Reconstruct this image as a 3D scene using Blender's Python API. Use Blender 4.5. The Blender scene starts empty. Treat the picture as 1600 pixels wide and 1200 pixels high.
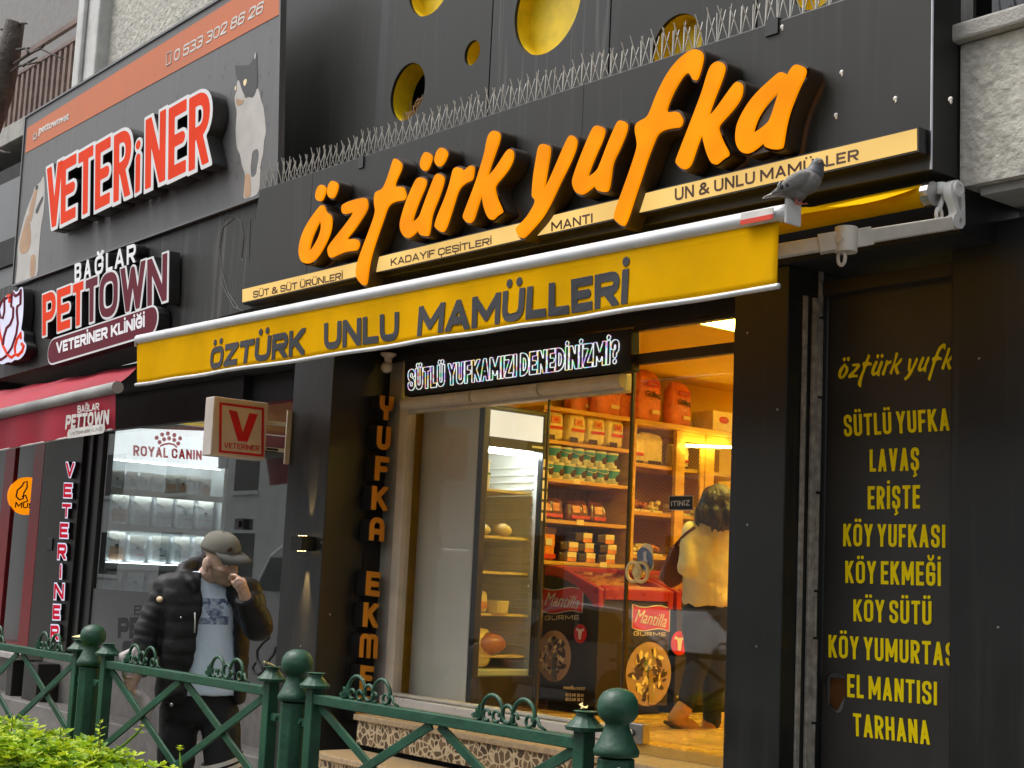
import bpy, bmesh, math, random
from mathutils import Vector, Matrix, noise
random.seed(7)
V = Vector
PI = math.pi
scene = bpy.context.scene
COL = scene.collection

# ------------------------------------------------------------------ camera
# calibrated from the vanishing points of the photograph (1600x1200 frame)
FPX, CX, CY = 2311.0, 800.0, 600.0
AX_L = V((-0.63769453, 0.0736567, 0.76675966))     # facade direction (to the left) in image axes (right, down, forward)
AX_U = V((0.04639718, -0.98993745, 0.13368303))    # up
AX_N = V((0.76889075, 0.12082442, 0.62786023))     # into the shop
CAM = V((0.0, -6.05, 1.58))
def _w(c): return V((-(AX_L.dot(c)), AX_N.dot(c), AX_U.dot(c)))
cam_d = bpy.data.cameras.new("camera"); cam = bpy.data.objects.new("camera", cam_d); COL.objects.link(cam)
cam_d.sensor_width = 36.0; cam_d.lens = 36.0*FPX/1600.0; cam_d.clip_start = 0.05; cam_d.clip_end = 500
_x = _w(V((1,0,0))); _y = -_w(V((0,1,0))); _z = -_w(V((0,0,1)))
cam.matrix_world = Matrix(((_x.x,_y.x,_z.x,CAM.x),(_x.y,_y.y,_z.y,CAM.y),(_x.z,_y.z,_z.z,CAM.z),(0,0,0,1)))
scene.camera = cam
RIGHT, UPV, FWD = _x.copy(), _y.copy(), -_z.copy()

def P(px, py, Y=None, X=None, Z=None, dep=None):
    """surveyed point: where the sight line of a photo point meets a wall (Y), a side wall (X) or a level (Z)"""
    r = _w(V(((px-CX)/FPX, (py-CY)/FPX, 1.0)))
    if X is not None: t = (X-CAM.x)/r.x
    elif Z is not None: t = (Z-CAM.z)/r.z
    elif dep is not None: t = dep
    else: t = (Y-CAM.y)/r.y
    return CAM + r*t

# ------------------------------------------------------------------ world and light
SUN_EL, SUN_AZ = math.radians(62), math.radians(225)
w = bpy.data.worlds.new("World"); scene.world = w; w.use_nodes = True
nt = w.node_tree; bgn = nt.nodes["Background"]
sky = nt.nodes.new("ShaderNodeTexSky"); sky.sky_type = 'NISHITA'; sky.sun_disc = False
sky.sun_elevation = SUN_EL; sky.sun_rotation = SUN_AZ; sky.dust_density = 6.0; sky.air_density = 1.0; sky.ozone_density = 0.6
hsv = nt.nodes.new("ShaderNodeHueSaturation"); hsv.inputs["Saturation"].default_value = 0.22
nt.links.new(sky.outputs[0], hsv.inputs["Color"]); nt.links.new(hsv.outputs[0], bgn.inputs["Color"])
bgn.inputs["Strength"].default_value = 0.15
sd = bpy.data.lights.new("sun", 'SUN'); so = bpy.data.objects.new("sun", sd); COL.objects.link(so)
sd.energy = .8; sd.angle = math.radians(25); sd.color = (1.0, 0.97, 0.93)
sdir = V((math.sin(SUN_AZ)*math.cos(SUN_EL), math.cos(SUN_AZ)*math.cos(SUN_EL), math.sin(SUN_EL)))
so.rotation_euler = sdir.to_track_quat('Z', 'Y').to_euler()
scene.view_settings.view_transform = 'Standard'; scene.view_settings.look = 'None'
scene.view_settings.exposure = 0.62; scene.view_settings.gamma = 1.0
scene.cycles.max_bounces = 7; scene.cycles.transparent_max_bounces = 12
scene.cycles.caustics_reflective = False; scene.cycles.caustics_refractive = False
scene.cycles.sample_clamp_indirect = 4.0

# ------------------------------------------------------------------ materials
def lin(r, g, b):
    f = lambda c: (c/255/12.92 if c/255 <= .04045 else ((c/255+.055)/1.055)**2.4)
    return (f(r), f(g), f(b))
def mat(name, col, rough=.6, metal=0, var=.14, scale=7, bump=0, bscale=70, emit=None, es=0, streak=0, dirt=0, coat=0, rvar=.12, spec=.5, tr=0):
    m = bpy.data.materials.new(name); m.use_nodes = True
    n, l = m.node_tree.nodes, m.node_tree.links
    b = n["Principled BSDF"]; tc = n.new("ShaderNodeTexCoord")
    nz = n.new("ShaderNodeTexNoise"); nz.inputs["Scale"].default_value = scale; nz.inputs["Detail"].default_value = 6
    l.new(tc.outputs["Object"], nz.inputs["Vector"])
    mr = n.new("ShaderNodeMapRange"); mr.inputs[1].default_value = .3; mr.inputs[2].default_value = .7
    l.new(nz.outputs["Fac"], mr.inputs[0])
    mx = n.new("ShaderNodeMix"); mx.data_type = 'RGBA'
    mx.inputs[6].default_value = tuple(max(0, c*(1-var)) for c in col)+(1,); mx.inputs[7].default_value = tuple(min(1, c*(1+var)) for c in col)+(1,)
    l.new(mr.outputs[0], mx.inputs[0]); cout = mx.outputs[2]
    if streak:
        mp = n.new("ShaderNodeMapping"); mp.inputs["Scale"].default_value = (24, 24, .7); l.new(tc.outputs["Object"], mp.inputs[0])
        n2 = n.new("ShaderNodeTexNoise"); n2.inputs["Scale"].default_value = 1.0; n2.inputs["Detail"].default_value = 4; l.new(mp.outputs[0], n2.inputs["Vector"])
        r2 = n.new("ShaderNodeMapRange"); r2.inputs[1].default_value = .56; r2.inputs[2].default_value = .8; r2.inputs[4].default_value = streak; l.new(n2.outputs["Fac"], r2.inputs[0])
        m2 = n.new("ShaderNodeMix"); m2.data_type = 'RGBA'; m2.inputs[7].default_value = (.30, .29, .27, 1)
        l.new(r2.outputs[0], m2.inputs[0]); l.new(cout, m2.inputs[6]); cout = m2.outputs[2]
    if dirt:
        n3 = n.new("ShaderNodeTexNoise"); n3.inputs["Scale"].default_value = scale*.35; n3.inputs["Detail"].default_value = 8; n3.inputs["Roughness"].default_value = .7
        l.new(tc.outputs["Object"], n3.inputs["Vector"])
        r3 = n.new("ShaderNodeMapRange"); r3.inputs[1].default_value = .5; r3.inputs[2].default_value = .75; r3.inputs[4].default_value = dirt; l.new(n3.outputs["Fac"], r3.inputs[0])
        m3 = n.new("ShaderNodeMix"); m3.data_type = 'RGBA'; m3.inputs[7].default_value = (.06, .052, .042, 1)
        l.new(r3.outputs[0], m3.inputs[0]); l.new(cout, m3.inputs[6]); cout = m3.outputs[2]
    l.new(cout, b.inputs["Base Color"])
    rr = n.new("ShaderNodeMapRange"); rr.inputs[3].default_value = max(.03, rough-rvar); rr.inputs[4].default_value = min(1, rough+rvar)
    l.new(nz.outputs["Fac"], rr.inputs[0]); l.new(rr.outputs[0], b.inputs["Roughness"])
    b.inputs["Metallic"].default_value = metal; b.inputs["Specular IOR Level"].default_value = spec
    if coat: b.inputs["Coat Weight"].default_value = coat; b.inputs["Coat Roughness"].default_value = .08
    if bump:
        nb = n.new("ShaderNodeTexNoise"); nb.inputs["Scale"].default_value = bscale; nb.inputs["Detail"].default_value = 5; l.new(tc.outputs["Object"], nb.inputs["Vector"])
        bp = n.new("ShaderNodeBump"); bp.inputs["Strength"].default_value = bump; bp.inputs["Distance"].default_value = .02
        l.new(nb.outputs["Fac"], bp.inputs["Height"]); l.new(bp.outputs[0], b.inputs["Normal"])
    if emit:
        b.inputs["Emission Color"].default_value = tuple(emit)+(1,); b.inputs["Emission Strength"].default_value = es
    if tr:   # cloth that lets light through
        t = n.new("ShaderNodeBsdfTranslucent"); l.new(cout, t.inputs["Color"])
        ms = n.new("ShaderNodeMixShader"); ms.inputs[0].default_value = tr
        l.new(b.outputs[0], ms.inputs[1]); l.new(t.outputs[0], ms.inputs[2]); l.new(ms.outputs[0], n["Material Output"].inputs[0])
    return m
def glass_mat(name, tint=(1,1,1), ior=1.5, rough=.0, dust=.0, k=1.0):
    m = bpy.data.materials.new(name); m.use_nodes = True; n, l = m.node_tree.nodes, m.node_tree.links
    n.remove(n["Principled BSDF"]); t = n.new("ShaderNodeBsdfTransparent"); t.inputs[0].default_value = tuple(tint)+(1,)
    g = n.new("ShaderNodeBsdfGlossy"); g.inputs["Roughness"].default_value = rough
    ge = n.new("ShaderNodeNewGeometry"); dt = n.new("ShaderNodeVectorMath"); dt.operation = 'DOT_PRODUCT'; l.new(ge.outputs["Normal"], dt.inputs[0]); l.new(ge.outputs["Incoming"], dt.inputs[1])
    ab = n.new("ShaderNodeMath"); ab.operation = 'ABSOLUTE'; l.new(dt.outputs["Value"], ab.inputs[0])
    om = n.new("ShaderNodeMath"); om.operation = 'SUBTRACT'; om.inputs[0].default_value = 1; l.new(ab.outputs[0], om.inputs[1])
    pw = n.new("ShaderNodeMath"); pw.operation = 'POWER'; pw.inputs[1].default_value = 5; l.new(om.outputs[0], pw.inputs[0])
    f0 = ((ior-1)/(ior+1))**2; mu = n.new("ShaderNodeMath"); mu.operation = 'MULTIPLY_ADD'; mu.inputs[1].default_value = (1-f0)*k; mu.inputs[2].default_value = f0*k; mu.use_clamp = True; l.new(pw.outputs[0], mu.inputs[0])
    ms = n.new("ShaderNodeMixShader"); l.new(mu.outputs[0], ms.inputs[0]); l.new(t.outputs[0], ms.inputs[1]); l.new(g.outputs[0], ms.inputs[2])
    out = ms
    if dust:
        d = n.new("ShaderNodeBsdfDiffuse"); d.inputs[0].default_value = (.5,.5,.48,1)
        nz = n.new("ShaderNodeTexNoise"); nz.inputs["Scale"].default_value = 1.6; nz.inputs["Detail"].default_value = 6
        tc = n.new("ShaderNodeTexCoord"); l.new(tc.outputs["Object"], nz.inputs["Vector"])
        mr = n.new("ShaderNodeMapRange"); mr.inputs[1].default_value = .4; mr.inputs[2].default_value = .8; mr.inputs[4].default_value = dust; l.new(nz.outputs["Fac"], mr.inputs[0])
        m2 = n.new("ShaderNodeMixShader"); l.new(mr.outputs[0], m2.inputs[0]); l.new(ms.outputs[0], m2.inputs[1]); l.new(d.outputs[0], m2.inputs[2]); out = m2
    l.new(out.outputs[0], n["Material Output"].inputs[0]); return m
def wood_mat(name, c1, c2, scale=3.0, rough=.45, axis=(1,12,1)):
    m = bpy.data.materials.new(name); m.use_nodes = True; n, l = m.node_tree.nodes, m.node_tree.links; b = n["Principled BSDF"]
    tc = n.new("ShaderNodeTexCoord"); mp = n.new("ShaderNodeMapping"); mp.inputs["Scale"].default_value = axis; l.new(tc.outputs["Object"], mp.inputs[0])
    nz = n.new("ShaderNodeTexNoise"); nz.inputs["Scale"].default_value = scale; nz.inputs["Detail"].default_value = 8; nz.inputs["Distortion"].default_value = .6; l.new(mp.outputs[0], nz.inputs["Vector"])
    cr = n.new("ShaderNodeValToRGB"); cr.color_ramp.elements[0].position = .3; cr.color_ramp.elements[0].color = tuple(c1)+(1,); cr.color_ramp.elements[1].position = .7; cr.color_ramp.elements[1].color = tuple(c2)+(1,)
    l.new(nz.outputs["Fac"], cr.inputs[0]); l.new(cr.outputs[0], b.inputs["Base Color"]); b.inputs["Roughness"].default_value = rough; return m
def mosaic_mat(name):
    m = bpy.data.materials.new(name); m.use_nodes = True; n, l = m.node_tree.nodes, m.node_tree.links; b = n["Principled BSDF"]
    tc = n.new("ShaderNodeTexCoord"); nz = n.new("ShaderNodeTexNoise"); nz.inputs["Scale"].default_value = 9; l.new(tc.outputs["Object"], nz.inputs["Vector"])
    ad = n.new("ShaderNodeMixRGB"); ad.inputs[0].default_value = .06; l.new(tc.outputs["Object"], ad.inputs[1]); l.new(nz.outputs["Color"], ad.inputs[2])
    vo = n.new("ShaderNodeTexVoronoi"); vo.feature = 'DISTANCE_TO_EDGE'; vo.inputs["Scale"].default_value = 21; l.new(ad.outputs[0], vo.inputs["Vector"])
    v2 = n.new("ShaderNodeTexVoronoi"); v2.inputs["Scale"].default_value = 21; l.new(ad.outputs[0], v2.inputs["Vector"])
    mr = n.new("ShaderNodeMapRange"); mr.inputs[1].default_value = .07; mr.inputs[2].default_value = .12; l.new(vo.outputs["Distance"], mr.inputs[0])
    hs = n.new("ShaderNodeValToRGB"); e = hs.color_ramp.elements; e[0].color = lin(70,55,38)+(1,); e[1].color = lin(128,104,74)+(1,)
    sp = n.new("ShaderNodeSeparateColor"); l.new(v2.outputs["Color"], sp.inputs[0]); l.new(sp.outputs[0], hs.inputs[0])
    mx = n.new("ShaderNodeMix"); mx.data_type = 'RGBA'; mx.inputs[6].default_value = lin(205,185,150)+(1,); l.new(mr.outputs[0], mx.inputs[0]); l.new(hs.outputs[0], mx.inputs[7])
    l.new(mx.outputs[2], b.inputs["Base Color"]); b.inputs["Roughness"].default_value = .4
    bp = n.new("ShaderNodeBump"); bp.inputs["Strength"].default_value = .3; bp.inputs["Distance"].default_value = .01; l.new(mr.outputs[0], bp.inputs["Height"]); l.new(bp.outputs[0], b.inputs["Normal"])
    return m
def glow_mat(name, col, strength, var=.12, scale=6):
    """the lit face of an illuminated sign: a diffuser with slightly uneven light"""
    m = bpy.data.materials.new(name); m.use_nodes = True; n, l = m.node_tree.nodes, m.node_tree.links; b = n["Principled BSDF"]
    b.inputs["Base Color"].default_value = tuple(c*.16 for c in col)+(1,); b.inputs["Roughness"].default_value = .5; b.inputs["Specular IOR Level"].default_value = .05
    tc = n.new("ShaderNodeTexCoord"); nz = n.new("ShaderNodeTexNoise"); nz.inputs["Scale"].default_value = scale; nz.inputs["Detail"].default_value = 1; l.new(tc.outputs["Object"], nz.inputs["Vector"])
    mr = n.new("ShaderNodeMapRange"); mr.inputs[1].default_value = .3; mr.inputs[2].default_value = .7; mr.inputs[3].default_value = strength*(1-var); mr.inputs[4].default_value = strength*(1+var)
    l.new(nz.outputs["Fac"], mr.inputs[0]); l.new(mr.outputs[0], b.inputs["Emission Strength"]); b.inputs["Emission Color"].default_value = tuple(col)+(1,); return m

M = {}
M['dark'] = mat('dark_cladding', (.0205,.0205,.0180), .45, var=.16, scale=2.2, rvar=.12, streak=.06, spec=.34)
M['pillar'] = mat('black_pillar_cladding', (.0095,.0105,.0104), .42, var=.2, scale=3, rvar=.14, streak=.06)
M['darkstreak'] = mat('weathered_cladding', (.028,.0285,.027), .5, var=.10, scale=2, streak=.34, spec=.36)
M['black'] = mat('black_metal', (.012,.012,.013), .4)
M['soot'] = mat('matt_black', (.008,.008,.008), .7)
M['brownblack'] = mat('dark_brown_side', (.03,.02,.012), .5)
M['orange'] = glow_mat('lit_orange', lin(255,150,0), .60, .14, 5)
M['strip'] = glow_mat('lit_cream', lin(250,208,124), .55, .14, 2.5)
M['yellow'] = mat('yellow_awning_cloth', lin(236,180,2), .8, var=.07, scale=4, dirt=.14, tr=.22, spec=.04)
M['yellowpaint'] = mat('yellow_paint', lin(225,192,14), .5, dirt=.25, scale=9)
M['greyink'] = mat('grey_print', (.020,.021,.026), .6)
M['ink'] = mat('dark_print', lin(62,36,24), .6)
M['white'] = mat('white_plastic', (.72,.72,.70), .35, var=.06)
M['alu'] = mat('pale_aluminium', (.66,.67,.68), .38, .25, var=.08, dirt=.12)
M['cream'] = mat('cream_enamel', (.62,.58,.50), .4, dirt=.25, var=.08)
M['steel'] = mat('steel', (.45,.45,.45), .3, 1)
M['wire'] = mat('steel_wire', (.46,.45,.41), .5, .2)
M['oldframe'] = mat('scraped_frame_paint', (.30,.28,.25), .7, var=.35, scale=22, dirt=.6, bump=.3)
M['stucco'] = mat('rough_stucco', (.47,.46,.405), .9, var=.22, scale=16, bump=.9, bscale=26, dirt=.3)
M['concrete'] = mat('concrete', (.36,.35,.32), .85, var=.15, scale=9, bump=.3, dirt=.35)
M['soffit'] = mat('old_soffit', (.34,.34,.325), .9, var=.2, scale=3, dirt=.5)
M['granite'] = mat('grey_granite', (.17,.16,.15), .5, var=.2, scale=14, dirt=.3, streak=.2)
M['pave'] = mat('paving', (.24,.23,.215), .8, var=.2, scale=8, bump=.2, dirt=.35)
M['asphalt'] = mat('asphalt', (.05,.05,.052), .85, var=.2, scale=30, bump=.3)
M['soil'] = mat('soil', (.05,.038,.026), .95, var=.3, scale=20, bump=.6)
M['green'] = mat('green_enamel', lin(23,72,51), .5, var=.3, scale=9, coat=.0, dirt=.35, bump=.16, bscale=45, rvar=.16)
M['greenwear'] = mat('worn_grey_green', (.35,.38,.36), .6)
M['pipe'] = mat('white_downpipe', (.55,.55,.53), .6, dirt=.2)
M['rust'] = mat('rusty_bars', lin(120,100,92), .7, var=.3, scale=6, dirt=.3)
M['redcloth'] = mat('red_awning_cloth', lin(165,22,48), .65, var=.12, scale=3, dirt=.25, tr=.12)
M['darkred'] = mat('dark_red_frame', lin(110,16,22), .4)
M['vetgrey'] = mat('grey_banner', (.118,.118,.118), .5, var=.10, scale=3, streak=.12)
M['drop'] = mat('raindrop_print', (.055,.055,.055), .4)
M['orangeband'] = mat('faded_orange_print', lin(196,108,66), .6, var=.07, scale=2, streak=.10)
M['offwhite'] = mat('off_white_print', (.62,.60,.56), .6)
M['vetred'] = glow_mat('vet_red_letter', lin(236,66,28), .5, .06)
M['vetwhite'] = glow_mat('vet_white_edge', (.9,.9,.9), .42, .05)
M['brandwhite'] = glow_mat('white_letter', (.9,.9,.92), .5, .05)
M['plum'] = glow_mat('plum_letter', lin(112,46,58), .45, .05)
M['lilac'] = glow_mat('lilac_white', (.80,.80,.98), .55, .08)
M['pureink'] = mat('black_print', (.01,.01,.01), .6)
M['catwhite'] = mat('cat_white_print', (.47,.45,.42), .6, var=.10, scale=6)
M['catblack'] = mat('cat_black_print', (.055,.056,.060), .6)
M['cattan'] = mat('tan_print', lin(176,142,112), .6, var=.16, scale=4)
M['redlit'] = glow_mat('vertical_red', lin(206,14,46), .5, .06)
M['mosaic'] = mosaic_mat('leopard_mosaic')
M['step'] = mat('speckled_step_stone', lin(172,150,118), .5, var=.22, scale=40, dirt=.2)
M['whitemarble'] = mat('white_marble', (.66,.65,.62), .3, var=.05, dirt=.1)
M['floor'] = mat('shop_floor', lin(216,172,84), .28, var=.10, scale=3)
M['shopwall'] = mat('shop_wall', (.70,.46,.03), .7, var=.05)
M['wood'] = wood_mat('pine_shelf', lin(190,140,54), lin(222,176,86), axis=(1,1,6))
M['woodpanel'] = wood_mat('brown_panel', lin(92,62,26), lin(140,98,46), axis=(6,6,1))
M['fridgegrey'] = mat('grey_fridge_side', (.66,.66,.62), .42, var=.05, scale=2)
M['fridgeblack'] = mat('fridge_black', (.015,.014,.013), .35)
M['fridgein'] = mat('fridge_liner', (.80,.84,.84), .5, var=.04)
M['lamp_warm'] = glow_mat('ceiling_panel', (1.0,.76,.13), 24.0, .02)
M['fill_cold'] = glow_mat('cold_fill_panel', (.9,.97,1.0), 8.0, .02)  # glow of the ceiling panel added to brighten the clinic
M['lamp_fridge'] = glow_mat('fridge_tube', (.90,.96,.95), 42.0, .02)
M['lamp_rack'] = glow_mat('rack_tube', (.9,.97,1.0), 17.0, .02)
M['lamp_lens'] = glow_mat('warm_lens', (1.0,.72,.30), 6.0, .02)
M['header'] = glow_mat('fridge_header', (.98,.90,.70), .62, .12, 2)
M['red'] = mat('glossy_red', lin(150,10,18), .3, coat=.3)
M['flagred'] = mat('flag_red', lin(190,22,28), .4)
M['flour'] = mat('cream_sack', lin(246,224,160), .45, var=.10, scale=20, bump=.25, bscale=40)
M['labelred'] = mat('label_red', lin(205,50,24), .5)
M['chocprint'] = mat('choc_print', lin(70,24,20), .5)
M['gullac'] = mat('salmon_bag', lin(240,132,92), .4, var=.22, scale=26, bump=.3, bscale=30)
M['bucketw'] = mat('bucket_white', (.72,.70,.62), .35, var=.05)
M['bucketb'] = mat('bucket_blue', lin(66,150,196), .4, var=.1, scale=20)
M['cellob'] = mat('brown_cello_bag', lin(110,56,28), .2, var=.6, scale=22, bump=.4, bscale=24, coat=.6)
M['noodle'] = mat('orange_pack', lin(232,138,50), .3, var=.4, scale=18, coat=.4)
M['loaf'] = mat('dark_loaf', lin(58,34,18), .4, var=.3, scale=20, coat=.4)
M['paperlabel'] = mat('paper_label', lin(238,218,170), .6, var=.05)
M['cheese'] = mat('pale_cheese', lin(230,205,140), .4, var=.12, scale=12, coat=.3)
M['honey'] = mat('amber_cheese', lin(190,108,34), .25, var=.3, scale=8, coat=.5)
M['skin'] = mat('skin', lin(196,140,112), .5, var=.10, scale=14, bump=.08, bscale=90)
M['skinman'] = mat('weathered_skin', lin(198,164,146), .55, var=.18, scale=22, bump=.15, bscale=90)
M['handskin'] = mat('reddish_skin', lin(216,168,150), .5, var=.12, scale=20, bump=.1, bscale=90)
M['jacket'] = mat('black_padded_nylon', (.0075,.0075,.008), .56, var=.2, scale=6, bump=.12, bscale=40, spec=.32)
M['tee'] = mat('pale_blue_cotton', lin(205,222,238), .85, var=.05, scale=6, bump=.25, bscale=18)
M['teeprint'] = mat('blue_grey_print', lin(120,132,158), .85)
_n = M['teeprint'].node_tree; _b = _n.nodes["Principled BSDF"]; _t = _n.nodes.new("ShaderNodeTexCoord"); _z = _n.nodes.new("ShaderNodeTexNoise"); _z.inputs["Scale"].default_value = 26; _z.inputs["Detail"].default_value = 7; _z.inputs["Distortion"].default_value = 1.2
_c = _n.nodes.new("ShaderNodeValToRGB"); _c.color_ramp.elements[0].position = .38; _c.color_ramp.elements[0].color = lin(82,96,132)+(1,); _c.color_ramp.elements[1].position = .64; _c.color_ramp.elements[1].color = lin(176,190,208)+(1,)
_n.links.new(_t.outputs["Object"], _z.inputs["Vector"]); _n.links.new(_z.outputs["Fac"], _c.inputs[0]); _n.links.new(_c.outputs[0], _b.inputs["Base Color"])
M['stubble'] = mat('stubbled_skin', lin(150,124,108), .65, var=.2, scale=60, bump=.15, bscale=120)
M['trouser'] = mat('black_cotton', (.008,.0085,.010), .85, bump=.3, bscale=24)
M['cap'] = mat('grey_brown_cap', lin(106,103,93), .85, var=.1, scale=12, bump=.12, bscale=120)
M['capdark'] = mat('grey_cap_brim', lin(72,71,67), .85, bump=.12, bscale=120)
M['hairdark'] = mat('dark_hair', (.018,.012,.009), .55, var=.5, scale=30, bump=.6, bscale=60)
M['hairbrown'] = mat('brown_hair', lin(46,30,18), .5, var=.5, scale=24, bump=.6, bscale=50)
M['badge'] = mat('tan_badge', lin(205,180,140), .6)
M['bag'] = mat('crumpled_white_bag', (.62,.56,.54), .5, var=.15, scale=12, bump=.6, bscale=16, tr=.2)
M['coat'] = mat('cream_coat', lin(250,234,186), .85, var=.08, scale=5, bump=.3, bscale=12)
M['jean'] = mat('dark_jeans', (.014,.018,.028), .85, var=.2)
M['boot'] = mat('tan_suede', lin(196,146,72), .85, var=.15, scale=14)
M['leather'] = mat('brown_leather', lin(96,44,16), .5, var=.15)
M['pig'] = mat('pigeon_grey', (.20,.19,.178), .7, var=.12, scale=30, bump=.3, bscale=70)
M['pigdark'] = mat('pigeon_dark', (.075,.08,.09), .55, var=.2, scale=30)
M['pigbar'] = mat('pigeon_bar', (.028,.026,.032), .7)
M['pigpale'] = mat('pigeon_pale', (.36,.36,.36), .7, var=.1, scale=40)
M['pink'] = mat('pigeon_feet', lin(190,92,78), .6)
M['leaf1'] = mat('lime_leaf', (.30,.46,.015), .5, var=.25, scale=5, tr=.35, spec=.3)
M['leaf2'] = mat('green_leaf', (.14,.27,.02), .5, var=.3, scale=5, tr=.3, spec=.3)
M['leaf3'] = mat('yellow_leaf', (.46,.56,.02), .5, var=.2, scale=5, tr=.35, spec=.3)
M['stem'] = mat('plant_stem', (.12,.11,.04), .7)
M['bark'] = mat('bark', (.085,.075,.066), .95, var=.35, scale=14, bump=1.0, bscale=24)
M['glass'] = glass_mat('shop_glass', (.97,.98,.97), 1.5, 0, .02, 1.05)
M['vetglass'] = glass_mat('vet_glass', (.84,.88,.88), 1.6, 0, .05, 3.0)
M['fridgeglass'] = glass_mat('fridge_glass', (.96,.98,.98), 1.45, 0, .03, .7)
M['darkglass'] = mat('dark_glass', (.012,.014,.016), .06, rvar=.02, var=.05, spec=.7)
M['frost'] = mat('frosted_film', (.105,.108,.11), .35, var=.08, scale=1.2)
M['menu'] = mat('menu_board', (.032,.030,.027), .42, var=.18, scale=3, rvar=.1)
M['menuyellow'] = mat('menu_yellow', lin(255,226,10), .6, var=.05, spec=.1)
M['letteryellow'] = mat('flat_yellow_letter', lin(206,136,22), .5, var=.06)
M['rosewood'] = mat('rain_rust', lin(104,62,22), .9)
M['scratch'] = mat('dried_glue_line', (.12,.12,.115), .8)
M['lightpanel'] = glow_mat('white_lightbox', (.97,.98,1.0), 1.5, .03)
M['redprint'] = glow_mat('red_backlit_print', lin(214,20,34), .55, .03)
M['silver'] = mat('silver_bag', (.66,.69,.70), .35, .15, var=.22, scale=14, bump=.8, bscale=11)
M['baggrey'] = mat('grey_bag_body', (.42,.45,.46), .4, .2, var=.25, scale=10)
M['teal'] = mat('teal_print', lin(60,110,118), .5)
M['boxsign'] = mat('dirty_white_box', (.62,.58,.54), .5, var=.06, dirt=.1)
M['badgered'] = mat('sign_red', lin(196,14,40), .45)
M['amberdisc'] = glow_mat('amber_disc', lin(255,150,14), .6, .06)
M['beige'] = mat('beige_render', (.72,.72,.69), .85, var=.08, scale=2, dirt=.15)
M['carwhite'] = mat('white_car_paint', (.70,.70,.70), .2, coat=.8, var=.03)
M['rubber'] = mat('rubber', (.02,.02,.02), .8)
M['twig'] = mat('dry_twig', lin(150,124,100), .9)
M['led'] = [glow_mat('led_white', (.95,1,1), .62, .1), glow_mat('led_violet', (.62,.42,1), .62), glow_mat('led_amber', (1,.72,.22), .62), glow_mat('led_cyan', (.35,.95,1), .62), glow_mat('led_pink', (1,.4,.5), .62), glow_mat('led_green', (.35,1,.35), .62)]
for k in ('led',): pass
def voronoi_lattice(name):
    m = bpy.data.materials.new(name); m.use_nodes = True; n, l = m.node_tree.nodes, m.node_tree.links; b = n["Principled BSDF"]
    tc = n.new("ShaderNodeTexCoord"); mp = n.new("ShaderNodeMapping"); mp.inputs["Rotation"].default_value = (math.radians(42),0,0); mp.inputs["Scale"].default_value = (1,26,26); l.new(tc.outputs["Object"], mp.inputs[0])
    wv = n.new("ShaderNodeTexWave"); wv.bands_direction = 'Y'; wv.inputs["Scale"].default_value = .5; wv.inputs["Distortion"].default_value = .5; l.new(mp.outputs[0], wv.inputs["Vector"])
    cr = n.new("ShaderNodeValToRGB"); cr.color_ramp.elements[0].color = lin(96,58,22)+(1,); cr.color_ramp.elements[1].color = lin(176,120,52)+(1,)
    l.new(wv.outputs["Fac"], cr.inputs[0]); l.new(cr.outputs[0], b.inputs["Base Color"]); b.inputs["Roughness"].default_value = .6; return m
M['weave'] = voronoi_lattice('woven_back')

# ------------------------------------------------------------------ object helpers
def worldloc(o):
    v = V((0,0,0))
    while o is not None: v += o.location; o = o.parent
    return v
def tag(o, label=None, cat=None, group=None, kind=None):
    if label: o["label"] = label
    if cat: o["category"] = cat
    if group: o["group"] = group
    if kind: o["kind"] = kind
    return o
def thing(name, label, cat, loc=(0,0,0), group=None):
    o = bpy.data.objects.new(name, None); COL.objects.link(o); o.location = loc; o.empty_display_size = .1
    return tag(o, label, cat, group)
def link(name, me, mats, parent=None, smooth=False, bevel=0, solid=0):
    o = bpy.data.objects.new(name, me); COL.objects.link(o)
    for m in (mats if isinstance(mats, (list, tuple)) else [mats]): me.materials.append(m)
    if parent is not None:
        off = worldloc(parent); me.transform(Matrix.Translation(-off)); o.parent = parent
    if smooth:
        for p in me.polygons: p.use_smooth = True
    if solid:
        s = o.modifiers.new("thickness", 'SOLIDIFY'); s.thickness = solid; s.offset = 0
    if bevel:
        b = o.modifiers.new("edge", 'BEVEL'); b.width = bevel; b.segments = 2; b.limit_method = 'ANGLE'; b.angle_limit = math.radians(35)
    return o
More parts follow.
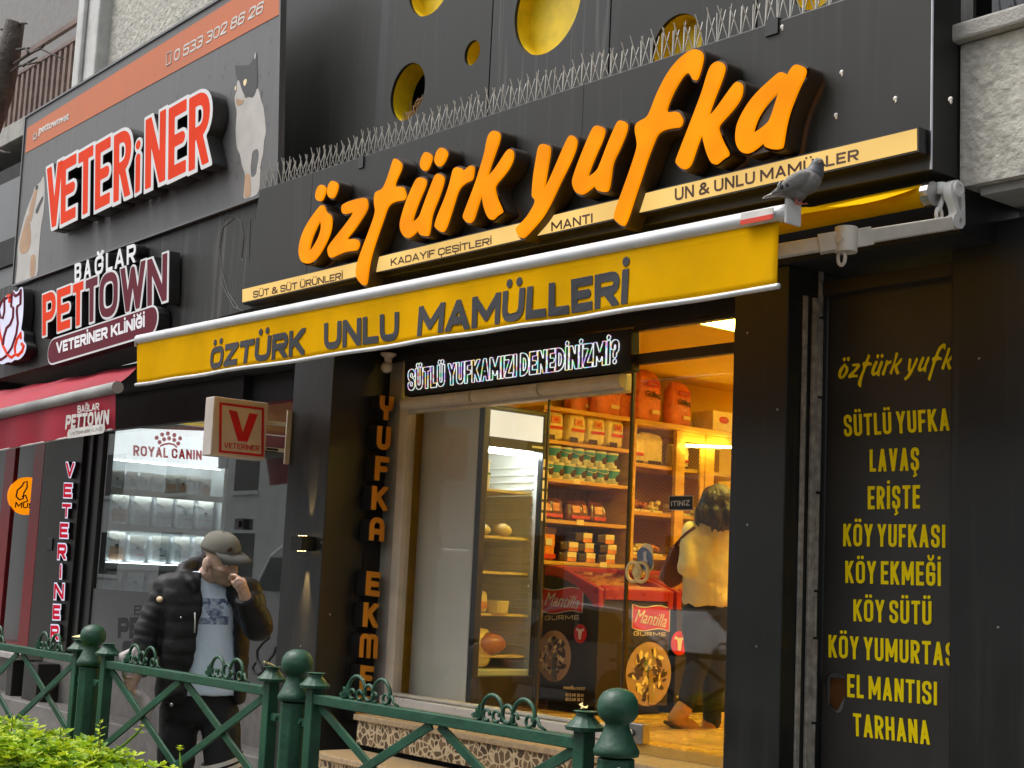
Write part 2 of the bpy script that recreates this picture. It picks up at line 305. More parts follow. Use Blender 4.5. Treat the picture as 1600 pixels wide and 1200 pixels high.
class B:
    """collects shapes in world coordinates and links them as ONE mesh object"""
    def __init__(s): s.v = []; s.f = []; s.mi = []; s.m = 0
    def add(s, vs, fs):
        o = len(s.v); s.v += [V(p) for p in vs]
        for f in fs: s.f.append([i+o for i in f]); s.mi.append(s.m)
        return s
    def box(s, a, b):
        x0,x1 = sorted((a[0],b[0])); y0,y1 = sorted((a[1],b[1])); z0,z1 = sorted((a[2],b[2]))
        return s.add([(x0,y0,z0),(x1,y0,z0),(x1,y1,z0),(x0,y1,z0),(x0,y0,z1),(x1,y0,z1),(x1,y1,z1),(x0,y1,z1)],
                     [(0,3,2,1),(4,5,6,7),(0,1,5,4),(1,2,6,5),(2,3,7,6),(3,0,4,7)])
    def prism(s, pts, vec):
        n = len(pts); vec = V(vec); q = [V(p) for p in pts]
        c = sum(((q[i]-q[0]).cross(q[(i+1) % n]-q[0]) for i in range(n)), V((0,0,0)))
        if c.dot(vec) > 0: q.reverse()
        return s.add(q+[p+vec for p in q], [tuple(range(n)), tuple(range(2*n-1, n-1, -1))]+[(i, i+n, (i+1) % n+n, (i+1) % n) for i in range(n)])
    def quad(s, a, b, c, d): return s.add([a,b,c,d], [(0,1,2,3)])
    def ring(s, c, ax, bx, n): return [c+ax*math.cos(2*PI*i/n)+bx*math.sin(2*PI*i/n) for i in range(n)]
    def loft(s, rings, caps=True):
        n = len(rings[0]); vs = [p for r in rings for p in r]; fs = []
        for k in range(len(rings)-1):
            for i in range(n): j = (i+1) % n; fs.append((k*n+i, k*n+j, (k+1)*n+j, (k+1)*n+i))
        if caps: fs += [tuple(range(n-1,-1,-1)), tuple((len(rings)-1)*n+i for i in range(n))]
        return s.add(vs, fs)
    def tube(s, pts, r, n=8, closed=False):
        pts = [V(p) for p in pts]; rr = r if isinstance(r, (list, tuple)) else [r]*len(pts); rings = []; up = None
        for i, p in enumerate(pts):
            t = (pts[min(i+1, len(pts)-1)]-pts[max(i-1, 0)])
            if closed: t = pts[(i+1) % len(pts)]-pts[i-1]
            t = t.normalized() if t.length > 1e-9 else V((0,0,1))
            if up is None: up = t.orthogonal().normalized()
            up = (up-t*up.dot(t)); up = up.normalized() if up.length > 1e-6 else t.orthogonal().normalized()
            rings.append(s.ring(p, up*rr[i], t.cross(up)*rr[i], n))
        if closed: rings.append(rings[0]); return s.loft(rings, False)
        return s.loft(rings)
    def bar(s, a, b, w, h, up=(0,0,1)):
        a, b = V(a), V(b); t = (b-a).normalized(); u = V(up); sd_ = t.cross(u).normalized(); u = sd_.cross(t).normalized()
        r = lambda p: [p+sd_*w/2+u*h/2, p-sd_*w/2+u*h/2, p-sd_*w/2-u*h/2, p+sd_*w/2-u*h/2]
        return s.loft([r(a), r(b)])
    def lathe(s, c, prof, n=20, ax=(0,0,1), k=(1,1)):
        c = V(c); ax = V(ax).normalized(); u = ax.orthogonal().normalized(); v_ = ax.cross(u)
        return s.loft([s.ring(c+ax*z, u*r*k[0], v_*r*k[1], n) for r, z in prof])
    def ell(s, c, r, rot=None, n=16, m=10):
        c = V(c); R = rot or Matrix.Identity(3); rings = []
        for j in range(1, m):
            th = PI*j/m; rings.append([c+R @ V((r[0]*math.sin(th)*math.cos(2*PI*i/n), r[1]*math.sin(th)*math.sin(2*PI*i/n), -r[2]*math.cos(th))) for i in range(n)])
        return s.loft(rings)
    def mesh(s, name):
        me = bpy.data.meshes.new(name); me.from_pydata([tuple(p) for p in s.v], [], s.f); me.polygons.foreach_set("material_index", s.mi); me.update(); return me
    def obj(s, name, mats, parent=None, smooth=False, bevel=0, recalc=True, solid=0):
        me = s.mesh(name)
        if recalc:
            bm = bmesh.new(); bm.from_mesh(me); bmesh.ops.recalc_face_normals(bm, faces=bm.faces); bm.to_mesh(me); bm.free()
        return link(name, me, mats, parent, smooth, bevel, solid)
def shade_auto(o, deg=40):
    me = o.data; me.polygons.foreach_set("use_smooth", [True]*len(me.polygons))
    bm = bmesh.new(); bm.from_mesh(me)
    for e in bm.edges:
        if len(e.link_faces) == 2 and e.calc_face_angle(0) > math.radians(deg): e.smooth = False
    bm.to_mesh(me); bm.free(); return o
def freeze(o):
    """apply the modifiers of an object to its own mesh"""
    bpy.context.view_layer.update(); dg = bpy.context.evaluated_depsgraph_get()
    me = bpy.data.meshes.new_from_object(o.evaluated_get(dg)); old = o.data; o.modifiers.clear(); o.data = me; me.name = old.name; bpy.data.meshes.remove(old); return o
def fuse(o, voxel, smooth=6, fac=.5):
    """melt overlapping closed shapes into one continuous skin"""
    r = o.modifiers.new("fuse", 'REMESH'); r.mode = 'VOXEL'; r.voxel_size = voxel; r.use_smooth_shade = True
    if smooth: s = o.modifiers.new("soft", 'SMOOTH'); s.factor = fac; s.iterations = smooth
    freeze(o); o.data.polygons.foreach_set("use_smooth", [True]*len(o.data.polygons)); return o
def wrinkle(o, amp, scale, vert=1.0):
    k = V((scale, scale, scale*vert)); nz = noise.noise; out = []
    for v_ in o.data.vertices:
        q = V((v_.co.x*k.x, v_.co.y*k.y, v_.co.z*k.z)); out.extend(v_.co+v_.normal*(amp*(nz(q)+.5*nz(q*2.3))))
    o.data.vertices.foreach_set("co", out); o.data.update(); return o

def curve_mesh(cu):
    o = bpy.data.objects.new("outline", cu); me = o.to_mesh().copy(); o.to_mesh_clear(); bpy.data.objects.remove(o); bpy.data.curves.remove(cu); return me
FONT = bpy.data.fonts.load("<builtin>")
def glyph_mesh(body, bold=0, ext=0.0, shear=0, space=1.0, bev=0, res=4):
    cu = bpy.data.curves.new("lettering", 'FONT'); cu.body = body; cu.font = FONT; cu.size = 1; cu.offset = bold; cu.extrude = ext; cu.shear = shear
    cu.space_character = space; cu.resolution_u = res; cu.bevel_depth = bev; cu.fill_mode = 'BOTH' if ext else 'FRONT'
    return curve_mesh(cu)
def bounds(me):
    xs = [v_.co.x for v_ in me.vertices]; ys = [v_.co.y for v_ in me.vertices]; return min(xs), max(xs), min(ys), max(ys)
def place(me, bb, q, d0, d1, e):
    """bend a flat glyph onto the quad q = LL, LR, UL, UR; depth d0..d1 along the outward normal"""
    LL, LR, UL, UR = q; n = (LR-LL).cross(UL-LL).normalized(); x0, x1, y0, y1 = bb
    for v_ in me.vertices:
        s = (v_.co.x-x0)/(x1-x0); t = (v_.co.y-y0)/(y1-y0); zz = d0+(d1-d0)*((v_.co.z+e)/(2*e) if e else 0)
        v_.co = (LL*(1-s)+LR*s)*(1-t)+(UL*(1-s)+UR*s)*t+n*zz
    me.update(); return me
def txt(name, body, q, m, parent, d=(.002,.005), bold=0, shear=0, space=1.0, bb=None, res=4):
    q = [V(p) for p in q]
    if len(q) == 3: q.append(q[1]+q[2]-q[0])
    me = glyph_mesh(body, bold, .01, shear, space, 0, res); b = bb or bounds(me); place(me, b, q, d[0], d[1], .01)
    return link(name, me, m, parent)
def qY(LL, LR, UL, UR, Y): return [P(*p, Y=Y) for p in (LL, LR, UL, UR)]
def qX(LL, LR, UL, UR, X): return [P(*p, X=X) for p in (LL, LR, UL, UR)]
def letters(body, q, parent, layers, norm=False, shear=0, space=1.0, name='letter', bold=.02, gap=0):
    """each letter a part; layers = [(name, material, bold, d0, d1)], the first is the part, the rest its sub-parts"""
    q = [V(p) for p in q]
    if len(q) == 3: q.append(q[1]+q[2]-q[0])
    full = bounds(glyph_mesh(body, bold, 0, shear, space)); LL, LR, UL, UR = q; W = full[1]-full[0]
    pt = lambda s, t: (LL*(1-s)+LR*s)*(1-t)+(UL*(1-s)+UR*s)*t
    for i, ch in enumerate(body):
        if ch == ' ': continue
        pre = bounds(glyph_mesh(body[:i+1], bold, 0, shear, space)); own = bounds(glyph_mesh(ch, bold, 0, shear, space))
        s1 = (pre[1]-full[0])/W; s0 = s1-(own[1]-own[0])/W
        ya, yb = (own[2], own[3]) if norm else (full[2], full[3])
        qq = [pt(s0,0), pt(s1,0), pt(s0,1), pt(s1,1)]; top = None
        for (nm, m, bo, d0, d1) in layers:
            me = glyph_mesh(ch, bo, .01, shear, space); place(me, (own[0], own[1], ya, yb), qq, d0, d1, .01)
            o = link(nm, me, m, top or parent)
            if top is None: top = o
def chaikin(pts, it=2):
    for _ in range(it):
        r = []
        for i in range(len(pts)):
            a, b = pts[i], pts[(i+1) % len(pts)]; r += [a*.75+b*.25, a*.25+b*.75]
        pts = r
    return pts
def outline_mesh(loops, org, ax, ay, ext, bold=0, smooth=2, name="outline"):
    """filled flat outline: loops of world points on one plane (first outer, others holes), thickness ext on both sides"""
    cu = bpy.data.curves.new(name, 'CURVE'); cu.dimensions = '2D'; cu.fill_mode = 'BOTH'; cu.extrude = ext; cu.offset = bold
    for lp in loops:
        p2 = [V(((p-org).dot(ax), (p-org).dot(ay))) for p in lp]
        if smooth: p2 = chaikin(p2, smooth)
        sp = cu.splines.new('POLY'); sp.points.add(len(p2)-1)
        for k, p in enumerate(p2): sp.points[k].co = (p.x, p.y, 0, 1)
        sp.use_cyclic_u = True
    return curve_mesh(cu)
def shape(name, pix, Y, d, m, parent, smooth=2, bold=0):
    """pix: list of pixel loops traced on the wall plane Y; d = (back, front) offsets towards the street"""
    loops = [[P(x, y, Y=Y) for x, y in lp] for lp in pix]; org = V((0, Y, 0)); ax, ay = V((1,0,0)), V((0,0,1))
    e = (d[1]-d[0])/2; me = outline_mesh(loops, org, ax, ay, e, bold, smooth, name); c = Y-(d[0]+d[1])/2
    for v_ in me.vertices: v_.co = V((v_.co.x, c-v_.co.z, v_.co.y))
    me.update(); return link(name, me, m, parent)
def copy_tree(o, parent=None):
    c = o.copy(); COL.objects.link(c); c.parent = parent
    for ch in list(o.children): copy_tree(ch, c)
    return c
ORD = ['first','second','third','fourth','fifth','sixth','seventh','eighth','ninth','tenth','eleventh','twelfth']
# ------------------------------------------------------------------ block lettering drawn with strokes (distance fields, so weights and borders stay even)
import numpy as np
def _S(a): return a
GLY = {
 'O': [('c',(0,0,.3),(1,0,.3),(1,1,.3),(0,1,.3))], 'U': [((0,1.3),(0,0,.32),(1,0,.32),(1,1.3))], 'C': [((1,.70),(1,1,.3),(0,1,.3),(0,0,.3),(1,0,.3),(1,.30))],
 'G': [((1,.72),(1,1,.3),(0,1,.3),(0,0,.3),(1,0,.3),(1,.48),(.52,.48))], 'S': [((1,.76),(1,1,.24),(0,1,.24),(0,.56,.2),(1,.44,.2),(1,0,.24),(0,0,.24),(0,.24))],
 'E': [((0,-.3),(0,1.3)),((0,0),(1.4,0)),((0,.5),(.9,.5)),((0,1),(1.4,1))], 'F': [((0,-.3),(0,1.3)),((0,.48),(.88,.48)),((0,1),(1.4,1))], 'L': [((0,-.3),(0,1.3)),((0,0),(1.4,0))],
 'T': [((.5,-.3),(.5,1)),((-.4,1),(1.4,1))], 'H': [((0,-.3),(0,1.3)),((1,-.3),(1,1.3)),((0,.5),(1,.5))], 'I': [((.5,-.3),(.5,1.3))],
 'K': [((0,-.3),(0,1.3)),((0,.36),(1.12,1.2)),((.32,.58),(1.15,-.2))], 'A': [((-.08,-.3),(.5,1.06),(1.08,-.3)),((.15,.26),(.85,.26))], 'V': [((-.08,1.3),(.5,-.06),(1.08,1.3))],
 'W': [((-.04,1.3),(.25,-.04),(.5,.95),(.75,-.04),(1.04,1.3))], 'M': [((0,-.3),(0,1.05),(.5,.22),(1,1.05),(1,-.3)),((0,.8),(0,1.3)),((1,.8),(1,1.3))], 'N': [((0,-.3),(0,1.3)),((1,-.3),(1,1.3)),((0,1.08),(1,-.08))],
 'Y': [((-.06,1.15),(.5,.44),(1.06,1.15)),((.5,.46),(.5,-.3))], 'Z': [((-.3,1),(1,1),(0,0),(1.4,0))], 'R': [((0,-.3),(0,1.3)),((0,1),(1,1,.28),(1,.46,.28),(0,.46)),((.45,.46),(1.06,-.2))],
 'P': [((0,-.3),(0,1.3)),((0,1),(1,1,.3),(1,.42,.3),(0,.42))], 'B': [((0,-.3),(0,1.3)),((0,1),(.94,1,.25),(.94,.53,.25),(0,.53)),((0,.53),(1,.53,.25),(1,0,.28),(0,0))], 'D': [((0,-.3),(0,1.3)),((0,1),(1,1,.38),(1,0,.38),(0,0))],
 '0': [('c',(0,0,.3),(1,0,.3),(1,1,.3),(0,1,.3))], '2': [((0,.70),(0,1,.25),(1,1,.25),(1,.58,.2),(0,.06,.05),(0,0),(1.4,0))], '3': [((0,1),(1,1,.25),(1,.52,.2),(.35,.52)),((.35,.52),(1,.52,.2),(1,0,.25),(0,0))],
 '5': [((1.2,1),(0,1),(0,.58),(1,.58,.25),(1,0,.28),(0,0,.2),(0,.18))], '6': [('c',(0,0,.25),(1,0,.25),(1,.56,.25),(0,.56,.25)),((0,.3),(0,1,.3),(1,1,.25),(1,.82))], '8': [('c',(0,0,.25),(1,0,.25),(1,.52,.22),(0,.52,.22)),('c',(.06,.52,.22),(.94,.52,.22),(.94,1,.22),(.06,1,.22))],
 '1': [((.2,.8),(.6,1.0),(.6,-.3))], '4': [((.75,-.3),(.75,1.05),(0,.28),(1.3,.28))],
 '&': [((1.1,-.12),(.12,.78,.08),(.3,1,.12),(.62,1,.12),(.7,.76,.1),(.02,.36,.15),(.02,0,.2),(.62,0,.2),(.98,.42))], '?': [((0,.74),(0,1,.25),(1,1,.25),(1,.56,.22),(.5,.5,.08),(.5,.30))],
 'i': [((.5,-.3),(.5,.62))],
 'a': [((0,-.3),(0,1,.5),(1,1,.5),(1,-.3)),((0,.36),(1,.36))], 'm': [((0,-.3),(0,1,.32),(.5,1,.32),(.5,-.3)),((.5,-.3),(.5,1,.32),(1,1,.32),(1,-.3))], 'y': [((0,1.3),(0,.46,.4),(1,.46,.4),(1,1.3)),((.5,.46),(.5,-.3))],
}
BASE = {'Ö':'O','Ü':'U','İ':'I','Ğ':'G','Ş':'S','Ç':'C'}
GW = {'I':0,'İ':0,'i':0,'M':.84,'W':1.0,'m':.84,' ':.36,'E':.54,'F':.52,'L':.50,'?':.5,'T':.6,'&':.72,'Y':.66,'A':.68,'V':.68,'K':.64,'O':.66,'Ö':.66}
def _round(pts, a, th, closed):
    q = [np.array([th/2+p[0]*(a-th), th/2+p[1]*(1-th)]) for p in pts]; rr = [p[2] if len(p) > 2 else 0 for p in pts]; out = []; n = len(q)
    for i in range(n):
        if rr[i] and (closed or 0 < i < n-1):
            p, c, s = q[i-1], q[i], q[(i+1) % n]; d0, d1 = p-c, s-c; l0, l1 = np.hypot(*d0), np.hypot(*d1); r = min(rr[i], l0*.5 if rr[i-1] else l0*.98, l1*.5 if rr[(i+1) % n] else l1*.98)
            A_, B_ = c+d0/l0*r, c+d1/l1*r
            for k in range(7): t = k/6; w1 = .92; den = (1-t)**2+2*w1*t*(1-t)+t*t; out.append(((1-t)**2*A_+2*w1*t*(1-t)*c+t*t*B_)/den)
        else: out.append(q[i])
    return out+([out[0]] if closed else [])
_gc = {}
def glyph_loops(ch, a, th, e=0.0, cells=44):
    key = (ch, round(a,2), round(th,3), round(e,3), cells)
    if key in _gc: return _gc[key]
    base = BASE.get(ch, ch); a = max(a, th*1.02); h = 1.0/cells; m = math.ceil((.42+e)/h)*h+.37*h
    X, Y = np.meshgrid(np.arange(-m, a+m+h, h), np.arange(-m, 1+m+h, h)); D = np.full(X.shape, 9.0)
    def seg(p, q, r):
        d = q-p; L = d@d; t = np.clip(((X-p[0])*d[0]+(Y-p[1])*d[1])/(L if L > 1e-9 else 1), 0, 1); return np.hypot(X-p[0]-t*d[0], Y-p[1]-t*d[1])-r
    for st in GLY[base]:
        closed = st[0] == 'c'; pl = _round(st[1:] if closed else st, a, th, closed)
        for i in range(len(pl)-1): D = np.minimum(D, seg(pl[i], pl[i+1], th/2))
    bx_ = np.maximum(np.abs(X-a/2)-a/2, np.abs(Y-.5)-.5); D = np.maximum(D, bx_)
    r = th*.52; dot = lambda x, y, k=1: np.hypot(X-x, Y-y)-r*k
    if ch in 'ÖÜ': g = max(a*.22, r*1.12); D = np.minimum(D, np.minimum(dot(a/2-g, 1.08+r), dot(a/2+g, 1.08+r)))
    if ch == 'İ': D = np.minimum(D, dot(a/2, 1.08+r))
    if ch == 'i': D = np.minimum(D, dot(a/2, .84, .95))
    if ch == '?': D = np.minimum(D, dot(a/2, r*.95, .95))
    if ch == 'Ğ':
        pl = [np.array([a/2+.2*a*1.3*np.cos(t), 1.24+.16*np.sin(t)]) for t in np.linspace(np.pi, 2*np.pi, 9)]
        for i in range(8): D = np.minimum(D, seg(pl[i], pl[i+1], th*.32))
    if ch in 'ŞÇ':
        for p, q_ in (((a/2,0),(a/2,-.10)),((a/2,-.10),(a/2+.07,-.18)),((a/2+.07,-.18),(a/2-.06,-.24))): D = np.minimum(D, seg(np.array(p), np.array(q_), th*.30))
    D = D-e; segs = {}; ny, nx_ = D.shape
    ins = D < 0
    act = ~((ins[:-1,:-1] == ins[1:,:-1]) & (ins[:-1,:-1] == ins[:-1,1:]) & (ins[:-1,:-1] == ins[1:,1:]))
    def pt(k):
        (i, j, d) = k; v0 = D[i, j]; v1 = D[i, j+1] if d == 0 else D[i+1, j]; t = v0/(v0-v1)
        return (X[i, j]+(h*t if d == 0 else 0), Y[i, j]+(h*t if d == 1 else 0))
    for i, j in zip(*np.nonzero(act)):
        c = (ins[i,j], ins[i,j+1], ins[i+1,j+1], ins[i+1,j]); ed = [(i,j,0),(i,j+1,1),(i+1,j,0),(i,j,1)]
        cr = [k for k in range(4) if c[k] != c[(k+1) % 4]]
        if len(cr) == 2: pr = [(cr[0], cr[1])]
        else: pr = [(0,1),(2,3)] if c[1] else [(3,0),(1,2)]
        for u, v_ in pr: segs.setdefault(ed[u], []).append(ed[v_]); segs.setdefault(ed[v_], []).append(ed[u])
    loops = []; used = set()
    for k0 in segs:
        if k0 in used: continue
        lp = [k0]; used.add(k0); cur = k0
        while True:
            nx2 = [k for k in segs[cur] if k not in used]
            if not nx2: break
            cur = nx2[0]; used.add(cur); lp.append(cur)
        P_ = [np.array(pt(k)) for k in lp]
        # drop points that lie on straight runs
        out = []
        for i in range(len(P_)):
            p, c, s = (out[-1] if out else P_[i-1]), P_[i], P_[(i+1) % len(P_)]; d = s-p; L = np.hypot(*d)
            if L < 1e-9 or abs(d[0]*(c-p)[1]-d[1]*(c-p)[0])/L > h*.045 or np.hypot(*(c-p)) > .35: out.append(c)
        if len(out) > 2: loops.append(out)
    _gc[key] = loops; return loops
def loops_mesh(loops, ext=.01):
    cu = bpy.data.curves.new("lettering", 'CURVE'); cu.dimensions = '2D'; cu.fill_mode = 'BOTH'; cu.extrude = ext
    for lp in loops:
        sp = cu.splines.new('POLY'); sp.points.add(len(lp)-1)
        for k, p in enumerate(lp): sp.points[k].co = (p[0], p[1], 0, 1)
        sp.use_cyclic_u = True
    return curve_mesh(cu)
def layout(body, R, th, gap):
    ws = [GW.get(c, .62) for c in body]; n_gap = sum(1 for i in range(len(body)-1) if body[i] != ' ' and body[i+1] != ' ')
    fixed = sum(th for c in body if c in 'IİiI' )+gap*n_gap; k = (R-fixed)/max(1e-6, sum(ws)); x = 0; out = []
    for i, c in enumerate(body):
        wd = th if c in 'IİiI' else ws[i]*k
        if c != ' ': out.append((c, x, wd))
        x += wd+(gap if i < len(body)-1 and c != ' ' and body[i+1] != ' ' else 0)
    return out
def ratio(q): return ((q[1]-q[0]).length+(q[3]-q[2]).length)/((q[2]-q[0]).length+(q[3]-q[1]).length)
def blk(name, body, q, m, parent, d=(.002,.005), th=.18, gap=.10, e=0.0, cells=36):
    """a line of block capitals as one printed mesh; q is the box of the capitals LL, LR, UL, UR"""
    q = [V(p) for p in q]
    if len(q) == 3: q.append(q[1]+q[2]-q[0])
    R = ratio(q); loops = []
    for c, x, wd in layout(body, R, th, gap): loops += [[(p[0]+x, p[1]) for p in lp] for lp in glyph_loops(c, wd, th, e, cells)]
    me = loops_mesh(loops); place(me, (0, R, 0, 1), q, d[0], d[1], .01); return link(name, me, m, parent)
def blk1(ch, q, parent, layers, th=.2, cells=50):
    """one raised letter; layers = (name, material, border, back, front); first is the part, the rest are its sub-parts"""
    q = [V(p) for p in q]; R = max(ratio(q), th); top_ = None
    for nm, m, e, d0, d1 in layers:
        me = loops_mesh(glyph_loops(ch, R, th, e, cells)); place(me, (0, R, 0, 1), q, d0, d1, .01); o = link(nm, me, m, top_ or parent); top_ = top_ or o
    return top_
# ------------------------------------------------------------------ ground
b = B(); b.quad((-60,-4.6,0),(40,-4.6,0),(40,12,0),(-60,12,0)); tag(b.obj("pavement", M['pave']), kind="structure")
b = B(); b.quad((-200,-200,-.13),(200,-200,-.13),(200,200,-.13),(-200,200,-.13)); tag(b.obj("road", M['asphalt']), kind="structure")
b = B(); b.box((-60,-4.75,-.2),(40,-4.6,.02)); tag(b.obj("kerb", M['concrete'], bevel=.015), kind="structure")
b = B(); b.quad((-16,-4.5,.03),(6,-4.5,.03),(6,-2.9,.03),(-16,-2.9,.03)); tag(b.obj("planting_soil", M['soil']), kind="structure")

# ------------------------------------------------------------------ bakery building
SY = -.75                       # street face of the sign fascia
FL = .72                        # shop floor
shop = thing("bakery_shop", "dark clad bakery front with lit shop and yellow round holes above", "shop building", (-6.5,0,0))
def part(name, m, b_, parent=None, **k): return b_.obj(name, m, parent or shop, **k)
def bx(name, m, a, c, parent=None, **k): b_ = B(); b_.box(a, c); return b_.obj(name, m, parent or shop, **k)
bx("left_pillar", M['pillar'], (-9.29,-.5,0), (-8.76,.06,3.2), bevel=.006)
bx("right_pillar", M['pillar'], (-5.02,-.5,0), (-4.67,.1,3.2), bevel=.006)
bx("right_pier", M['pillar'], (-3.9,-.27,0), (-3.52,.3,3.3), bevel=.006)
bx("side_wall_panel", M['black'], (-3.52,-.1,0), (3,.1,3.6))
bx("soffit", M['soot'], (-9.7,-.53,3.2), (-3.68,.35,3.43))
bx("lintel", M['dark'], (-8.76,-.05,3.12), (-5.02,.08,3.2))
bx("jamb", M['soffit'], (-8.757,-.02,FL), (-8.60,.06,3.12), bevel=.004)
# joints and screws of the cladding
for x_, z0_, z1_ in ((487,0,0),):
    pass
for (x_, y_) in ((502,848),(516,960),(470,1010),(1168,520),(1168,820),(1215,640),(1530,560),(1560,980),(1182,1010)):
    p_ = P(x_, y_, Y=-.502 if x_ < 1250 else -.272); s_ = B(); s_.lathe(p_, [(.001,0),(.007,0),(.006,-.003),(.001,-.003)], 8, (0,1,0)); s_.obj("screw", M['steel'], shop)
# steps
b = B(); b.box((-8.44,-.34,.47),(-5.03,-.0,.625)); b.box((-8.40,-.70,.24),(-5.03,-.345,.40)); b.box((-8.36,-1.06,0),(-5.03,-.705,.175)); part("riser", M['mosaic'], b)
b = B(); b.box((-8.46,-.365,.627),(-5.03,.0,.665)); b.box((-8.42,-.73,.402),(-5.03,-.347,.44)); b.box((-8.38,-1.09,.177),(-5.03,-.71,.215)); part("step_tread", M['step'], b, bevel=.006)
b = B(); b.box((-8.60,-.05,.667),(-6.30,.06,.712)); b.box((-8.60,-.065,.716),(-6.30,.06,.775)); part("window_sill", M['whitemarble'], b, bevel=.008)
# room
bx("floor", M['floor'], (-8.76,0,.55), (-4.7,5.6,FL))
bx("ceiling", M['shopwall'], (-8.76,.08,3.3), (-4.7,5.6,3.42))
bx("room_side_wall", M['shopwall'], (-8.76,.07,FL), (-8.66,5.6,3.3))
bx("room_far_wall", M['shopwall'], (-8.66,5.5,FL), (-4.7,5.6,3.3))
bx("room_right_wall", M['shopwall'], (-4.78,.1,FL), (-4.7,5.5,3.3))
bx("wall_band", M['shopwall'], (-8.658,.8,2.86), (-8.55,5.5,3.298))
# window frame, panes
wf = B()
for x0, x1 in ((-8.60,-8.50),): wf.box((x0,-.03,.778),(x1,.05,2.84))
wf.box((-8.50,-.03,2.74),(-6.30,.05,2.85)); wf.box((-8.50,-.03,.778),(-6.30,.04,.80))
part("window_frame", M['cream'], wf, bevel=.008)
for x0, x1 in ((-8.48,-7.02),(-6.995,-6.275)):
    bx("window_pane", M['glass'], (x0,-.004,.80), (x1,.004,2.74))
bx("glazing_seam", M['brownblack'], (-7.014,-.006,.80), (-7.002,.006,2.74))
# roller box tubes above the panes
rb = B()
for x0, x1 in ((-8.50,-7.72),(-7.70,-7.03),(-7.01,-6.28)): rb.tube([(x0,-.06,2.80),(x1,-.06,2.80)], .042, 12)
part("blind_roller", M['cream'], rb)
# door
b = B(); b.box((-6.262,-.012,FL),(-6.246,.012,3.12)); b.box((-6.235,-.03,2.895),(-5.03,.03,2.955)); b.box((-6.235,-.03,3.095),(-5.03,.03,3.12)); part("door_frame", M['brownblack'], b, bevel=.004)
bx("transom_pane", M['glass'], (-6.23,-.004,2.957), (-5.04,.004,3.093))
door = bx("glass_door", M['glass'], (-6.222,-.006,FL+.03), (-5.08,.006,2.89))
hb = B()
for dx in (-.035,.035):
    c = V((-6.135+dx*.9,-.03,1.68)); hb.tube([c+V((.055*math.cos(t*PI/10),0,.055*math.sin(t*PI/10))) for t in range(20)], .011, 8, True)
hb.lathe((-6.135,-.045,1.68), [(.001,0),(.03,0),(.03,.05),(.001,.05)], 14, (0,1,0)); hb.obj("door_handle", M['cheese'], door, smooth=True)
bx("patch_hinge", M['steel'], (-6.22,-.03,FL+.0), (-6.05,.03,FL+.11), parent=door, bevel=.004)
hb = B(); hb.lathe((-6.14,-.035,FL+.055), [(.001,0),(.022,0),(.022,-.012),(.001,-.012)], 14, (0,1,0)); hb.obj("lock_rosette", M['white'], door, smooth=True)

# upper facade with round holes
HY = -.36
holes = [((675,-32),(675,-86)), ((857,8),(857,-66)), ((740,83),(741,64)), ((639,144),(639,101)), ((1059,76),(1060,24)), ((1277,-32),(1277,-78))]
hc = []
for (c, t) in holes:
    cp = P(*c, Y=HY); hc.append((cp, (P(*t, Y=HY)-cp).length))
seams = [P(605,80,Y=HY).x, P(769,80,Y=HY).x, P(955,60,Y=HY).x, P(1185,30,Y=HY).x, -3.72]
zb, zt = 4.0, 6.9
def facade_panel(x0, x1):
    loops = [[V((x0,HY,zb)),V((x1,HY,zb)),V((x1,HY,zt)),V((x0,HY,zt))]]
    for c, r in hc:
        if x0 < c.x < x1:
            loops.append([V((min(max(c.x+r*math.cos(2*PI*i/48), x0+.004), x1-.004),HY,c.z+r*math.sin(2*PI*i/48))) for i in range(48)])
    me = outline_mesh(loops, V((0,HY,0)), V((1,0,0)), V((0,0,1)), .012, 0, 0)
    for v_ in me.vertices: v_.co = V((v_.co.x, HY-v_.co.z, v_.co.y))
    me.update(); return link("facade_panel", me, M['darkstreak'] if len(loops) > 1 and random.random() < .3 else M['dark'], shop)
xs = [seams[0]]+seams[1:]
for i in range(len(xs)-1): facade_panel(xs[i]+.006, xs[i+1]-.006)
bx("facade_panel", M['dark'], (-10.75,-.30,zb), (seams[0]-.15,-.1,zt)); bx("facade_panel", M['black'], (seams[0]-.149,-.33,zb), (seams[0]-.006,-.1,zt))
bx("backing_wall", M['soot'], (-9.4,.0,3.44), (-3.7,.05,zt))
for i, (c, r) in enumerate(hc):
    cup = B(); n = 48; r0 = [c+V((r*1.0*math.cos(2*PI*k/n), .012, r*1.0*math.sin(2*PI*k/n))) for k in range(n)]; dpt = .16 if i == 3 else .10
    r1 = [p+V((0,dpt,0)) for p in r0]; cup.loft([r0, r1], False)
    if i != 3: cup.add(r1, [tuple(range(n))])
    part("round_recess", M['yellowpaint'], cup, recalc=False)
nest = thing("bird_nest", "dry twig bird nest inside the dark round hole of the upper facade", "bird nest", hc[3][0]+V((0,.1,-.12)))
b = B(); c = hc[3][0]; r = hc[3][1]
for k in range(70):
    a = random.uniform(-.9,.9); p = c+V((random.uniform(-.6,.75)*r, random.uniform(.05,.16), random.uniform(-.92,-.35)*r)); q = p+V((random.uniform(-.05,.17), random.uniform(-.06,.02), random.uniform(-.02,.09)))
    b.tube([p, (p+q)/2+V((0,0,.01)), q], .0045, 5)
b.obj("twigs", M['twig'], nest)

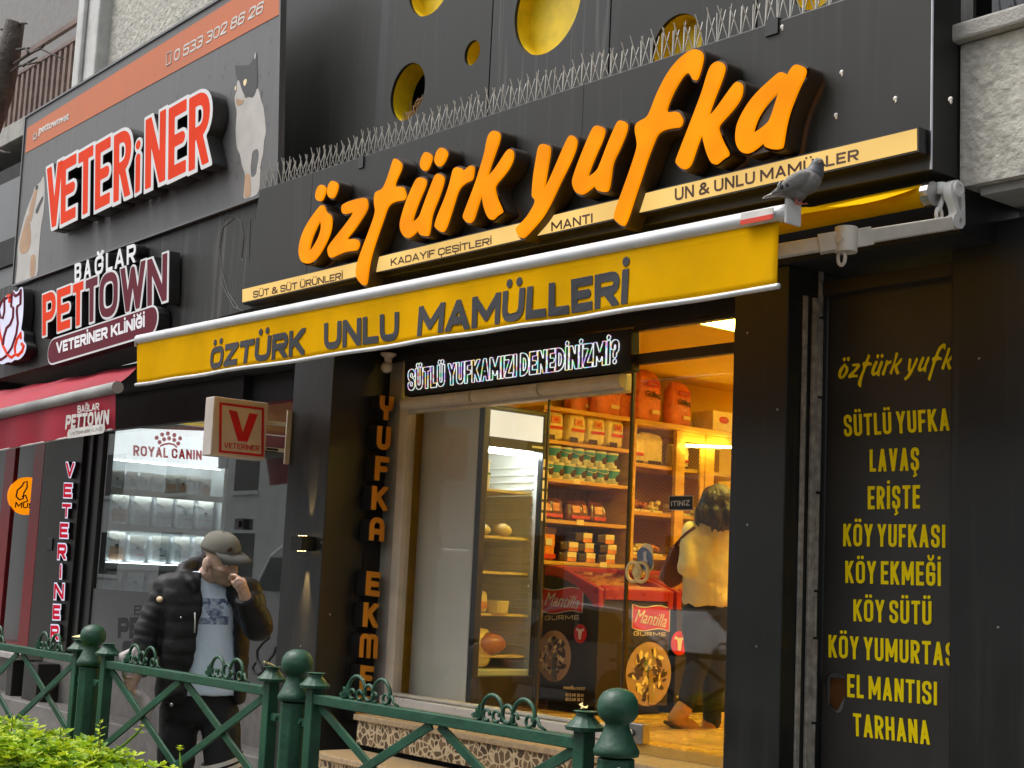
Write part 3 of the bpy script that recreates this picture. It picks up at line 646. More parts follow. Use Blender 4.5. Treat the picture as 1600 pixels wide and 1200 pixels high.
# rough rendered parapet at the right
par = thing("parapet", "rough grey rendered parapet at right of the black sign", "wall", (-3.6,-.5,3.4))
bx("wall", M['stucco'], (-3.672,-.55,3.40), (4,.0,4.05), parent=par)
lb = B(); lb.box((-3.72,-.60,4.055),(4,.0,4.14)); lb.obj("ledge", M['concrete'], par, bevel=.014)
bx("underside", M['soffit'], (-3.60,-.50,3.36), (4,-.2,3.397), parent=par)
bx("upper_window", M['darkglass'], (-3.675,-.30,4.145), (4,-.2,7.5), parent=par)

# vertical black pier trim right of sign
bx("corner_trim", M['black'], (-3.676,-.56,3.2), (-3.665,-.09,3.4))

# ------------------------------------------------------------------ veterinary building
vet = thing("veterinary_shop", "grey veterinary clinic front with tall display window and rough rendered wall above", "shop building", (-12,0,0))
def vx(name, m, a, c, **k): return bx(name, m, a, c, parent=vet, **k)
vx("upper_wall", M['stucco'], (-13.72,-.25,4.3), (-10.2,.1,9.5))
b = B(); b.box((-14.28,-.38,5.4),(-13.72,-.1,9.5)); b.box((-14.12,-.43,5.4),(-13.99,-.38,9.5)); b.obj("corner_downpipe", M['pipe'], vet, bevel=.02)
# lower fascia follows the slope of the street
b = B(); b.prism([V((-16.2,SY+.06,3.34)),V((-9.3,SY+.06,3.53)),V((-9.3,SY+.06,4.5)),V((-16.2,SY+.06,4.28))], (0,.5,0)); b.obj("fascia", M['darkstreak'], vet)
vx("soffit", M['soot'], (-16.2,SY+.53,3.18), (-9.32,.4,3.42))
vx("lintel", M['soot'], (-13.9,-.02,2.95), (-9.3,.1,3.175)); vx("shutter_box", M['soot'], (-13.9,-.10,2.85), (-10.75,-.022,3.174))
vx("left_pier", M['dark'], (-14.9,-.06,.25), (-13.95,.3,3.2), bevel=.006)
vx("door_post", M['black'], (-13.95,-.02,.25), (-13.62,.12,3.2), bevel=.006)
b = B(); b.box((-13.62,-.03,.62),(-13.55,.06,2.95)); b.box((-13.80,-.05,.5),(-13.74,-.02,2.95)); b.obj("window_frame", M['steel'] if 0 else M['dark'], vet, bevel=.004)
vx("window_pane", M['vetglass'], (-13.55,-.004,.68), (-11.115,.004,2.95))
vx("window_pane", M['vetglass'], (-11.105,-.004,.68), (-9.3,.004,2.95))
vx("frosted_film", M['frost'], (-13.54,-.012,.68), (-9.32,-.008,P(300,931,Y=0).z))
b = B(); c = P(378,819,Y=-.02); b.box(c+V((-.075,-.03,-.045)), c+V((.075,.03,.045))); b.box(c+V((-.035,-.05,-.025)), c+V((.035,-.03,.025))); b.obj("glass_lock", M['black'], vet, bevel=.006)
# granite base and plinths
vx("base", M['granite'], (-16,-.14,.2), (-9.3,.05,.66), bevel=.01)
vx("plinth", M['granite'], (-16,-.45,0), (-9.295,-.14,.26), bevel=.012)
b = B(); b.box((-15.6,-.40,.62),(-14.3,-.142,.68)); b.obj("stone_ledge", M['concrete'], vet, bevel=.01)
for a_, c_ in ((-14.62,-14.48),(-14.2,-13.85)): vx("ledge_support", M['dark'], (a_,-.36,.262), (c_,-.145,.615), bevel=.006)
vx("outlet_box", M['black'], (-14.62,-.075,1.70), (-14.47,-.06,1.82), bevel=.004)
# interior
vx("floor", M['granite'], (-13.9,.1,.4), (-9.3,4.5,.5))
vx("ceiling", M['shopwall'], (-13.9,.1,3.05), (-9.3,4.5,3.15))
vx("room_side_wall", M['vetgrey'], (-14.0,.1,.5), (-13.98,4.5,3.05))
vx("room_far_wall", M['frost'], (-13.98,4.4,.5), (-9.3,4.5,3.05))
vx("room_right_wall", M['vetgrey'], (-9.35,.1,.5), (-9.3,4.4,3.05))

# left neighbour with balcony
nb = thing("neighbour_building", "grey building at far left with rusty barred balcony and dark red shop frame", "building", (-17,0,0))
def nx(name, m, a, c, **k): return bx(name, m, a, c, parent=nb, **k)
nx("upper_wall", M['stucco'], (-30,.35,4.3), (-14.3,.6,7.0)); nx("rear_wall", M['granite'], (-30,1.2,7.0), (-14.3,1.4,12.0))
b = B(); b.box((-30,-.22,6.28),(-14.3,.7,6.5)); b.obj("balcony_slab", M['concrete'], nb, bevel=.01)
rl = B(); rl.box((-30,-.05,7.42),(-14.5,0,7.48)); rl.box((-30,-.045,6.58),(-14.5,-.005,6.62)); rl.box((-30,-.05,7.22),(-14.5,0,7.26))
rail = rl.obj("railing", M['rust'], nb)
b = B(); x = -14.6
while x > -22: b.box((x-.035,-.04,6.56),(x+.035,-.005,7.24)); x -= .155
b.obj("railing_bars", M['rust'], rail); rail["kind"] = "thing" if 0 else ""
del rail["kind"]
nx("shop_sign_panel", M['frost'], (-30,-.3,4.35), (-14.75,.2,5.75)); nx("sign_dark_band", M['soot'], (-30,-.25,5.75), (-14.75,.3,5.95))  # grey sign panel with a plain dark band along its top
nx("sign_edge", M['orange'] if 0 else M['yellowpaint'], (-14.95,-.34,4.2), (-14.86,-.3,4.75)); nx("lower_sign_band", M['soot'], (-30,-.33,4.75), (-14.75,-.305,5.05))
nx("shop_wall", M['frost'], (-30,.25,.25), (-14.9,.4,3.3)); nx("soffit", M['soot'], (-30,-.6,3.3), (-14.9,.4,3.45))
for xa_, xb_ in ((41,57),(-4,11)): nx("red_post", M['darkred'], (P(xa_,850,Y=-.05).x,-.05,.3), (P(xb_,850,Y=-.05).x,.0,3.3), bevel=.006)
nx("red_sill", M['darkred'], (-30,-.06,.55), (-15.24,.24,.72), bevel=.006)
nx("base", M['granite'], (-30,-.1,0), (-14.92,.3,.54))

# buildings over the road (seen only in the shop windows)
opp = thing("apartment_block", "pale rendered apartment block across the road mirrored in the shop windows", "building", (-10,-20,0))
bx("wall", M['beige'], (-62,-25,0), (25,-20,7.6), parent=opp)
winm = B(); 
for k in range(15):
    for j in range(2):
        x = -58+k*5.4; o = B(); o.box((x,-20.02,1.2+j*3.2),(x+1.7,-19.98,2.9+j*3.2)); wo = o.obj("window", M['darkglass'], opp); fo = B(); fo.box((x-.12,-20.01,1.05+j*3.2),(x+1.82,-19.9,1.19+j*3.2)); fo.obj("sill", M['white'], wo)
# parked van, seen as a reflection
van = thing("parked_van", "white van parked at the kerb mirrored in the clinic window", "van", (-22.5,-8.6,-.13))
def car(root, prof, x0, y0, y1, win, wheels):
    b = B(); pr = [V((x0+x, y0, z-.13)) for x, z in prof]; b.prism(pr, (0,y1-y0,0)); b.obj("body", M['carwhite'], root, bevel=.06)
    for k, wq in enumerate(win):
        for yy, s in ((y0,-1),(y1,1)):
            g = B(); g.prism([V((x0+x, yy+s*.004, z-.13)) for x, z in wq], (0,s*.008,0)); g.obj("side_window", M['darkglass'], root)
    for wxx in wheels:
        for yy, s in ((y0,-1),(y1,1)):
            g = B(); g.lathe((x0+wxx, yy-s*.12, .33-.13), [(.001,0),(.2,0),(.33,.02),(.33,.2),(.2,.22),(.001,.2)], 20, (0,s,0)); g.obj("wheel", M['rubber'], root)
car(van, [(0,.3),(.05,1.0),(.15,1.15),(.95,1.35),(1.55,2.05),(2.0,2.25),(5.0,2.25),(5.1,.3)], -25.0, -9.6, -7.7, [[(1.15,1.38),(1.62,1.98),(2.2,1.98),(2.2,1.38)],[(2.35,1.38),(2.35,1.98),(3.4,1.98),(3.4,1.38)]], (.95,4.15))
pc = thing("parked_car", "white hatchback parked at the kerb mirrored in the bakery window", "car", (-15.5,-8.4,-.13))
car(pc, [(0,.3),(.02,.75),(.25,.85),(1.05,.97),(1.8,1.42),(2.3,1.5),(3.3,1.45),(3.9,1.05),(4.1,.9),(4.1,.3)], -17.6, -9.4, -7.7, [[(1.25,.98),(1.85,1.36),(2.4,1.42),(2.4,.98)],[(2.5,.98),(2.5,1.42),(3.2,1.38),(3.6,1.0)]], (.8,3.3))
# ------------------------------------------------------------------ main sign
sign = thing("bakery_sign", "large black fascia sign with lit orange script letters over a cream strip", "shop sign", (-6.6,SY,3.5))
tl, tr, br, bl = P(405.7,296,Y=SY), P(1452,-45,Y=SY), P(1455,265,Y=SY), P(379,476,Y=SY)
tr.x = br.x = -3.682
b = B(); b.prism([bl, br, tr, tl], (0,.22,0)); b.obj("sign_board", M['dark'], sign, bevel=.006)
b = B(); b.box((tl.x,-.74,tr.z-.25),(br.x-.002,-.34,tr.z-.24)); b.obj("top_ledge", M['black'], sign)
b = B(); b.tube([br+V((.002,-.002,0)), tr+V((.002,-.002,0))], .006, 6); b.obj("corner_bead", M['steel'], sign)
for x_ in (487.0, 905.0):
    p_ = P(x_, 300, Y=SY-.0005); b = B(); t_ = (p_.x-tl.x)/(tr.x-tl.x); b.box((p_.x-.002,SY-.0012,bl.z+(br.z-bl.z)*t_+.01),(p_.x+.002,SY+.002,tl.z+(tr.z-tl.z)*t_-.006)); b.obj("panel_joint", M['soot'], sign)
LY = SY-.13
T1 = ((450,240), 5.455); T2 = ((600,190), 6.314); T3 = ((790,160), 5.217); T4 = ((940,60), 3.873); T5 = ((1040,70), 5.454)
GL = [
 (T1, [(292,432),(310,455),(322,498),(350,512),(368,540),(372,590),(362,660),(330,745),(285,830),(240,895),(195,930),(150,940),(118,925),(98,885),(90,830),(100,750),(130,660),(180,570),(230,500),(265,455)],
      [(276,570),(283,610),(280,650),(262,710),(230,770),(195,825),(178,825),(185,780),(205,710),(235,640),(262,585)]),
 (T1, [(285,260),(308,275),(322,298),(312,345),(290,395),(268,408),(245,400),(232,370),(238,320),(260,275)]),
 (T1, [(380,228),(410,242),(425,268),(415,320),(392,370),(370,385),(345,370),(332,335),(340,280),(360,240)]),
 (T1, [(470,430),(520,405),(650,370),(670,390),(678,440),(665,490),(620,560),(560,650),(485,738),(570,722),(600,740),(605,775),(590,815),(570,828),(500,832),(420,862),(362,893),(345,870),(335,815),(350,780),(420,690),(500,590),(570,490),(500,515),(465,515),(455,480),(458,445)]),
 (T1, [(908,32),(950,65),(968,90),(960,140),(925,210),(905,265),(920,282),(978,278),(992,310),(1005,365),(985,398),(920,405),(870,425),(840,465),(810,560),(770,670),(730,790),(700,900),(685,980),(672,1095),(655,1128),(630,1118),(590,1070),(578,1040),(580,980),(600,900),(640,790),(690,660),(730,550),(745,490),(738,450),(732,400),(740,340),(755,320),(800,305),(825,265),(860,170),(890,70)]),
 (T2, [(360,545),(400,560),(415,590),(400,650),(360,740),(315,850),(280,960),(285,990),(310,975),(350,935),(370,880),(420,740),(470,610),(505,525),(535,508),(570,525),(590,555),(580,620),(540,740),(490,860),(465,940),(455,1030),(440,1110),(425,1132),(375,1128),(345,1110),(338,1065),(280,1125),(240,1150),(215,1148),(185,1120),(160,1070),(155,1010),(175,920),(220,780),(280,640),(320,560)]),
 (T2, [(420,295),(455,315),(475,345),(460,400),(435,460),(410,488),(385,485),(360,455),(353,410),(370,350),(395,305)]),
 (T2, [(568,252),(600,268),(625,305),(615,350),(585,410),(550,447),(525,440),(500,405),(498,360),(520,295),(545,262)]),
 (T2, [(700,450),(740,447),(770,465),(775,492),(800,475),(850,430),(880,435),(885,470),(875,550),(860,580),(800,605),(750,645),(720,700),(690,800),(650,930),(610,1050),(580,1092),(560,1090),(505,1050),(498,1020),(530,920),(590,780),(640,640),(665,540),(680,475)]),
 (T2, [(1060,95),(1090,85),(1125,98),(1142,130),(1135,190),(1100,290),(1050,430),(1020,530),(1018,552),(1040,525),(1090,470),(1150,380),(1200,300),(1235,265),(1260,275),(1275,310),(1268,380),(1230,460),(1170,540),(1090,630),(1095,690),(1120,770),(1170,880),(1160,900),(1110,930),(1075,970),(1045,970),(1015,930),(985,850),(970,770),(965,700),(940,780),(905,890),(880,970),(850,1000),(825,1003),(790,970),(775,935),(800,870),(850,740),(900,610),(950,450),(990,320),(1010,200),(1030,130)]),
 (T3, [(290,335),(340,340),(362,365),(360,420),(345,500),(325,620),(315,700),(330,685),(370,600),(430,460),(490,320),(520,268),(545,265),(575,295),(578,340),(555,420),(500,540),(440,660),(390,770),(340,870),(290,950),(220,1030),(160,1095),(130,1112),(100,1085),(82,1040),(90,1015),(140,970),(190,910),(250,800),(215,775),(215,730),(225,600),(250,450),(265,365)]),
 (T3, [(725,190),(760,185),(800,205),(808,235),(785,310),(735,420),(690,530),(668,600),(680,605),(745,555),(770,500),(830,340),(885,210),(915,150),(945,143),(980,160),(992,190),(980,250),(930,370),(880,470),(865,530),(855,620),(840,705),(820,732),(770,730),(735,710),(728,675),(680,715),(630,752),(595,752),(560,720),(540,660),(548,610),(590,490),(650,340),(700,225)]),
 (T4, [(540,68),(575,62),(605,78),(614,110),(605,160),(585,230),(570,255),(550,252),(540,225),(520,205),(495,220),(465,265),(430,330),(400,400),(390,440),(415,447),(460,438),(478,465),(492,495),(475,540),(430,542),(370,555),(335,580),(310,640),(275,730),(240,840),(200,960),(165,1070),(140,1132),(122,1138),(80,1100),(72,1085),(85,1030),(130,910),(180,770),(215,660),(213,620),(200,560),(205,520),(230,498),(270,480),(290,450),(330,340),(390,220),(450,140),(500,95)]),
 (T5, [(420,145),(460,138),(490,155),(505,190),(495,240),(460,340),(400,490),(362,610),(400,580),(460,500),(530,400),(590,320),(620,310),(650,330),(655,380),(640,450),(590,530),(510,620),(445,690),(455,740),(490,830),(550,935),(490,970),(440,1015),(415,1023),(385,1005),(350,930),(320,820),(310,750),(270,850),(225,990),(200,1040),(165,1062),(140,1062),(95,1020),(82,995),(110,920),(180,740),(250,560),(310,400),(350,260),(380,180)]),
 (T5, [(985,228),(1020,238),(1035,265),(1060,210),(1095,170),(1130,165),(1180,185),(1197,215),(1185,270),(1140,360),(1090,480),(1050,590),(1020,720),(1000,860),(985,885),(930,893),(870,885),(840,865),(835,830),(780,880),(720,920),(670,930),(630,905),(600,850),(592,780),(605,680),(650,580),(720,470),(800,380),(900,290),(950,245)],
      [(965,400),(945,460),(915,560),(890,630),(870,665),(800,720),(745,755),(755,700),(790,610),(850,520),(920,440)]),
]
last = None
for g in GL:
    (ox, oy), s = g[0]; loops = [[(ox+x/s, oy+y/s) for x, y in lp] for lp in g[1:]]
    body = shape("letter", loops, LY, (-.115,-.012), M['brownblack'], sign, 2, .010)
    shape("letter_face", loops, LY, (-.011,.004), M['orange'], body, 2, -.002)
# cream strip
STY = SY-.07
q = qY((378.5,474.2),(1435.8,236.8),(378.7,451),(1435.5,197.7),STY)
b = B(); b.prism(q[:2]+[q[3],q[2]], (0,.068,0)); st = b.obj("strip_box", M['black'], sign)
e = .008
b = B(); b.prism([q[0]+V((e,-.004,e)),q[1]+V((-e,-.004,e)),q[3]+V((-e,-.004,-e)),q[2]+V((e,-.004,-e))], (0,.003,0)); b.obj("strip_face", M['strip'], st)
for t, LL, LR, UL, UR in (("SÜT & SÜT ÜRÜNLERİ",(397,466),(536.5,436.5),(397,455.5),(536.5,425.5)), ("KADAYIF ÇEŞİTLERİ",(612,416),(769,382),(612,404.5),(769,371)),
                      ("MANTI",(863,362),(927,348),(863,347.5),(927,333.5)), ("UN & UNLU MAMÜLLER",(1056,314.5),(1343,250),(1056,295),(1343,233))):
    blk("lettering", t, qY(LL,LR,UL,UR,STY), M['ink'], st, (.005,.008), .185, .20)
# droppings on the board
b = B()
for x, y in ((1315,113),(1306,180),(1399,154),(1485,155),(1222,42)):
    c = P(x,y,Y=SY); b = B(); b.ell(c, (.012,.006,.012), None, 8, 6); b.ell(c+V((.004,0,-.012)), (.006,.005,.012), None, 8, 6); b.obj("dropping", M['offwhite'], sign, smooth=True)

# bird spikes along the top of the sign
spk = thing("bird_spike_strip", "row of thin steel bird spikes along the top edge of the black sign", "bird spikes", tl+V((0,.02,0)))
n = 74
def top_at(t): return tl*(1-t)+tr*t
b = B(); b.tube([top_at(0)+V((0,.03,.004)), top_at(1)+V((0,.03,.004))], .006, 6); b.obj("base_rail", M['wire'], spk)
for k in range(n):
    c = top_at((k+.5)/n)+V((0,.03,.005)); b = B(); h = random.uniform(.14,.175)
    for dx, dy in ((-.035,-.05),(.035,-.02),(.008,.05),(-.015,.02)):
        b.tube([c+V((dx*.1,dy*.1,0)), c+V((dx+random.uniform(-.008,.008), dy*.9, h+random.uniform(-.015,.01)))], .0030, 4)
    b.obj("spike", M['wire'], spk)
b = B(); c = P(563,258,Y=SY-.01); b.box(c+V((-.03,0,-.02)),c+V((.03,.05,.06))); b.obj("clip", M['black'], spk); b = B(); c = P(1205,45,Y=SY-.01); b.box(c+V((-.04,0,-.03)),c+V((.04,.05,.05))); b.obj("clip", M['black'], spk)

# ------------------------------------------------------------------ yellow awning
awn = thing("yellow_awning", "yellow folding arm awning with black lettering on its valance and white front bar", "awning", (-6.5,-1.2,3.1))
AY = -1.68
A0, A1 = P(217,531,Y=AY), P(1235,331,Y=AY); A1.x = -3.67
R0, R1 = V((A0.x,-.70,3.36)), V((-3.76,-.70,3.345))
b = B(); N = 40
for k in range(N+1):
    t = k/N; p = R0*(1-t)+R1*t; q = A0*(1-t)+A1*t+V((0,.03,.025)); p = p+V((0,0,.045))
    for j in range(7):
        s = j/6; b.v.append(p*(1-s)+q*s+V((0,0,-.03*math.sin(PI*s)+.004*math.sin(t*47+s*3))))
for k in range(N):
    for j in range(6): a = k*7+j; b.f.append([a,a+1,a+8,a+7]); b.mi.append(0)
fab = b.obj("fabric", M['yellow'], awn, smooth=True)
b = B(); b.tube([A0+V((-.005,0,0)), A1], .034, 16); b.box(A0+V((0,-.03,-.05)), A0+V((.002,.03,.0))); bar = shade_auto(b.obj("front_bar", M['alu'], awn))
b = B(); b.box(A1+V((0,-.045,-.055)), A1+V((.012,.045,.045))); b.obj("end_cap", M['white'], bar, bevel=.005)
q = [P(1157,352,Y=AY-.046),P(1208,342,Y=AY-.046),P(1157,334,Y=AY-.046),P(1208,324,Y=AY-.046)]
b = B(); b.prism([q[0],q[1],q[3],q[2]], (0,.004,0)); sk = b.obj("maker_sticker", M['offwhite'], bar)
b = B(); b.prism([q[0]+V((0,-.003,0)),q[1]+V((0,-.003,0)),q[1]+V((0,-.003,.02)),q[0]+V((0,-.003,.02))], (0,.002,0)); b.obj("red_stripe", M['labelred'], sk)
# valance: rippled cloth
V0, V1 = P(216,600,Y=AY), P(1220,447,Y=AY)
b = B(); N = 160; J = 8
def val(t, s):
    top = A0*(1-t)+A1*t+V((0,0,-.03)); top.x -= .055*t; bot = V0*(1-t)+V1*t; p = top*(1-s)+bot*s
    return p+V((0, s*(.010*math.sin(t*41+1.3*math.sin(t*9))+.007*math.sin(t*17+.5))-.01, 0))
for k in range(N+1):
    for j in range(J+1): b.v.append(val(k/N, j/J))
for k in range(N):
    for j in range(J): a = k*(J+1)+j; b.f.append([a,a+1,a+J+2,a+J+1]); b.mi.append(0)
vl = b.obj("valance", M['yellow'], awn, smooth=True, solid=.003)
b = B(); b.tube([val(0,1)+V((-.02,0,-.005))]+[val(k/40,1)+V((0,-.001,-.005)) for k in range(41)]+[val(1,1)+V((.012,0,-.005))], .012, 8); b.obj("hem_bar", M['alu'], awn, smooth=True)
def vtext(body, LL, LR, UL, UR):
    q = qY(LL,LR,UL,UR,AY-.022); o = blk("lettering", body, q, M['greyink'], vl, (.0,.002), .26, .10, 0, 50)
    off = worldloc(vl)
    for v_ in o.data.vertices:
        w_ = v_.co+off; t = (w_.x-A0.x)/(A1.x-A0.x); zt_ = A0.z+(A1.z-A0.z)*t-.03; zb_ = V0.z+(V1.z-V0.z)*t
        v_.co.y += val(t, (zt_-w_.z)/(zt_-zb_)).y-(AY-.022)-.004
vtext("ÖZTÜRK", (326,577.5),(472,553.5),(328,543.5),(475,511.5))
vtext("UNLU", (504.5,547),(619.5,530.5),(504.8,505),(621,486.5))
vtext("MAMÜLLERİ", (652,526),(979,474),(654,479),(981,419))
# roller, bracket, folding arm
b = B(); b.tube([R0, R1+V((.02,0,0))], .05, 16); b.obj("roller", M['yellow'], awn, smooth=True)
b = B(); b.tube([R1+V((.02,0,0)), R1+V((.06,0,0))], .055, 14); b.obj("roller_end", M['steel'], awn)
bk = []
XB = -3.655
def bpx(x, y): p = P(x, y, X=XB); return p
out = [(1481,286),(1489,281),(1497,286),(1501,300),(1502,330),(1502,359),(1484,356),(1484,337),(1489,335),(1487,322),(1481,309),(1479,296)]
loops = [[bpx(*p) for p in out], [bpx(*p) for p in ((1490,309),(1496,308),(1498,330),(1494,331),(1492,322))], [bpx(*p) for p in ((1493,341),(1498,341),(1498,352),(1493,351))]]
org = bpx(1490,320); me = outline_mesh(loops, org, V((0,1,0)), V((0,0,1)), .02, 0, 1)
for v_ in me.vertices: v_.co = V((XB+v_.co.z, org.y+v_.co.x, org.z+v_.co.y))
br_ = link("wall_bracket", me, M['white'], awn)
c = bpx(1490,297); b = B(); b.lathe(c+V((.02,0,0)), [(.001,0),(.035,0),(.035,.012),(.022,.012),(.022,.006),(.001,.006)], 20, (1,0,0)); b.obj("gear_cover", M['white'], br_)
b = B(); c = P(1474,295,X=-3.70); b.tube([c+V((0,-.02,.02)),c+V((0,-.02,-.03))], .028, 12); e0 = P(1472,312,X=-3.70); e1 = P(1466,330,X=-3.70); b.tube([c,e0,e1],[.014,.012,.012],8)
ec = P(1467,336,X=-3.70); b.tube([ec+V((0,.020*math.cos(t*PI/7),.032*math.sin(t*PI/7))) for t in range(14)], .009, 8, True); b.obj("crank_eye", M['white'], awn, smooth=True)
# square torsion bar and arm
el = P(1322,375,Y=-1.28); sh_ = P(1484,349,Y=-.66); ad = (sh_-el).normalized(); fe = P(1120,409,Y=-1.60); fd = (fe-el).normalized()
b = B(); b.bar(sh_, el+ad*.03, .042, .06); arm = b.obj("folding_arm", M['cream'], awn, bevel=.006)
b = B(); b.tube([el+V((0,0,-.052)), el+V((0,0,.052))], .046, 20); b.bar(el+ad*.02, el+ad*.13, .056, .075); b.bar(el+fd*.02, el+fd*.11, .056, .075); b.tube([el+V((.0,-.05,.0)), el+V((.0,-.035,.0))], .022, 14)
c2 = el+V((-.005,-.02,-.078)); b.tube([c2+V((.018*math.cos(t*PI/7),0,.03*math.sin(t*PI/7))) for t in range(14)], .008, 6, True); el_o = b.obj("elbow_joint", M['cream'], arm, bevel=.010); shade_auto(el_o)
b = B(); b.bar(el+fd*.03, fe, .042, .058); b.obj("forearm", M['cream'], arm, bevel=.006)

# ------------------------------------------------------------------ LED message board
led = thing("message_display", "black scrolling light board with outlined multicoloured message above the shop window", "display", (-7.4,-.06,2.95))
LDY = -.075
q = qY((632,619),(986,579),(632,558),(986,513),LDY)
b = B(); b.prism([q[0],q[1],q[3],q[2]], (0,.07,0)); b.obj("case", M['soot'], led, bevel=.004)
q = qY((638,609),(969,568),(638,569),(969,527),LDY); q[2] = q[0]+(q[2]-q[0])*1.0
body = "SÜTLÜ YUFKAMIZI DENEDİNİZMİ?"
q = qY((639,610),(967,567),(639,578.5),(968,531),LDY); R = ratio(q); b = B()
for c, x, wd in layout(body, R, .16, .10):
    for lp in glyph_loops(c, wd, .16, .025, 30):
        pts = [(q[0]*(1-s)+q[1]*s)*(1-t)+(q[2]*(1-s)+q[3]*s)*t+V((0,-.006,0)) for s, t in ((((p[0]+x)/R), p[1]) for p in lp)]; m_ = len(pts)
        for i in range(m_):
            a_, c_ = pts[i], pts[(i+1) % m_]; k = max(1, int((c_-a_).length/.02))
            for j in range(k):
                b.m = random.choices([0,1,2,3,4,5],[9,2,1.4,1.4,1.2,.8])[0]; b.bar(a_+(c_-a_)*(j/k), a_+(c_-a_)*((j+1)/k), .004, .0052, (0,-1,0))
b.obj("lettering", M['led'], led)

# ------------------------------------------------------------------ YUFKA EKMEK vertical letters (stand off the pillar reveal)
vs_ = thing("vertical_letter_sign", "flat yellow raised letters YUFKA EKMEK stacked down the black pillar side", "letter sign", (-8.75,-.1,1.8))
XLT = -8.63
col = [("Y",636,655,602.5,40),("U",676,0,599,40),("F",732,0,594.5,40),("K",780,0,589.5,40),("A",826,0,587,38),("E",912,0,581.5,40),("K",961,0,578,40),("M",1010,0,574,40),("E",1058,0,569.5,40),("K",1106,0,566,40)]
ys = [(618,656),(665,703),(712,751),(759,797),(807,845),(892,931),(941,980),(989,1028),(1039,1078),(1086,1126)]
xc = [(592,613.5),(588,609),(585,606),(580,604.5),(576.5,599.5),(571,592.5),(566.5,590),(561,589),(561.5,582),(555.5,577)]
for ch, (y0_, y1_), (x0_, x1_) in zip("YUFKAEKMEK", ys, xc):
    dx = (y1_-y0_)*.055
    q = qX((x0_,y1_-1),(x1_,y1_+1.5),(x0_+dx,y0_),(x1_+dx,y0_+2.5),XLT)
    blk1({'A':'a','M':'m','Y':'y'}.get(ch, ch), q, vs_, (("letter",M['black'],.012,-.115,-.004),("letter_face",M['letteryellow'],0,-.003,.003)), .235 if ch != 'M' else .2)
b = B(); b.box((-8.757,-.16,.75),(-8.75,.03,2.85)); b.obj("back_plate", M['soot'], vs_)
# second set seen edge-on at the door
vs2 = thing("vertical_letter_sign", "dark raised letters seen edge on along the left side of the right black pillar", "letter sign", (-5.03,-.3,1.8))
z = 2.78
for k, (hh, dd) in enumerate([(.2,.045),(.12,.02),(.17,.05),(.15,.03),(.16,.06),(.14,.03),(.17,.05),(.13,.05),(.15,.02),(.17,.06)]):
    b = B(); b.prism([V((-5.025-dd*.2,-.34,z)),V((-5.025-dd,-.30,z)),V((-5.025-dd,-.22,z-hh*.7)),V((-5.025-dd*.3,-.20,z-hh))], (0,.07,0)) if k % 2 else b.box((-5.022-dd,-.33,z),(-5.022,-.2,z-hh)); b.obj("letter", M['soot'], vs2, bevel=.01); z -= .215

# wall lamp
lamp = thing("wall_lamp", "small black up and down wall lamp glowing on the dark pillar", "wall lamp", P(472,849,Y=-.55))
c = P(472,849,Y=-.56); b = B(); b.box(c+V((-.075,-.05,-.05)), c+V((.075,.056,.05))); b.obj("body", M['soot'], lamp, bevel=.006)
for s in (1,-1):
    for k in (-1,0,1):
        b = B(); b.lathe(c+V((k*.042,-.0,s*.052)), [(.001,0),(.008,0),(.008,.003),(.001,.003)], 10, (0,0,s)); b.obj("lens", M['lamp_lens'], lamp)
        ld = bpy.data.lights.new("lamp_beam", 'SPOT'); lo = bpy.data.objects.new("lamp_beam", ld); COL.objects.link(lo); lo.parent = lamp
        lo.location = c+V((k*.045,.018,s*.06))-lamp.location; ld.energy = 45 if s < 0 else 18; ld.color = (1,.62,.24); ld.spot_size = math.radians(22); ld.spot_blend = .6; ld.shadow_soft_size = .004
        lo.rotation_euler = V((k*.20,-.12,-s)).to_track_quat('Z','Y').to_euler()
# dome camera
cam_t = thing("security_camera", "small pale dome camera hanging under the soffit beside the yellow awning", "camera", P(606,560,Y=-.1))
c = P(606,572,Y=-.12); b = B(); b.lathe(c+V((0,0,.03)), [(.001,.06),(.06,.06),(.06,.05),(.03,.03),(.025,-.01)], 18); b.obj("mount", M['cream'], cam_t, smooth=False)
b = B(); b.ell(c+V((0,-.01,-.01)), (.042,.042,.042)); b.obj("dome", M['cream'], cam_t, smooth=True)

# ------------------------------------------------------------------ menu board
mb = thing("menu_board", "tall black board listing products in yellow capitals with a torn hole", "menu board", (-4.3,-.19,1.6))
MY = -.19
hole = [(1297,1053),(1305,1051),(1316,1053),(1323,1062),(1324,1085),(1318,1096),(1310,1113),(1302,1108),(1292,1098),(1288,1075),(1287,1062)]
rect = [V((-4.662,MY,0)),V((-3.905,MY,0)),V((-3.905,MY,3.08)),V((-4.662,MY,3.08))]
me = outline_mesh([rect], V((0,MY,0)), V((1,0,0)), V((0,0,1)), .008, 0, 0); 
me = outline_mesh([rect, [P(*p, Y=MY) for p in hole]], V((0,MY,0)), V((1,0,0)), V((0,0,1)), .008, 0, 0)
for v_ in me.vertices: v_.co = V((v_.co.x, MY-v_.co.z, v_.co.y))
link("board", me, M['menu'], mb)
b = B(); b.box((-4.66,MY+.05,.4),(-4.3,MY+.06,1.2)); b.obj("backing", M['rosewood'], mb)
shape("torn_flap", [[(1291,1097),(1303,1109),(1312,1115),(1319,1110),(1323,1088),(1318,1098),(1310,1113),(1301,1107)]], MY, (.008,.014), M['frost'], mb, 1)
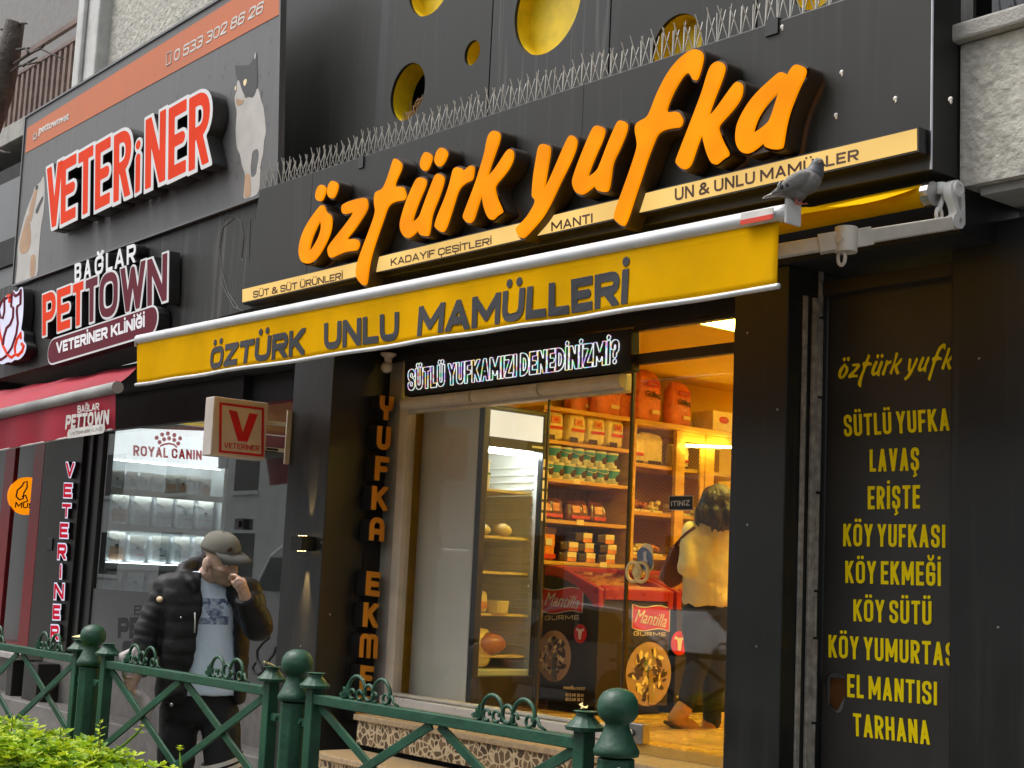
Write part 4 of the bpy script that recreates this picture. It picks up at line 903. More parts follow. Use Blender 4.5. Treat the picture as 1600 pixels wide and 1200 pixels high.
TX = [("SÜTLÜ YUFKA",(1321,682.8),(1486,673),(1320,648.8),(1484.5,638)),("LAVAŞ",(1361,737.5),(1438,735.5),(1361,702.6),(1438,699)),("ERİŞTE",(1358,796),(1439.5,794.7),(1358,760),(1439.5,758)),
 ("KÖY YUFKASI",(1319.5,853.5),(1479,856),(1320,818.5),(1479,820)),("KÖY EKMEĞİ",(1323,911),(1472,916),(1323,876.4),(1472,878)),("KÖY SÜTÜ",(1335.6,970.5),(1457.5,976.7),(1335.6,936.5),(1457.5,939.3)),
 ("KÖY YUMURTASI",(1296.8,1027),(1503,1042),(1296.8,991.8),(1503,1005)),("EL MANTISI",(1326,1089),(1466,1102),(1326,1053),(1466,1065.4)),("TARHANA",(1335.6,1149.6),(1455.5,1163.8),(1335,1114),(1454,1126))]
for t, *q in TX: blk("lettering", t, qY(*q, MY), M['menuyellow'], mb, (.009,.011), .152, .115, 0, 44)
# script name on the board: same letter shapes, smaller
p0, p1 = (466,446), (1262,76)
def small(x, y):
    a = P(x, y, Y=LY); return a
sx0, sx1 = P(466,400,Y=LY).x, P(1262,230,Y=LY).x; sz0 = P(575,445,Y=LY).z; sz1 = P(1090,80,Y=LY).z
t0, t1 = P(1311,592,Y=MY), P(1513,592,Y=MY); tz0, tz1 = P(1340,607,Y=MY).z, P(1475,538,Y=MY).z
for g in GL:
    (ox, oy), s = g[0]; loops = []
    for lp in g[1:]:
        L_ = []
        for x, y in lp:
            p = P(ox+x/s, oy+y/s, Y=LY); u = (p.x-sx0)/(sx1-sx0); w_ = (p.z-sz0)/(sz1-sz0); L_.append(V((t0.x+(t1.x-t0.x)*u, MY, tz0+(tz1-tz0)*w_)))
        loops.append(L_)
    if min(p.x for p in loops[0]) > -3.93: continue
    me = outline_mesh(loops, V((0,MY,0)), V((1,0,0)), V((0,0,1)), .001, -.002, 1)
    for v_ in me.vertices: v_.co = V((v_.co.x, MY-.0105-v_.co.z, v_.co.y))
    link("lettering", me, M['menuyellow'], mb)
# scraped metal frame strip beside the board
fs = B(); fs.box((-4.668,-.395,0),(-4.655,-.365,3.06)); fs.obj("frame_strip", M['oldframe'], mb, bevel=.003)
fs = B(); fs.box((-4.668,-.325,0),(-4.650,-.285,3.06)); fs.obj("frame_channel", M['oldframe'], mb, bevel=.003)
fs = B(); zz = 0
while zz < 3.0:
    h = random.uniform(.12,.5); fs.box((-4.668,-.28,zz),(-4.652,-.245+random.uniform(-.012,.0),zz+h-.012)); zz += h
fs.obj("broken_edge", M['oldframe'], mb, bevel=.004)
fs = B(); fs.box((-4.666,-.26,3.083),(-3.905,MY+.02,3.15)); fs.obj("head_rail", M['brownblack'], mb, bevel=.003)
# ------------------------------------------------------------------ veterinary banner
ban = thing("veterinary_banner", "large grey veterinary banner with orange telephone band, cat and dog pictures and raised red letters", "shop sign", (-12,SY,5))
BY = SY+.03
pts = [(20.5,446),(404,301.5),(436.4,260),(441,-45),(345,-8),(41,184)]
q = [P(x, y, Y=BY) for x, y in ((20.5,447),(434.8,297),(441,-60),(41,183.5))]
b = B(); b.prism(q, (0,.045,0)); b.obj("banner_panel", M['vetgrey'], ban)
def strip(name, pix, m, d0=.002, d1=.004, Y=BY, par_=ban):
    b = B(); pp = [P(x, y, Y=Y)+V((0,-d0,0)) for x, y in pix]; b.prism(pp, (0,-(d1-d0),0)); return b.obj(name, m, par_)
band = strip("phone_band", [(40,239.5),(439.3,21.3),(440.3,-48),(43,200)], M['orangeband'])
blk("lettering", "0 533 302 86 26", qY((272.5,97),(411,19.5),(274,79),(414,0.5),BY), M['offwhite'], band, (.005,.007), .17, .14)
txt("lettering", "pettownvet", qY((61,213.5),(108,190.5),(62,199),(109,176),BY), M['offwhite'], band, (.005,.007), .03)
# small outline icons: phone and camera app
def frame_icon(pix, th, par_):
    for i in range(len(pix)):
        a, c = P(*pix[i], Y=BY)+V((0,-.005,0)), P(*pix[(i+1)%len(pix)], Y=BY)+V((0,-.005,0)); icon.bar(a, c, .003, th, (0,-1,0)) if 0 else icon.tube([a, c], th, 5)
icon = B(); frame_icon([(261,103),(268,99),(269,80),(262,84)], .006, band); icon.obj("phone_icon", M['offwhite'], band)
icon = B(); frame_icon([(53,219),(58.5,216.5),(59,208),(53.6,210.5)], .006, band); c = P(56.2,213.5,Y=BY)+V((0,-.005,0)); icon.tube([c+V((.03*math.cos(k*PI/6),0,.03*math.sin(k*PI/6))) for k in range(12)], .005, 5, True); icon.obj("camera_icon", M['offwhite'], band)
# frame edge
b = B()
for a, c in ((q[0],q[1]),(q[3],q[2]),(q[0],q[3]),(q[1],q[2])): b.tube([a+V((0,-.004,0)),c+V((0,-.004,0))], .014, 4)
b.obj("banner_frame", M['frost'], ban)
# printed rain drops
b = B(); rnd = random.Random(3)
k = 0
while k < 150:
    s, t = rnd.uniform(.02,.98), rnd.uniform(.05,.95); p = (q[0]*(1-s)+q[1]*s)*(1-t)+(q[3]*(1-s)+q[2]*s)*t+V((0,-.0007,0))
    if .30 < t < .98 and s < .82 and rnd.random() < .6: continue
    l_ = rnd.uniform(.02,.05); d = V((rnd.uniform(-.6,.6),0,1)).normalized(); sd_ = V((d.z,0,-d.x)); w_ = rnd.uniform(.006,.012)
    b.add([p+d*l_+sd_*0, p+sd_*w_, p-d*l_*.5+sd_*w_*.6, p-d*l_*.7, p-d*l_*.5-sd_*w_*.6, p-sd_*w_], [(0,1,2,3,4,5)]); k += 1
ob = b.obj("printed_drops", M['drop'], ban, recalc=False); ob["kind"] = "stuff"
# cat picture (flat print)
TC = lambda L: [(350+x*100/462, 70+y*260/1200) for x, y in L]
cat_ = shape("cat_print", [TC([(105,245),(125,300),(150,350),(150,390),(185,375),(215,380),(240,305),(258,340),(268,400),(285,440),(292,490),(300,560),(305,640),(290,690),(285,790),(270,840),(262,920),(262,1010),(245,1080),(200,1100),(150,1115),(140,1090),(150,1000),(155,930),(130,870),(115,780),(95,750),(85,650),(88,560),(95,480),(80,420),(78,370),(95,330),(92,280)]), TC([(240,748),(205,770),(200,830),(192,900),(200,965),(235,935),(240,880),(252,820),(252,770)])], BY, (.001,.002), M['catwhite'], ban, 2)
shape("cat_patch", [TC([(80,140),(105,155),(130,148),(165,150),(200,135),(225,60),(240,55),(240,140),(245,200),(243,300),(225,360),(205,385),(180,372),(150,368),(125,310),(112,250),(100,260),(88,220)])], BY, (.0025,.0035), M['catblack'], cat_, 2)
for L in ([(142,270),(150,252),(165,245),(170,265),(160,292),(148,300)], [(80,310),(88,295),(92,310),(88,330),(80,328)]): e_ = shape("cat_eye", [TC(L)], BY, (.004,.005), M['paperlabel'], cat_, 2)
shape("ear_tuft", [TC([(222,75),(232,50),(236,80),(228,105),(222,105)])], BY, (.004,.005), M['catwhite'], cat_, 2)
shape("leg_shade", [TC([(155,925),(190,930),(195,1000),(196,1095),(152,1110),(148,1050)])], BY, (.0025,.0035), M['cattan'], cat_, 2)
shape("chin_shade", [TC([(92,385),(120,400),(150,395),(135,430),(100,440),(88,415)])], BY, (.0025,.0035), M['cattan'], cat_, 2)
TD = lambda L: [(20+x*100/545, 240+y*220/1200) for x, y in L]
dog = shape("dog_print", [TC2 for TC2 in [TD([(270,170),(275,380),(262,520),(240,620),(230,760),(220,880),(215,1050),(130,1100),(20,1130),(30,1050),(45,930),(40,800),(65,690),(90,580),(120,480),(150,400),(180,320),(190,275),(220,258),(240,240)])]], BY, (.001,.002), M['catwhite'], ban, 2)
shape("dog_ear", [TD([(135,500),(150,600),(160,700),(150,800),(110,850),(70,860),(55,790),(80,680),(105,590)])], BY, (.0025,.0035), M['cattan'], dog, 2)
shape("dog_cheek", [TD([(190,300),(215,300),(195,400),(170,520),(160,590),(140,560),(140,480),(165,390)])], BY, (.0025,.0035), M['cattan'], dog, 2)
shape("dog_mouth", [TD([(190,500),(220,430),(260,350),(265,390),(235,450),(210,520)])], BY, (.0025,.0035), M['catblack'], dog, 2)
shape("dog_nose", [TD([(190,280),(215,262),(222,290),(200,318)])], BY, (.0025,.0035), M['catblack'], dog, 2)
shape("dog_chest", [TD([(150,880),(185,850),(200,900),(185,1060),(150,1075)])], BY, (.0025,.0035), M['cattan'], dog, 2)
# raised letters
VL = BY-.15
word = "VETERiNER"; x_ = [(71.5,100.5),(94,122),(121,148.5),(147.5,175.5),(176.5,208),(210,223),(226,262),(262,294.5),(294,331)]
def vlet(ch, i, x0, x1):
    base = lambda x: 362.5+(x-71)*(257-363.5)/(329-71); top = lambda x: 262.5+(x-71)*(134-262.5)/(331-71)
    tp = top; k = .82 if ch == 'i' else 1
    qq = qY((x0+1.5,base(x0)-2),(x1-3.5,base(x1)-2),(x0+2.5,base(x0)+(tp(x0)-base(x0))*k+2),(x1-2,base(x1)+(tp(x1)-base(x1))*k+2),VL)
    blk1(ch, qq, ban, (("letter",M['black'],.05,-.13,-.006),("letter_edge",M['vetwhite'],.05,-.005,.002),("letter_face",M['vetred'],0,.0025,.006)), .165)
for i, ch in enumerate(word): vlet(ch, i, *x_[i])

# ------------------------------------------------------------------ clinic name sign on the lower fascia
FYV = SY+.06
pt = thing("clinic_name_sign", "lit raised PETTOWN letters in orange and plum with a rounded plum plate below", "shop sign", (-13,FYV,4))
NL = FYV-.12
def nlet(word, xs, base, top, m, mEdge, bold=.045, parent=pt):
    for ch, (x0, x1) in zip(word, xs):
        g_ = 2 if mEdge else 0
        qq = qY((x0+g_,base(x0)-g_),(x1-g_-1,base(x1)-g_),(x0+g_,top(x0)+g_),(x1-g_,top(x1)+g_),NL)
        L_ = [("letter",M['soot'],bold,-.10,-.006)]+([("letter_edge",mEdge,bold,-.005,.002)] if mEdge else [])+[("letter_face",m,0,.0025,.006)]
        blk1({'I':'I'}.get(ch, ch), qq, parent, L_, .2 if mEdge else .18)
lf = lambda xa, ya, xb, yb: (lambda x: ya+(x-xa)*(yb-ya)/(xb-xa))
nlet("PET", [(65,90),(88,113),(113,133)], lf(66,527,264,471), lf(66,459,264,393), M['vetred'], M['vetwhite'])
nlet("TOWN", [(133,155),(154,187),(187,230),(229,264)], lf(66,527,264,471), lf(66,459,264,393), M['plum'], M['vetwhite'])
nlet("BAGLAR", [(117.5,128),(132,143.5),(149,162.5),(166.5,177),(180,195),(199,213)], lf(117,441.5,213,409.5), lf(117,413,213,380), M['brandwhite'], None, .012)
ic = B(); c = P(156.5,397.5,Y=NL-.004); ic.tube([c+V((.05*math.cos(PI+k*PI/6),0,.035*math.sin(PI+k*PI/6)+.03)) for k in range(7)], .011, 6); ic.obj("letter", M['brandwhite'], pt)
# plate
def stadium(a, c, h, n=8):
    d = (c-a).normalized(); u = V((-d.z,0,d.x)); u = u if u.z > 0 else -u; r = []
    for k in range(n+1): t = -PI/2+PI*k/n; r.append(c+d*math.cos(t)*h+u*math.sin(t)*h)
    for k in range(n+1): t = PI/2+PI*k/n; r.append(a+d*math.cos(t)*h+u*math.sin(t)*h)
    return r
pa, pc_ = P(84,549,Y=NL), P(237,501,Y=NL); hh = (P(150,507,Y=NL)-P(150,550,Y=NL)).length/2
b = B(); b.prism(stadium(pa,pc_,hh), (0,.10,0)); pl = b.obj("name_plate", M['soot'], pt)
b = B(); b.prism([p+V((0,-.005,0)) for p in stadium(pa,pc_,hh)], (0,.004,0)); b.obj("plate_edge", M['vetwhite'], pl)
b = B(); b.prism([p+V((0,-.009,0)) for p in stadium(pa,pc_,hh*.88)], (0,.003,0)); b.obj("plate_face", M['plum'], pl)
blk("lettering", "VETERİNER KLİNİĞİ", qY((90,553),(228,511),(90,535.5),(228,492.5),NL), M['brandwhite'], pl, (.011,.014), .24, .14)
# cat and dog emblem
TE = lambda L: [(x*60/514, 440+y*140/1200) for x, y in L]
em = thing("clinic_emblem", "white lit emblem of a cat and a dog at far left", "emblem", P(15,510,Y=NL))
out = TE([(180,110),(205,140),(240,135),(265,85),(290,70),(308,100),(312,300),(300,500),(275,650),(300,655),(318,690),(310,800),(345,830),(350,890),(320,980),(250,1050),(190,1045),(150,1085),(95,1075),(40,1110),(-40,1090),(-130,1000),(-120,700),(-60,450),(0,300),(60,200),(120,175),(150,210),(155,150)])
bd = shape("emblem_body", [out], NL, (-.10,-.004), M['soot'], em, 1); shape("emblem_face", [out], NL, (-.0035,.002), M['lilac'], bd, 1)
def line(L, m, w_=.016):
    b = B(); pp = [P(x, y, Y=NL)+V((0,-.004,0)) for x, y in TE(L)]; b.tube(pp, w_, 6); b.obj("emblem_line", m, bd)
line([(175,140),(215,195),(265,165),(290,110),(285,300),(245,330),(235,400),(250,560),(230,700),(170,880),(90,1000),(20,1050),(-40,1010)], M['plum'])
line([(175,140),(165,250),(160,330),(190,360),(185,480),(150,570),(100,620),(65,740),(50,860)], M['plum'])
line([(150,215),(110,210),(70,250),(70,400),(50,490),(15,480),(-5,380),(30,280),(80,215)], M['plum'])
line([(120,190),(140,220),(140,280)], M['vetred'], .02)
line([(-10,520),(5,680),(50,860),(110,980),(160,1020),(215,975),(210,880),(240,770),(290,690),(290,770)], M['vetred'])
line([(215,975),(250,990),(310,930),(330,870),(300,835)], M['vetred'], .018)

# ------------------------------------------------------------------ red awning
ra = thing("red_awning", "faded red awning with grey front tube over the clinic entrance", "awning", (-12.5,-1.2,3))
RYB = -1.55
r0, r1 = P(-60,661,Y=RYB), P(184,605,Y=RYB); w1 = P(216,571,Y=-.62); w0 = P(-60,622,Y=-.62)
b = B(); N = 24
for k in range(N+1):
    t = k/N
    for j in range(7):
        s = j/6; b.v.append((w0*(1-t)+w1*t)*(1-s)+(r0*(1-t)+r1*t+V((0,0,.03)))*s+V((0,0,-.025*math.sin(PI*s)+.008*math.sin(t*31+s*4))))
for k in range(N):
    for j in range(6): a = k*7+j; b.f.append([a,a+1,a+8,a+7]); b.mi.append(0)
b.obj("fabric", M['redcloth'], ra, smooth=True)
b = B(); b.tube([r0, r1], .045, 14); shade_auto(b.obj("front_tube", M['soffit'], ra))
v0, v1 = P(-60,715,Y=RYB), P(176,671,Y=RYB)
b = B()
for k in range(41):
    t = k/40
    for j in range(6):
        s = j/5; p = (r0*(1-t)+r1*t+V((-.03,0,-.03)))*(1-s)+(v0*(1-t)+v1*t)*s; b.v.append(p+V((0,.02*s*math.sin(t*27),0)))
for k in range(40):
    for j in range(5): a = k*6+j; b.f.append([a,a+1,a+7,a+6]); b.mi.append(0)
rv = b.obj("valance", M['redcloth'], ra, smooth=True)
b = B(); b.tube([v0+V((0,-.004,0)), v1+V((0,-.004,0))], .007, 6); b.obj("hem", M['offwhite'], rv)
def rt(t, LL, LR, UL, UR, m=M['offwhite'], bold=.04): return blk("lettering", t, qY(LL,LR,UL,UR,RYB-.024), m, rv, (0,.002), .16+bold*2, .10)
rt("BAĞLAR", (121.5,645.5),(155,640.5),(121.5,634),(155,629.5), bold=.015)
rt("PETTOWN", (102,671),(170,663),(104,649),(171,640))
pp = stadium(P(108.5,678,Y=RYB-.024), P(161,669.5,Y=RYB-.024), .035); b = B(); b.prism(pp, (0,-.002,0)); b.obj("print_plate", M['offwhite'], rv)
rt("VETERİNER KLİNİĞİ", (110,680.5),(160,672.5),(110,676),(160,667.5), M['redcloth'], .02)

# ------------------------------------------------------------------ V box sign
vb = thing("box_sign", "square projecting box sign with a red V in a red frame", "box sign", (-9.28,-.9,2.57))
XV = -9.28
b = B(); b.box((XV-.13,-1.135,2.37),(XV,-.70,2.785)); b.obj("box", M['boxsign'], vb, bevel=.008)
q = qX((335,714),(418,722),(336,618),(419,629),XV)
def inq(s, t, d=.002): return (q[0]*(1-s)+q[1]*s)*(1-t)+(q[2]*(1-s)+q[3]*s)*t+V((d,0,0))
b = B(); z_ = (.08,.11)
for k in range(4):
    A_ = [(.08,.08),(.92,.08),(.92,.90),(.08,.90)]; I_ = [(.125,.12),(.875,.12),(.875,.86),(.125,.86)]
    j = (k+1) % 4; b.prism([inq(*A_[k]), inq(*A_[j]), inq(*I_[j]), inq(*I_[k])], (.002,0,0))
b.obj("printed_frame", M['badgered'], vb)
b = B(); b.prism([inq(*p) for p in ((.25,.80),(.41,.78),(.52,.45),(.64,.78),(.80,.78),(.61,.30),(.43,.30))], (.002,0,0)); b.obj("letter", M['badgered'], vb)
blk("lettering", "VETERİNER", [inq(.17,.165),inq(.84,.165),inq(.17,.255),inq(.84,.255)], M['badgered'], vb, (0,.002), .15, .14)
b = B(); b.box((XV-.09,-.70,2.64),(XV-.06,-.45,2.665)); b.box((XV-.09,-.70,2.45),(XV-.06,-.45,2.475)); b.box((XV-.012,-.54,2.36),(XV+.003,-.50,2.75)); b.obj("bracket", M['cream'], vb, bevel=.002)
b = B(); b.tube([(XV-.075,-.66,2.462),(XV-.075,-.56,2.462)], .018, 8); b.obj("cable_clamp", M['soot'], vb)

# ------------------------------------------------------------------ vertical letters beside the clinic window
vv = thing("vertical_letter_sign", "lit red letters with white edges reading VETERINER stacked on the dark clinic pier", "letter sign", (-14.2,-.06,1.7))
VY = -.10
rows = [(720,748,101,118),(752.5,780,98,114.5),(784,811,95.5,112.5),(814.5,843,92,108.5),(847,876.5,88.5,105.5),(878,906.5,90,100),(909,939,83,102),(942,970.5,81,96),(974,1003,77.5,94)]
for ch, (ya, yb, xa, xb) in zip("VETERiNER", rows):
    qq = qY((xa+1.5,yb-3),(xb-2.5,yb-2.5),(xa+2.5,ya+3),(xb-1.5,ya+3.5),VY)
    blk1(ch, qq, vv, (("letter",M['black'],.085,-.04,-.004),("letter_edge",M['lilac'],.085,-.003,.001),("letter_face",M['redlit'],0,.0015,.004)), .25)
# round amber sign in the neighbour's window
am = thing("round_sign", "round amber lit sign half hidden behind the dark red post at far left", "sign", P(38,775,Y=.15))
XA = P(43,775,Y=0).x-.3; c = P(43,775,X=XA); rz = (P(43,745.5,X=XA)-c).length
b = B(); b.lathe(c, [(.001,0),(rz,0),(rz,-.05),(.001,-.05)], 40, (1,0,0)); dsc = b.obj("disc", M['amberdisc'], am)
blk("lettering", "MUSA", qX((23,793),(62,796),(24,784),(63,787),XA), M['chocprint'], dsc, (.002,.004), .2)
b = B(); pl_ = lambda L: [P(x, y, X=XA)+V((.004,0,0)) for x, y in L]; b.tube(pl_([(25,776),(27,766),(34,760),(37,754),(42,752),(42,762),(37,770),(36,779),(30,781),(25,776)]), .009, 5); b.tube(pl_([(34,776),(40,774),(43,783),(36,785)]), .009, 5); b.obj("line_drawing", M['chocprint'], dsc)
# decals on the frosted film
dc = thing("window_lettering", "dark clinic lettering stuck on the frosted lower glass behind the man", "lettering", (-12,-.014,1))
blk("lettering", "BAĞLAR", qY((210,961),(290,961),(210,946),(290,945),-.0125), M['pureink'], dc, (.0,.002), .16, .25)
blk("lettering", "PETTOWN", qY((184,997),(330,1002),(185,965),(330,962),-.0125), M['pureink'], dc, (.0,.002), .28)
b = B(); b.prism(stadium(P(195,1010,Y=-.0125),P(320,1016,Y=-.0125),.05), (0,-.002,0)); b.obj("plate_print", M['pureink'], dc)

# ------------------------------------------------------------------ clinic display shelves
XD = -13.66
ds = thing("display_rack", "white lit display rack with red crown header full of pet food bags", "shelf", (XD,.7,1.3))
def dq(LL, LR, UL, UR): return qX(LL, LR, UL, UR, XD)
D = []
zs = [2.32, 1.97, 1.60, 1.28]; 
b = B(); b.box((XD-.30,.10,1.0),(XD-.27,1.42,2.95)); b.box((XD-.27,.10,1.0),(XD,.12,2.62)); b.box((XD-.27,1.36,1.0),(XD,1.40,2.62)); b.obj("carcass", M['fridgein'], ds)
for z in zs:
    b = B(); b.box((XD-.27,.122,z-.02),(XD-.012,1.358,z)); b.box((XD-.011,.122,z-.055),(XD,1.358,z+.004)); b.obj("shelf", M['fridgein'], ds)

for z in zs[1:]+[2.62]: bx("shelf_light", M['lamp_rack'], (XD-.034,.16,z+.322 if z < 2.6 else z-.02), (XD-.016,1.32,z+.330 if z < 2.6 else z-.012), parent=ds)
hq = dq((179,716),(341,730.5),(182,668),(341,674)); 
b = B(); b.prism([hq[0],hq[1],hq[3],hq[2]], (-.12,0,0)); b.obj("header", M['lightpanel'], ds)
blk("lettering", "ROYAL CANIN", dq((208,712),(315,719),(208,695.5),(315,704)), M['redprint'], ds, (.002,.004), .2, .12)
b = B()
for x, y in ((244.5,684),(253,679),(262,677.5),(272,680),(281,685),(249,691),(256,686.5),(264,685),(272,687.5),(278,693)): p = P(x, y, X=XD); b.lathe(p+V((.002,0,0)), [(.001,0),(.022,0),(.022,.003),(.001,.003)], 12, (1,0,0))
b.tube([P(x, y, X=XD)+V((.003,0,0)) for x, y in ((250,697),(257,694),(264,693),(271,694.5),(276,699))], .010, 6); b.obj("crown_mark", M['redprint'], ds)
# bags
def foil_bag(w_, h_, d_, m, kind, round_top=0):
    rt_ = thing(kind, "", "bag", (0,0,0)); b = B(); rings = []
    for k in range(11):
        t = k/10; ww = w_*(1-.06*math.sin(PI*t)+(-.10 if t < .05 else 0)-(round_top*max(0,(t-.62)/.38)**2)); dd = d_*(math.sin(PI*min(1,(.12+t*.88)))**.45 if t < 1 else .06); dd = max(dd, .08*d_) if t > .9 else d_*(.75+.25*math.sin(PI*t)); dd = d_*.10 if t > .97 else (d_*.45 if t > .86 else dd)
        rings.append([V((dd/2*math.copysign(abs(math.cos(a))**.6, math.cos(a)), ww/2*math.copysign(abs(math.sin(a))**.45, math.sin(a)), h_*t)) for a in [2*PI*i/16 for i in range(16)]])
    b.loft(rings); return rt_, b
def place_bag(kind, label, cat, loc, w_, h_, d_, m, decs=(), rz=0, tilt=0, group=None, round_top=0):
    rt_, b = foil_bag(w_, h_, d_, m, kind, round_top); tag(rt_, label, cat, group)
    o = b.obj("bag_body", m, rt_, smooth=True); sb = o.modifiers.new("sub", 'SUBSURF'); sb.levels = sb.render_levels = 1
    tx = bpy.data.textures.get("crumple") or bpy.data.textures.new("crumple", 'CLOUDS'); tx.noise_scale = .06
    dm = o.modifiers.new("crumple", 'DISPLACE'); dm.texture = tx; dm.strength = .018; dm.texture_coords = 'GLOBAL'
    for (nm, m2, y0, y1, z0, z1) in decs:
        g = B(); off = d_/2*1.04+.006
        g.box((off-.004, y0*w_, z0*h_), (off, y1*w_, z1*h_)); g.obj(nm, m2, rt_, bevel=.002)
    if kind == "pet_food_bag":
        g = B(); off = d_/2*.92+.004; kx = random.uniform(-.1,.1)
        g.prism([V((off-.02,y*w_,z*h_)) for y, z in ((-.40,.985),(.40,.985),(.43,.80),(.22+kx,.70),(.03+kx,.60),(-.2+kx,.72),(-.43,.78))], (.024,0,0)); g.obj("folded_top", M['bucketw'], rt_, bevel=.004)
    rt_.location = loc; rt_.rotation_euler = (0, tilt, rz); return rt_
rows_ = [("upper", [.22,.37,.52,.66,.80,.93,1.06,1.19], .145, .20, 2.32, "small"), ("second", [.27,.51,.75,.98,1.21], .215, .315, 1.97, "tall"), ("third", [.27,.49,.73,.97,1.2], .21, .30, 1.60, "tall"), ("lowest", [.27,.50,.73,.96,1.2], .21, .26, 1.28, "tall")]
for rn, ysl, w_, h_, z, sz in rows_:
    for k, y in enumerate(ysl):
        side = ORD[k]
        pt_ = place_bag("pet_food_bag", f"silver pet food bag, {side} from the left on the {rn} rack shelf", "bag", (XD-.12,y,z+.002), w_, h_*random.uniform(.94,1.02), .13, M['silver'], [("printed_panel", random.choice([M['baggrey'],M['baggrey'],M['baggrey'],M['cattan']]), -.36,.36,.10,.52),("name_strip", random.choice([M['pureink'],M['teal'],M['labelred']]), -.12,.30,.30,.36),("badge_print", random.choice([M['teal'],M['offwhite'],M['pureink']]), -.09,.09,.42,.60)], 0, random.uniform(-.05,.03), "pet food bags on the lit rack")
bx("bag_tray", M['soot'], (XD-.02,.42,1.262), (XD+.03,.95,1.285), parent=ds)
tb = thing("counter_desk", "dark counter with a screen standing deep inside the clinic", "counter", (-11.2,2.6,.5))
b = B(); b.box((-12.2,2.2,.5),(-10.4,2.8,1.5)); b.obj("body", M['frost'], tb, bevel=.01); b = B(); b.box((-12.25,2.15,1.5),(-10.35,2.85,1.54)); b.obj("counter_top", M['dark'], tb, bevel=.006)
cl = thing("ceiling_light", "unseen flat white ceiling light added to brighten the clinic", "ceiling light", (-10.2,3.3,3.03)); bx("diffuser", M['fill_cold'], (-10.8,2.6,3.035), (-9.6,4.0,3.048), parent=cl); bx("frame", M['white'], (-10.83,2.57,3.041), (-9.57,4.03,3.049), parent=cl)  # added ceiling panel, kept out of view, to brighten the display bags
b = B()
for L in ([(365.6,341),(348.5,355.5),(343,387),(347,423.5),(357,457.5),(374,483)],[(377,347),(381,372.5),(377,403.7),(381,409)],[(350,345),(356,338),(368,338),(377,347)],[(344,430),(352,455),(366,480),(380,486)]): b.tube([P(x, y, Y=FYV)+V((0,-.002,0)) for x, y in L], .0042, 5)
for x in (391,403,399): b.tube([P(x+.5, 336+x%7, Y=FYV)+V((0,-.002,0)), P(x-3, 442, Y=FYV)+V((0,-.002,0))], .0028, 5)
b.obj("scratch", M['scratch'], vet)
# wrought cable hooks on the dark pillar edge
ck = thing("hanging_cable", "black cable with loops hanging beside the dark pillar behind the man", "cable", P(425,1000,Y=-.1))
b = B(); b.tube([P(x, y, Y=-.10) for x, y in ((421,985),(420,997),(411,1004),(402,1016),(402,1030),(408,1042),(412,1048))], .012, 7); b.tube([P(x, y, Y=-.10) for x, y in ((431,1010),(428,1022),(420,1032),(412,1048),(404,1054),(397,1051),(395,1043),(399,1036))], .012, 7); b.obj("cord", M['black'], ck, smooth=True)
# ------------------------------------------------------------------ bakery interior
for k, (x0, y0) in enumerate(((-6.42,.66),(-6.42,1.40),(-6.0,3.2),(-7.6,3.9))):
    t = thing("ceiling_light", ["square warm ceiling light nearest the door glass","square warm ceiling light second behind the door glass","square warm ceiling light above the aisle","square warm ceiling light at the far wall"][k], "ceiling light", (x0+.3,y0+.3,3.28), "ceiling lights in the bakery")
    bx("diffuser", M['lamp_warm'], (x0,y0,3.284), (x0+.6,y0+.6,3.295), parent=t); b = B()
    for a, c in (((x0-.03,y0-.03),(x0+.63,y0)),((x0-.03,y0+.6),(x0+.63,y0+.63)),((x0-.03,y0),(x0,y0+.6)),((x0+.6,y0),(x0+.63,y0+.6))): b.box((a[0],a[1],3.27),(c[0],c[1],3.298))
    b.obj("frame", M['white'], t)
# fridge
fr = thing("display_fridge", "tall grey upright fridge with lit blank header and glass door in the shop window", "fridge", (-8.2,.45,.86))
FX, FY0, FY1 = -7.85, .15, .745
b = B(); b.box((-8.56,FY0,.76),(FX-.06,FY0+.03,2.79)); b.box((-8.56,FY1-.03,.76),(FX-.06,FY1,2.79)); b.box((-8.56,FY0+.03,.76),(-8.53,FY1-.03,2.79)); b.box((-8.53,FY0+.03,2.76),(FX-.06,FY1-.03,2.79)); b.box((-8.53,FY0+.03,.76),(FX-.06,FY1-.03,1.0)); b.obj("cabinet", M['fridgegrey'], fr, bevel=.012)
b = B(); b.box((-8.528,FY0+.032,1.0),(-8.50,FY1-.032,2.50)); b.box((-8.5,FY0+.032,1.0),(FX-.065,FY0+.045,2.5)); b.box((-8.5,FY1-.045,1.0),(FX-.065,FY1-.032,2.5))
z = 1.05
while z < 2.45: b.tube([(-8.495,FY0+.06,z),(-8.495,FY1-.06,z)], .009, 6); b.tube([(-8.48,FY1-.05,z),(FX-.10,FY1-.05,z)], .009, 6); z += .052
b.obj("liner", M['fridgein'], fr)
b = B()
for a, c in (((FX-.058,FY0,.76),(FX,FY0+.055,2.79)),((FX-.058,FY1-.055,.76),(FX,FY1,2.79)),((FX-.058,FY0+.055,2.755),(FX,FY1-.055,2.79)),((FX-.058,FY0+.055,2.50),(FX,FY1-.055,2.57)),((FX-.058,FY0+.055,.76),(FX,FY1-.055,.96))): b.box(a, c)
b.obj("door_frame", M['fridgeblack'], fr, bevel=.006)
bx("header", M['header'], (FX-.05,FY0+.056,2.572), (FX-.012,FY1-.056,2.752), parent=fr)
bx("glass_door", M['fridgeglass'], (FX-.03,FY0+.056,.962), (FX-.024,FY1-.056,2.498), parent=fr)
bx("light_tube", M['lamp_fridge'], (FX-.12,FY0+.06,2.47), (FX-.08,FY1-.08,2.495), parent=fr)
fz = [P(770,y,X=-7.97).z for y in (764,837,892.5,958,1023)]
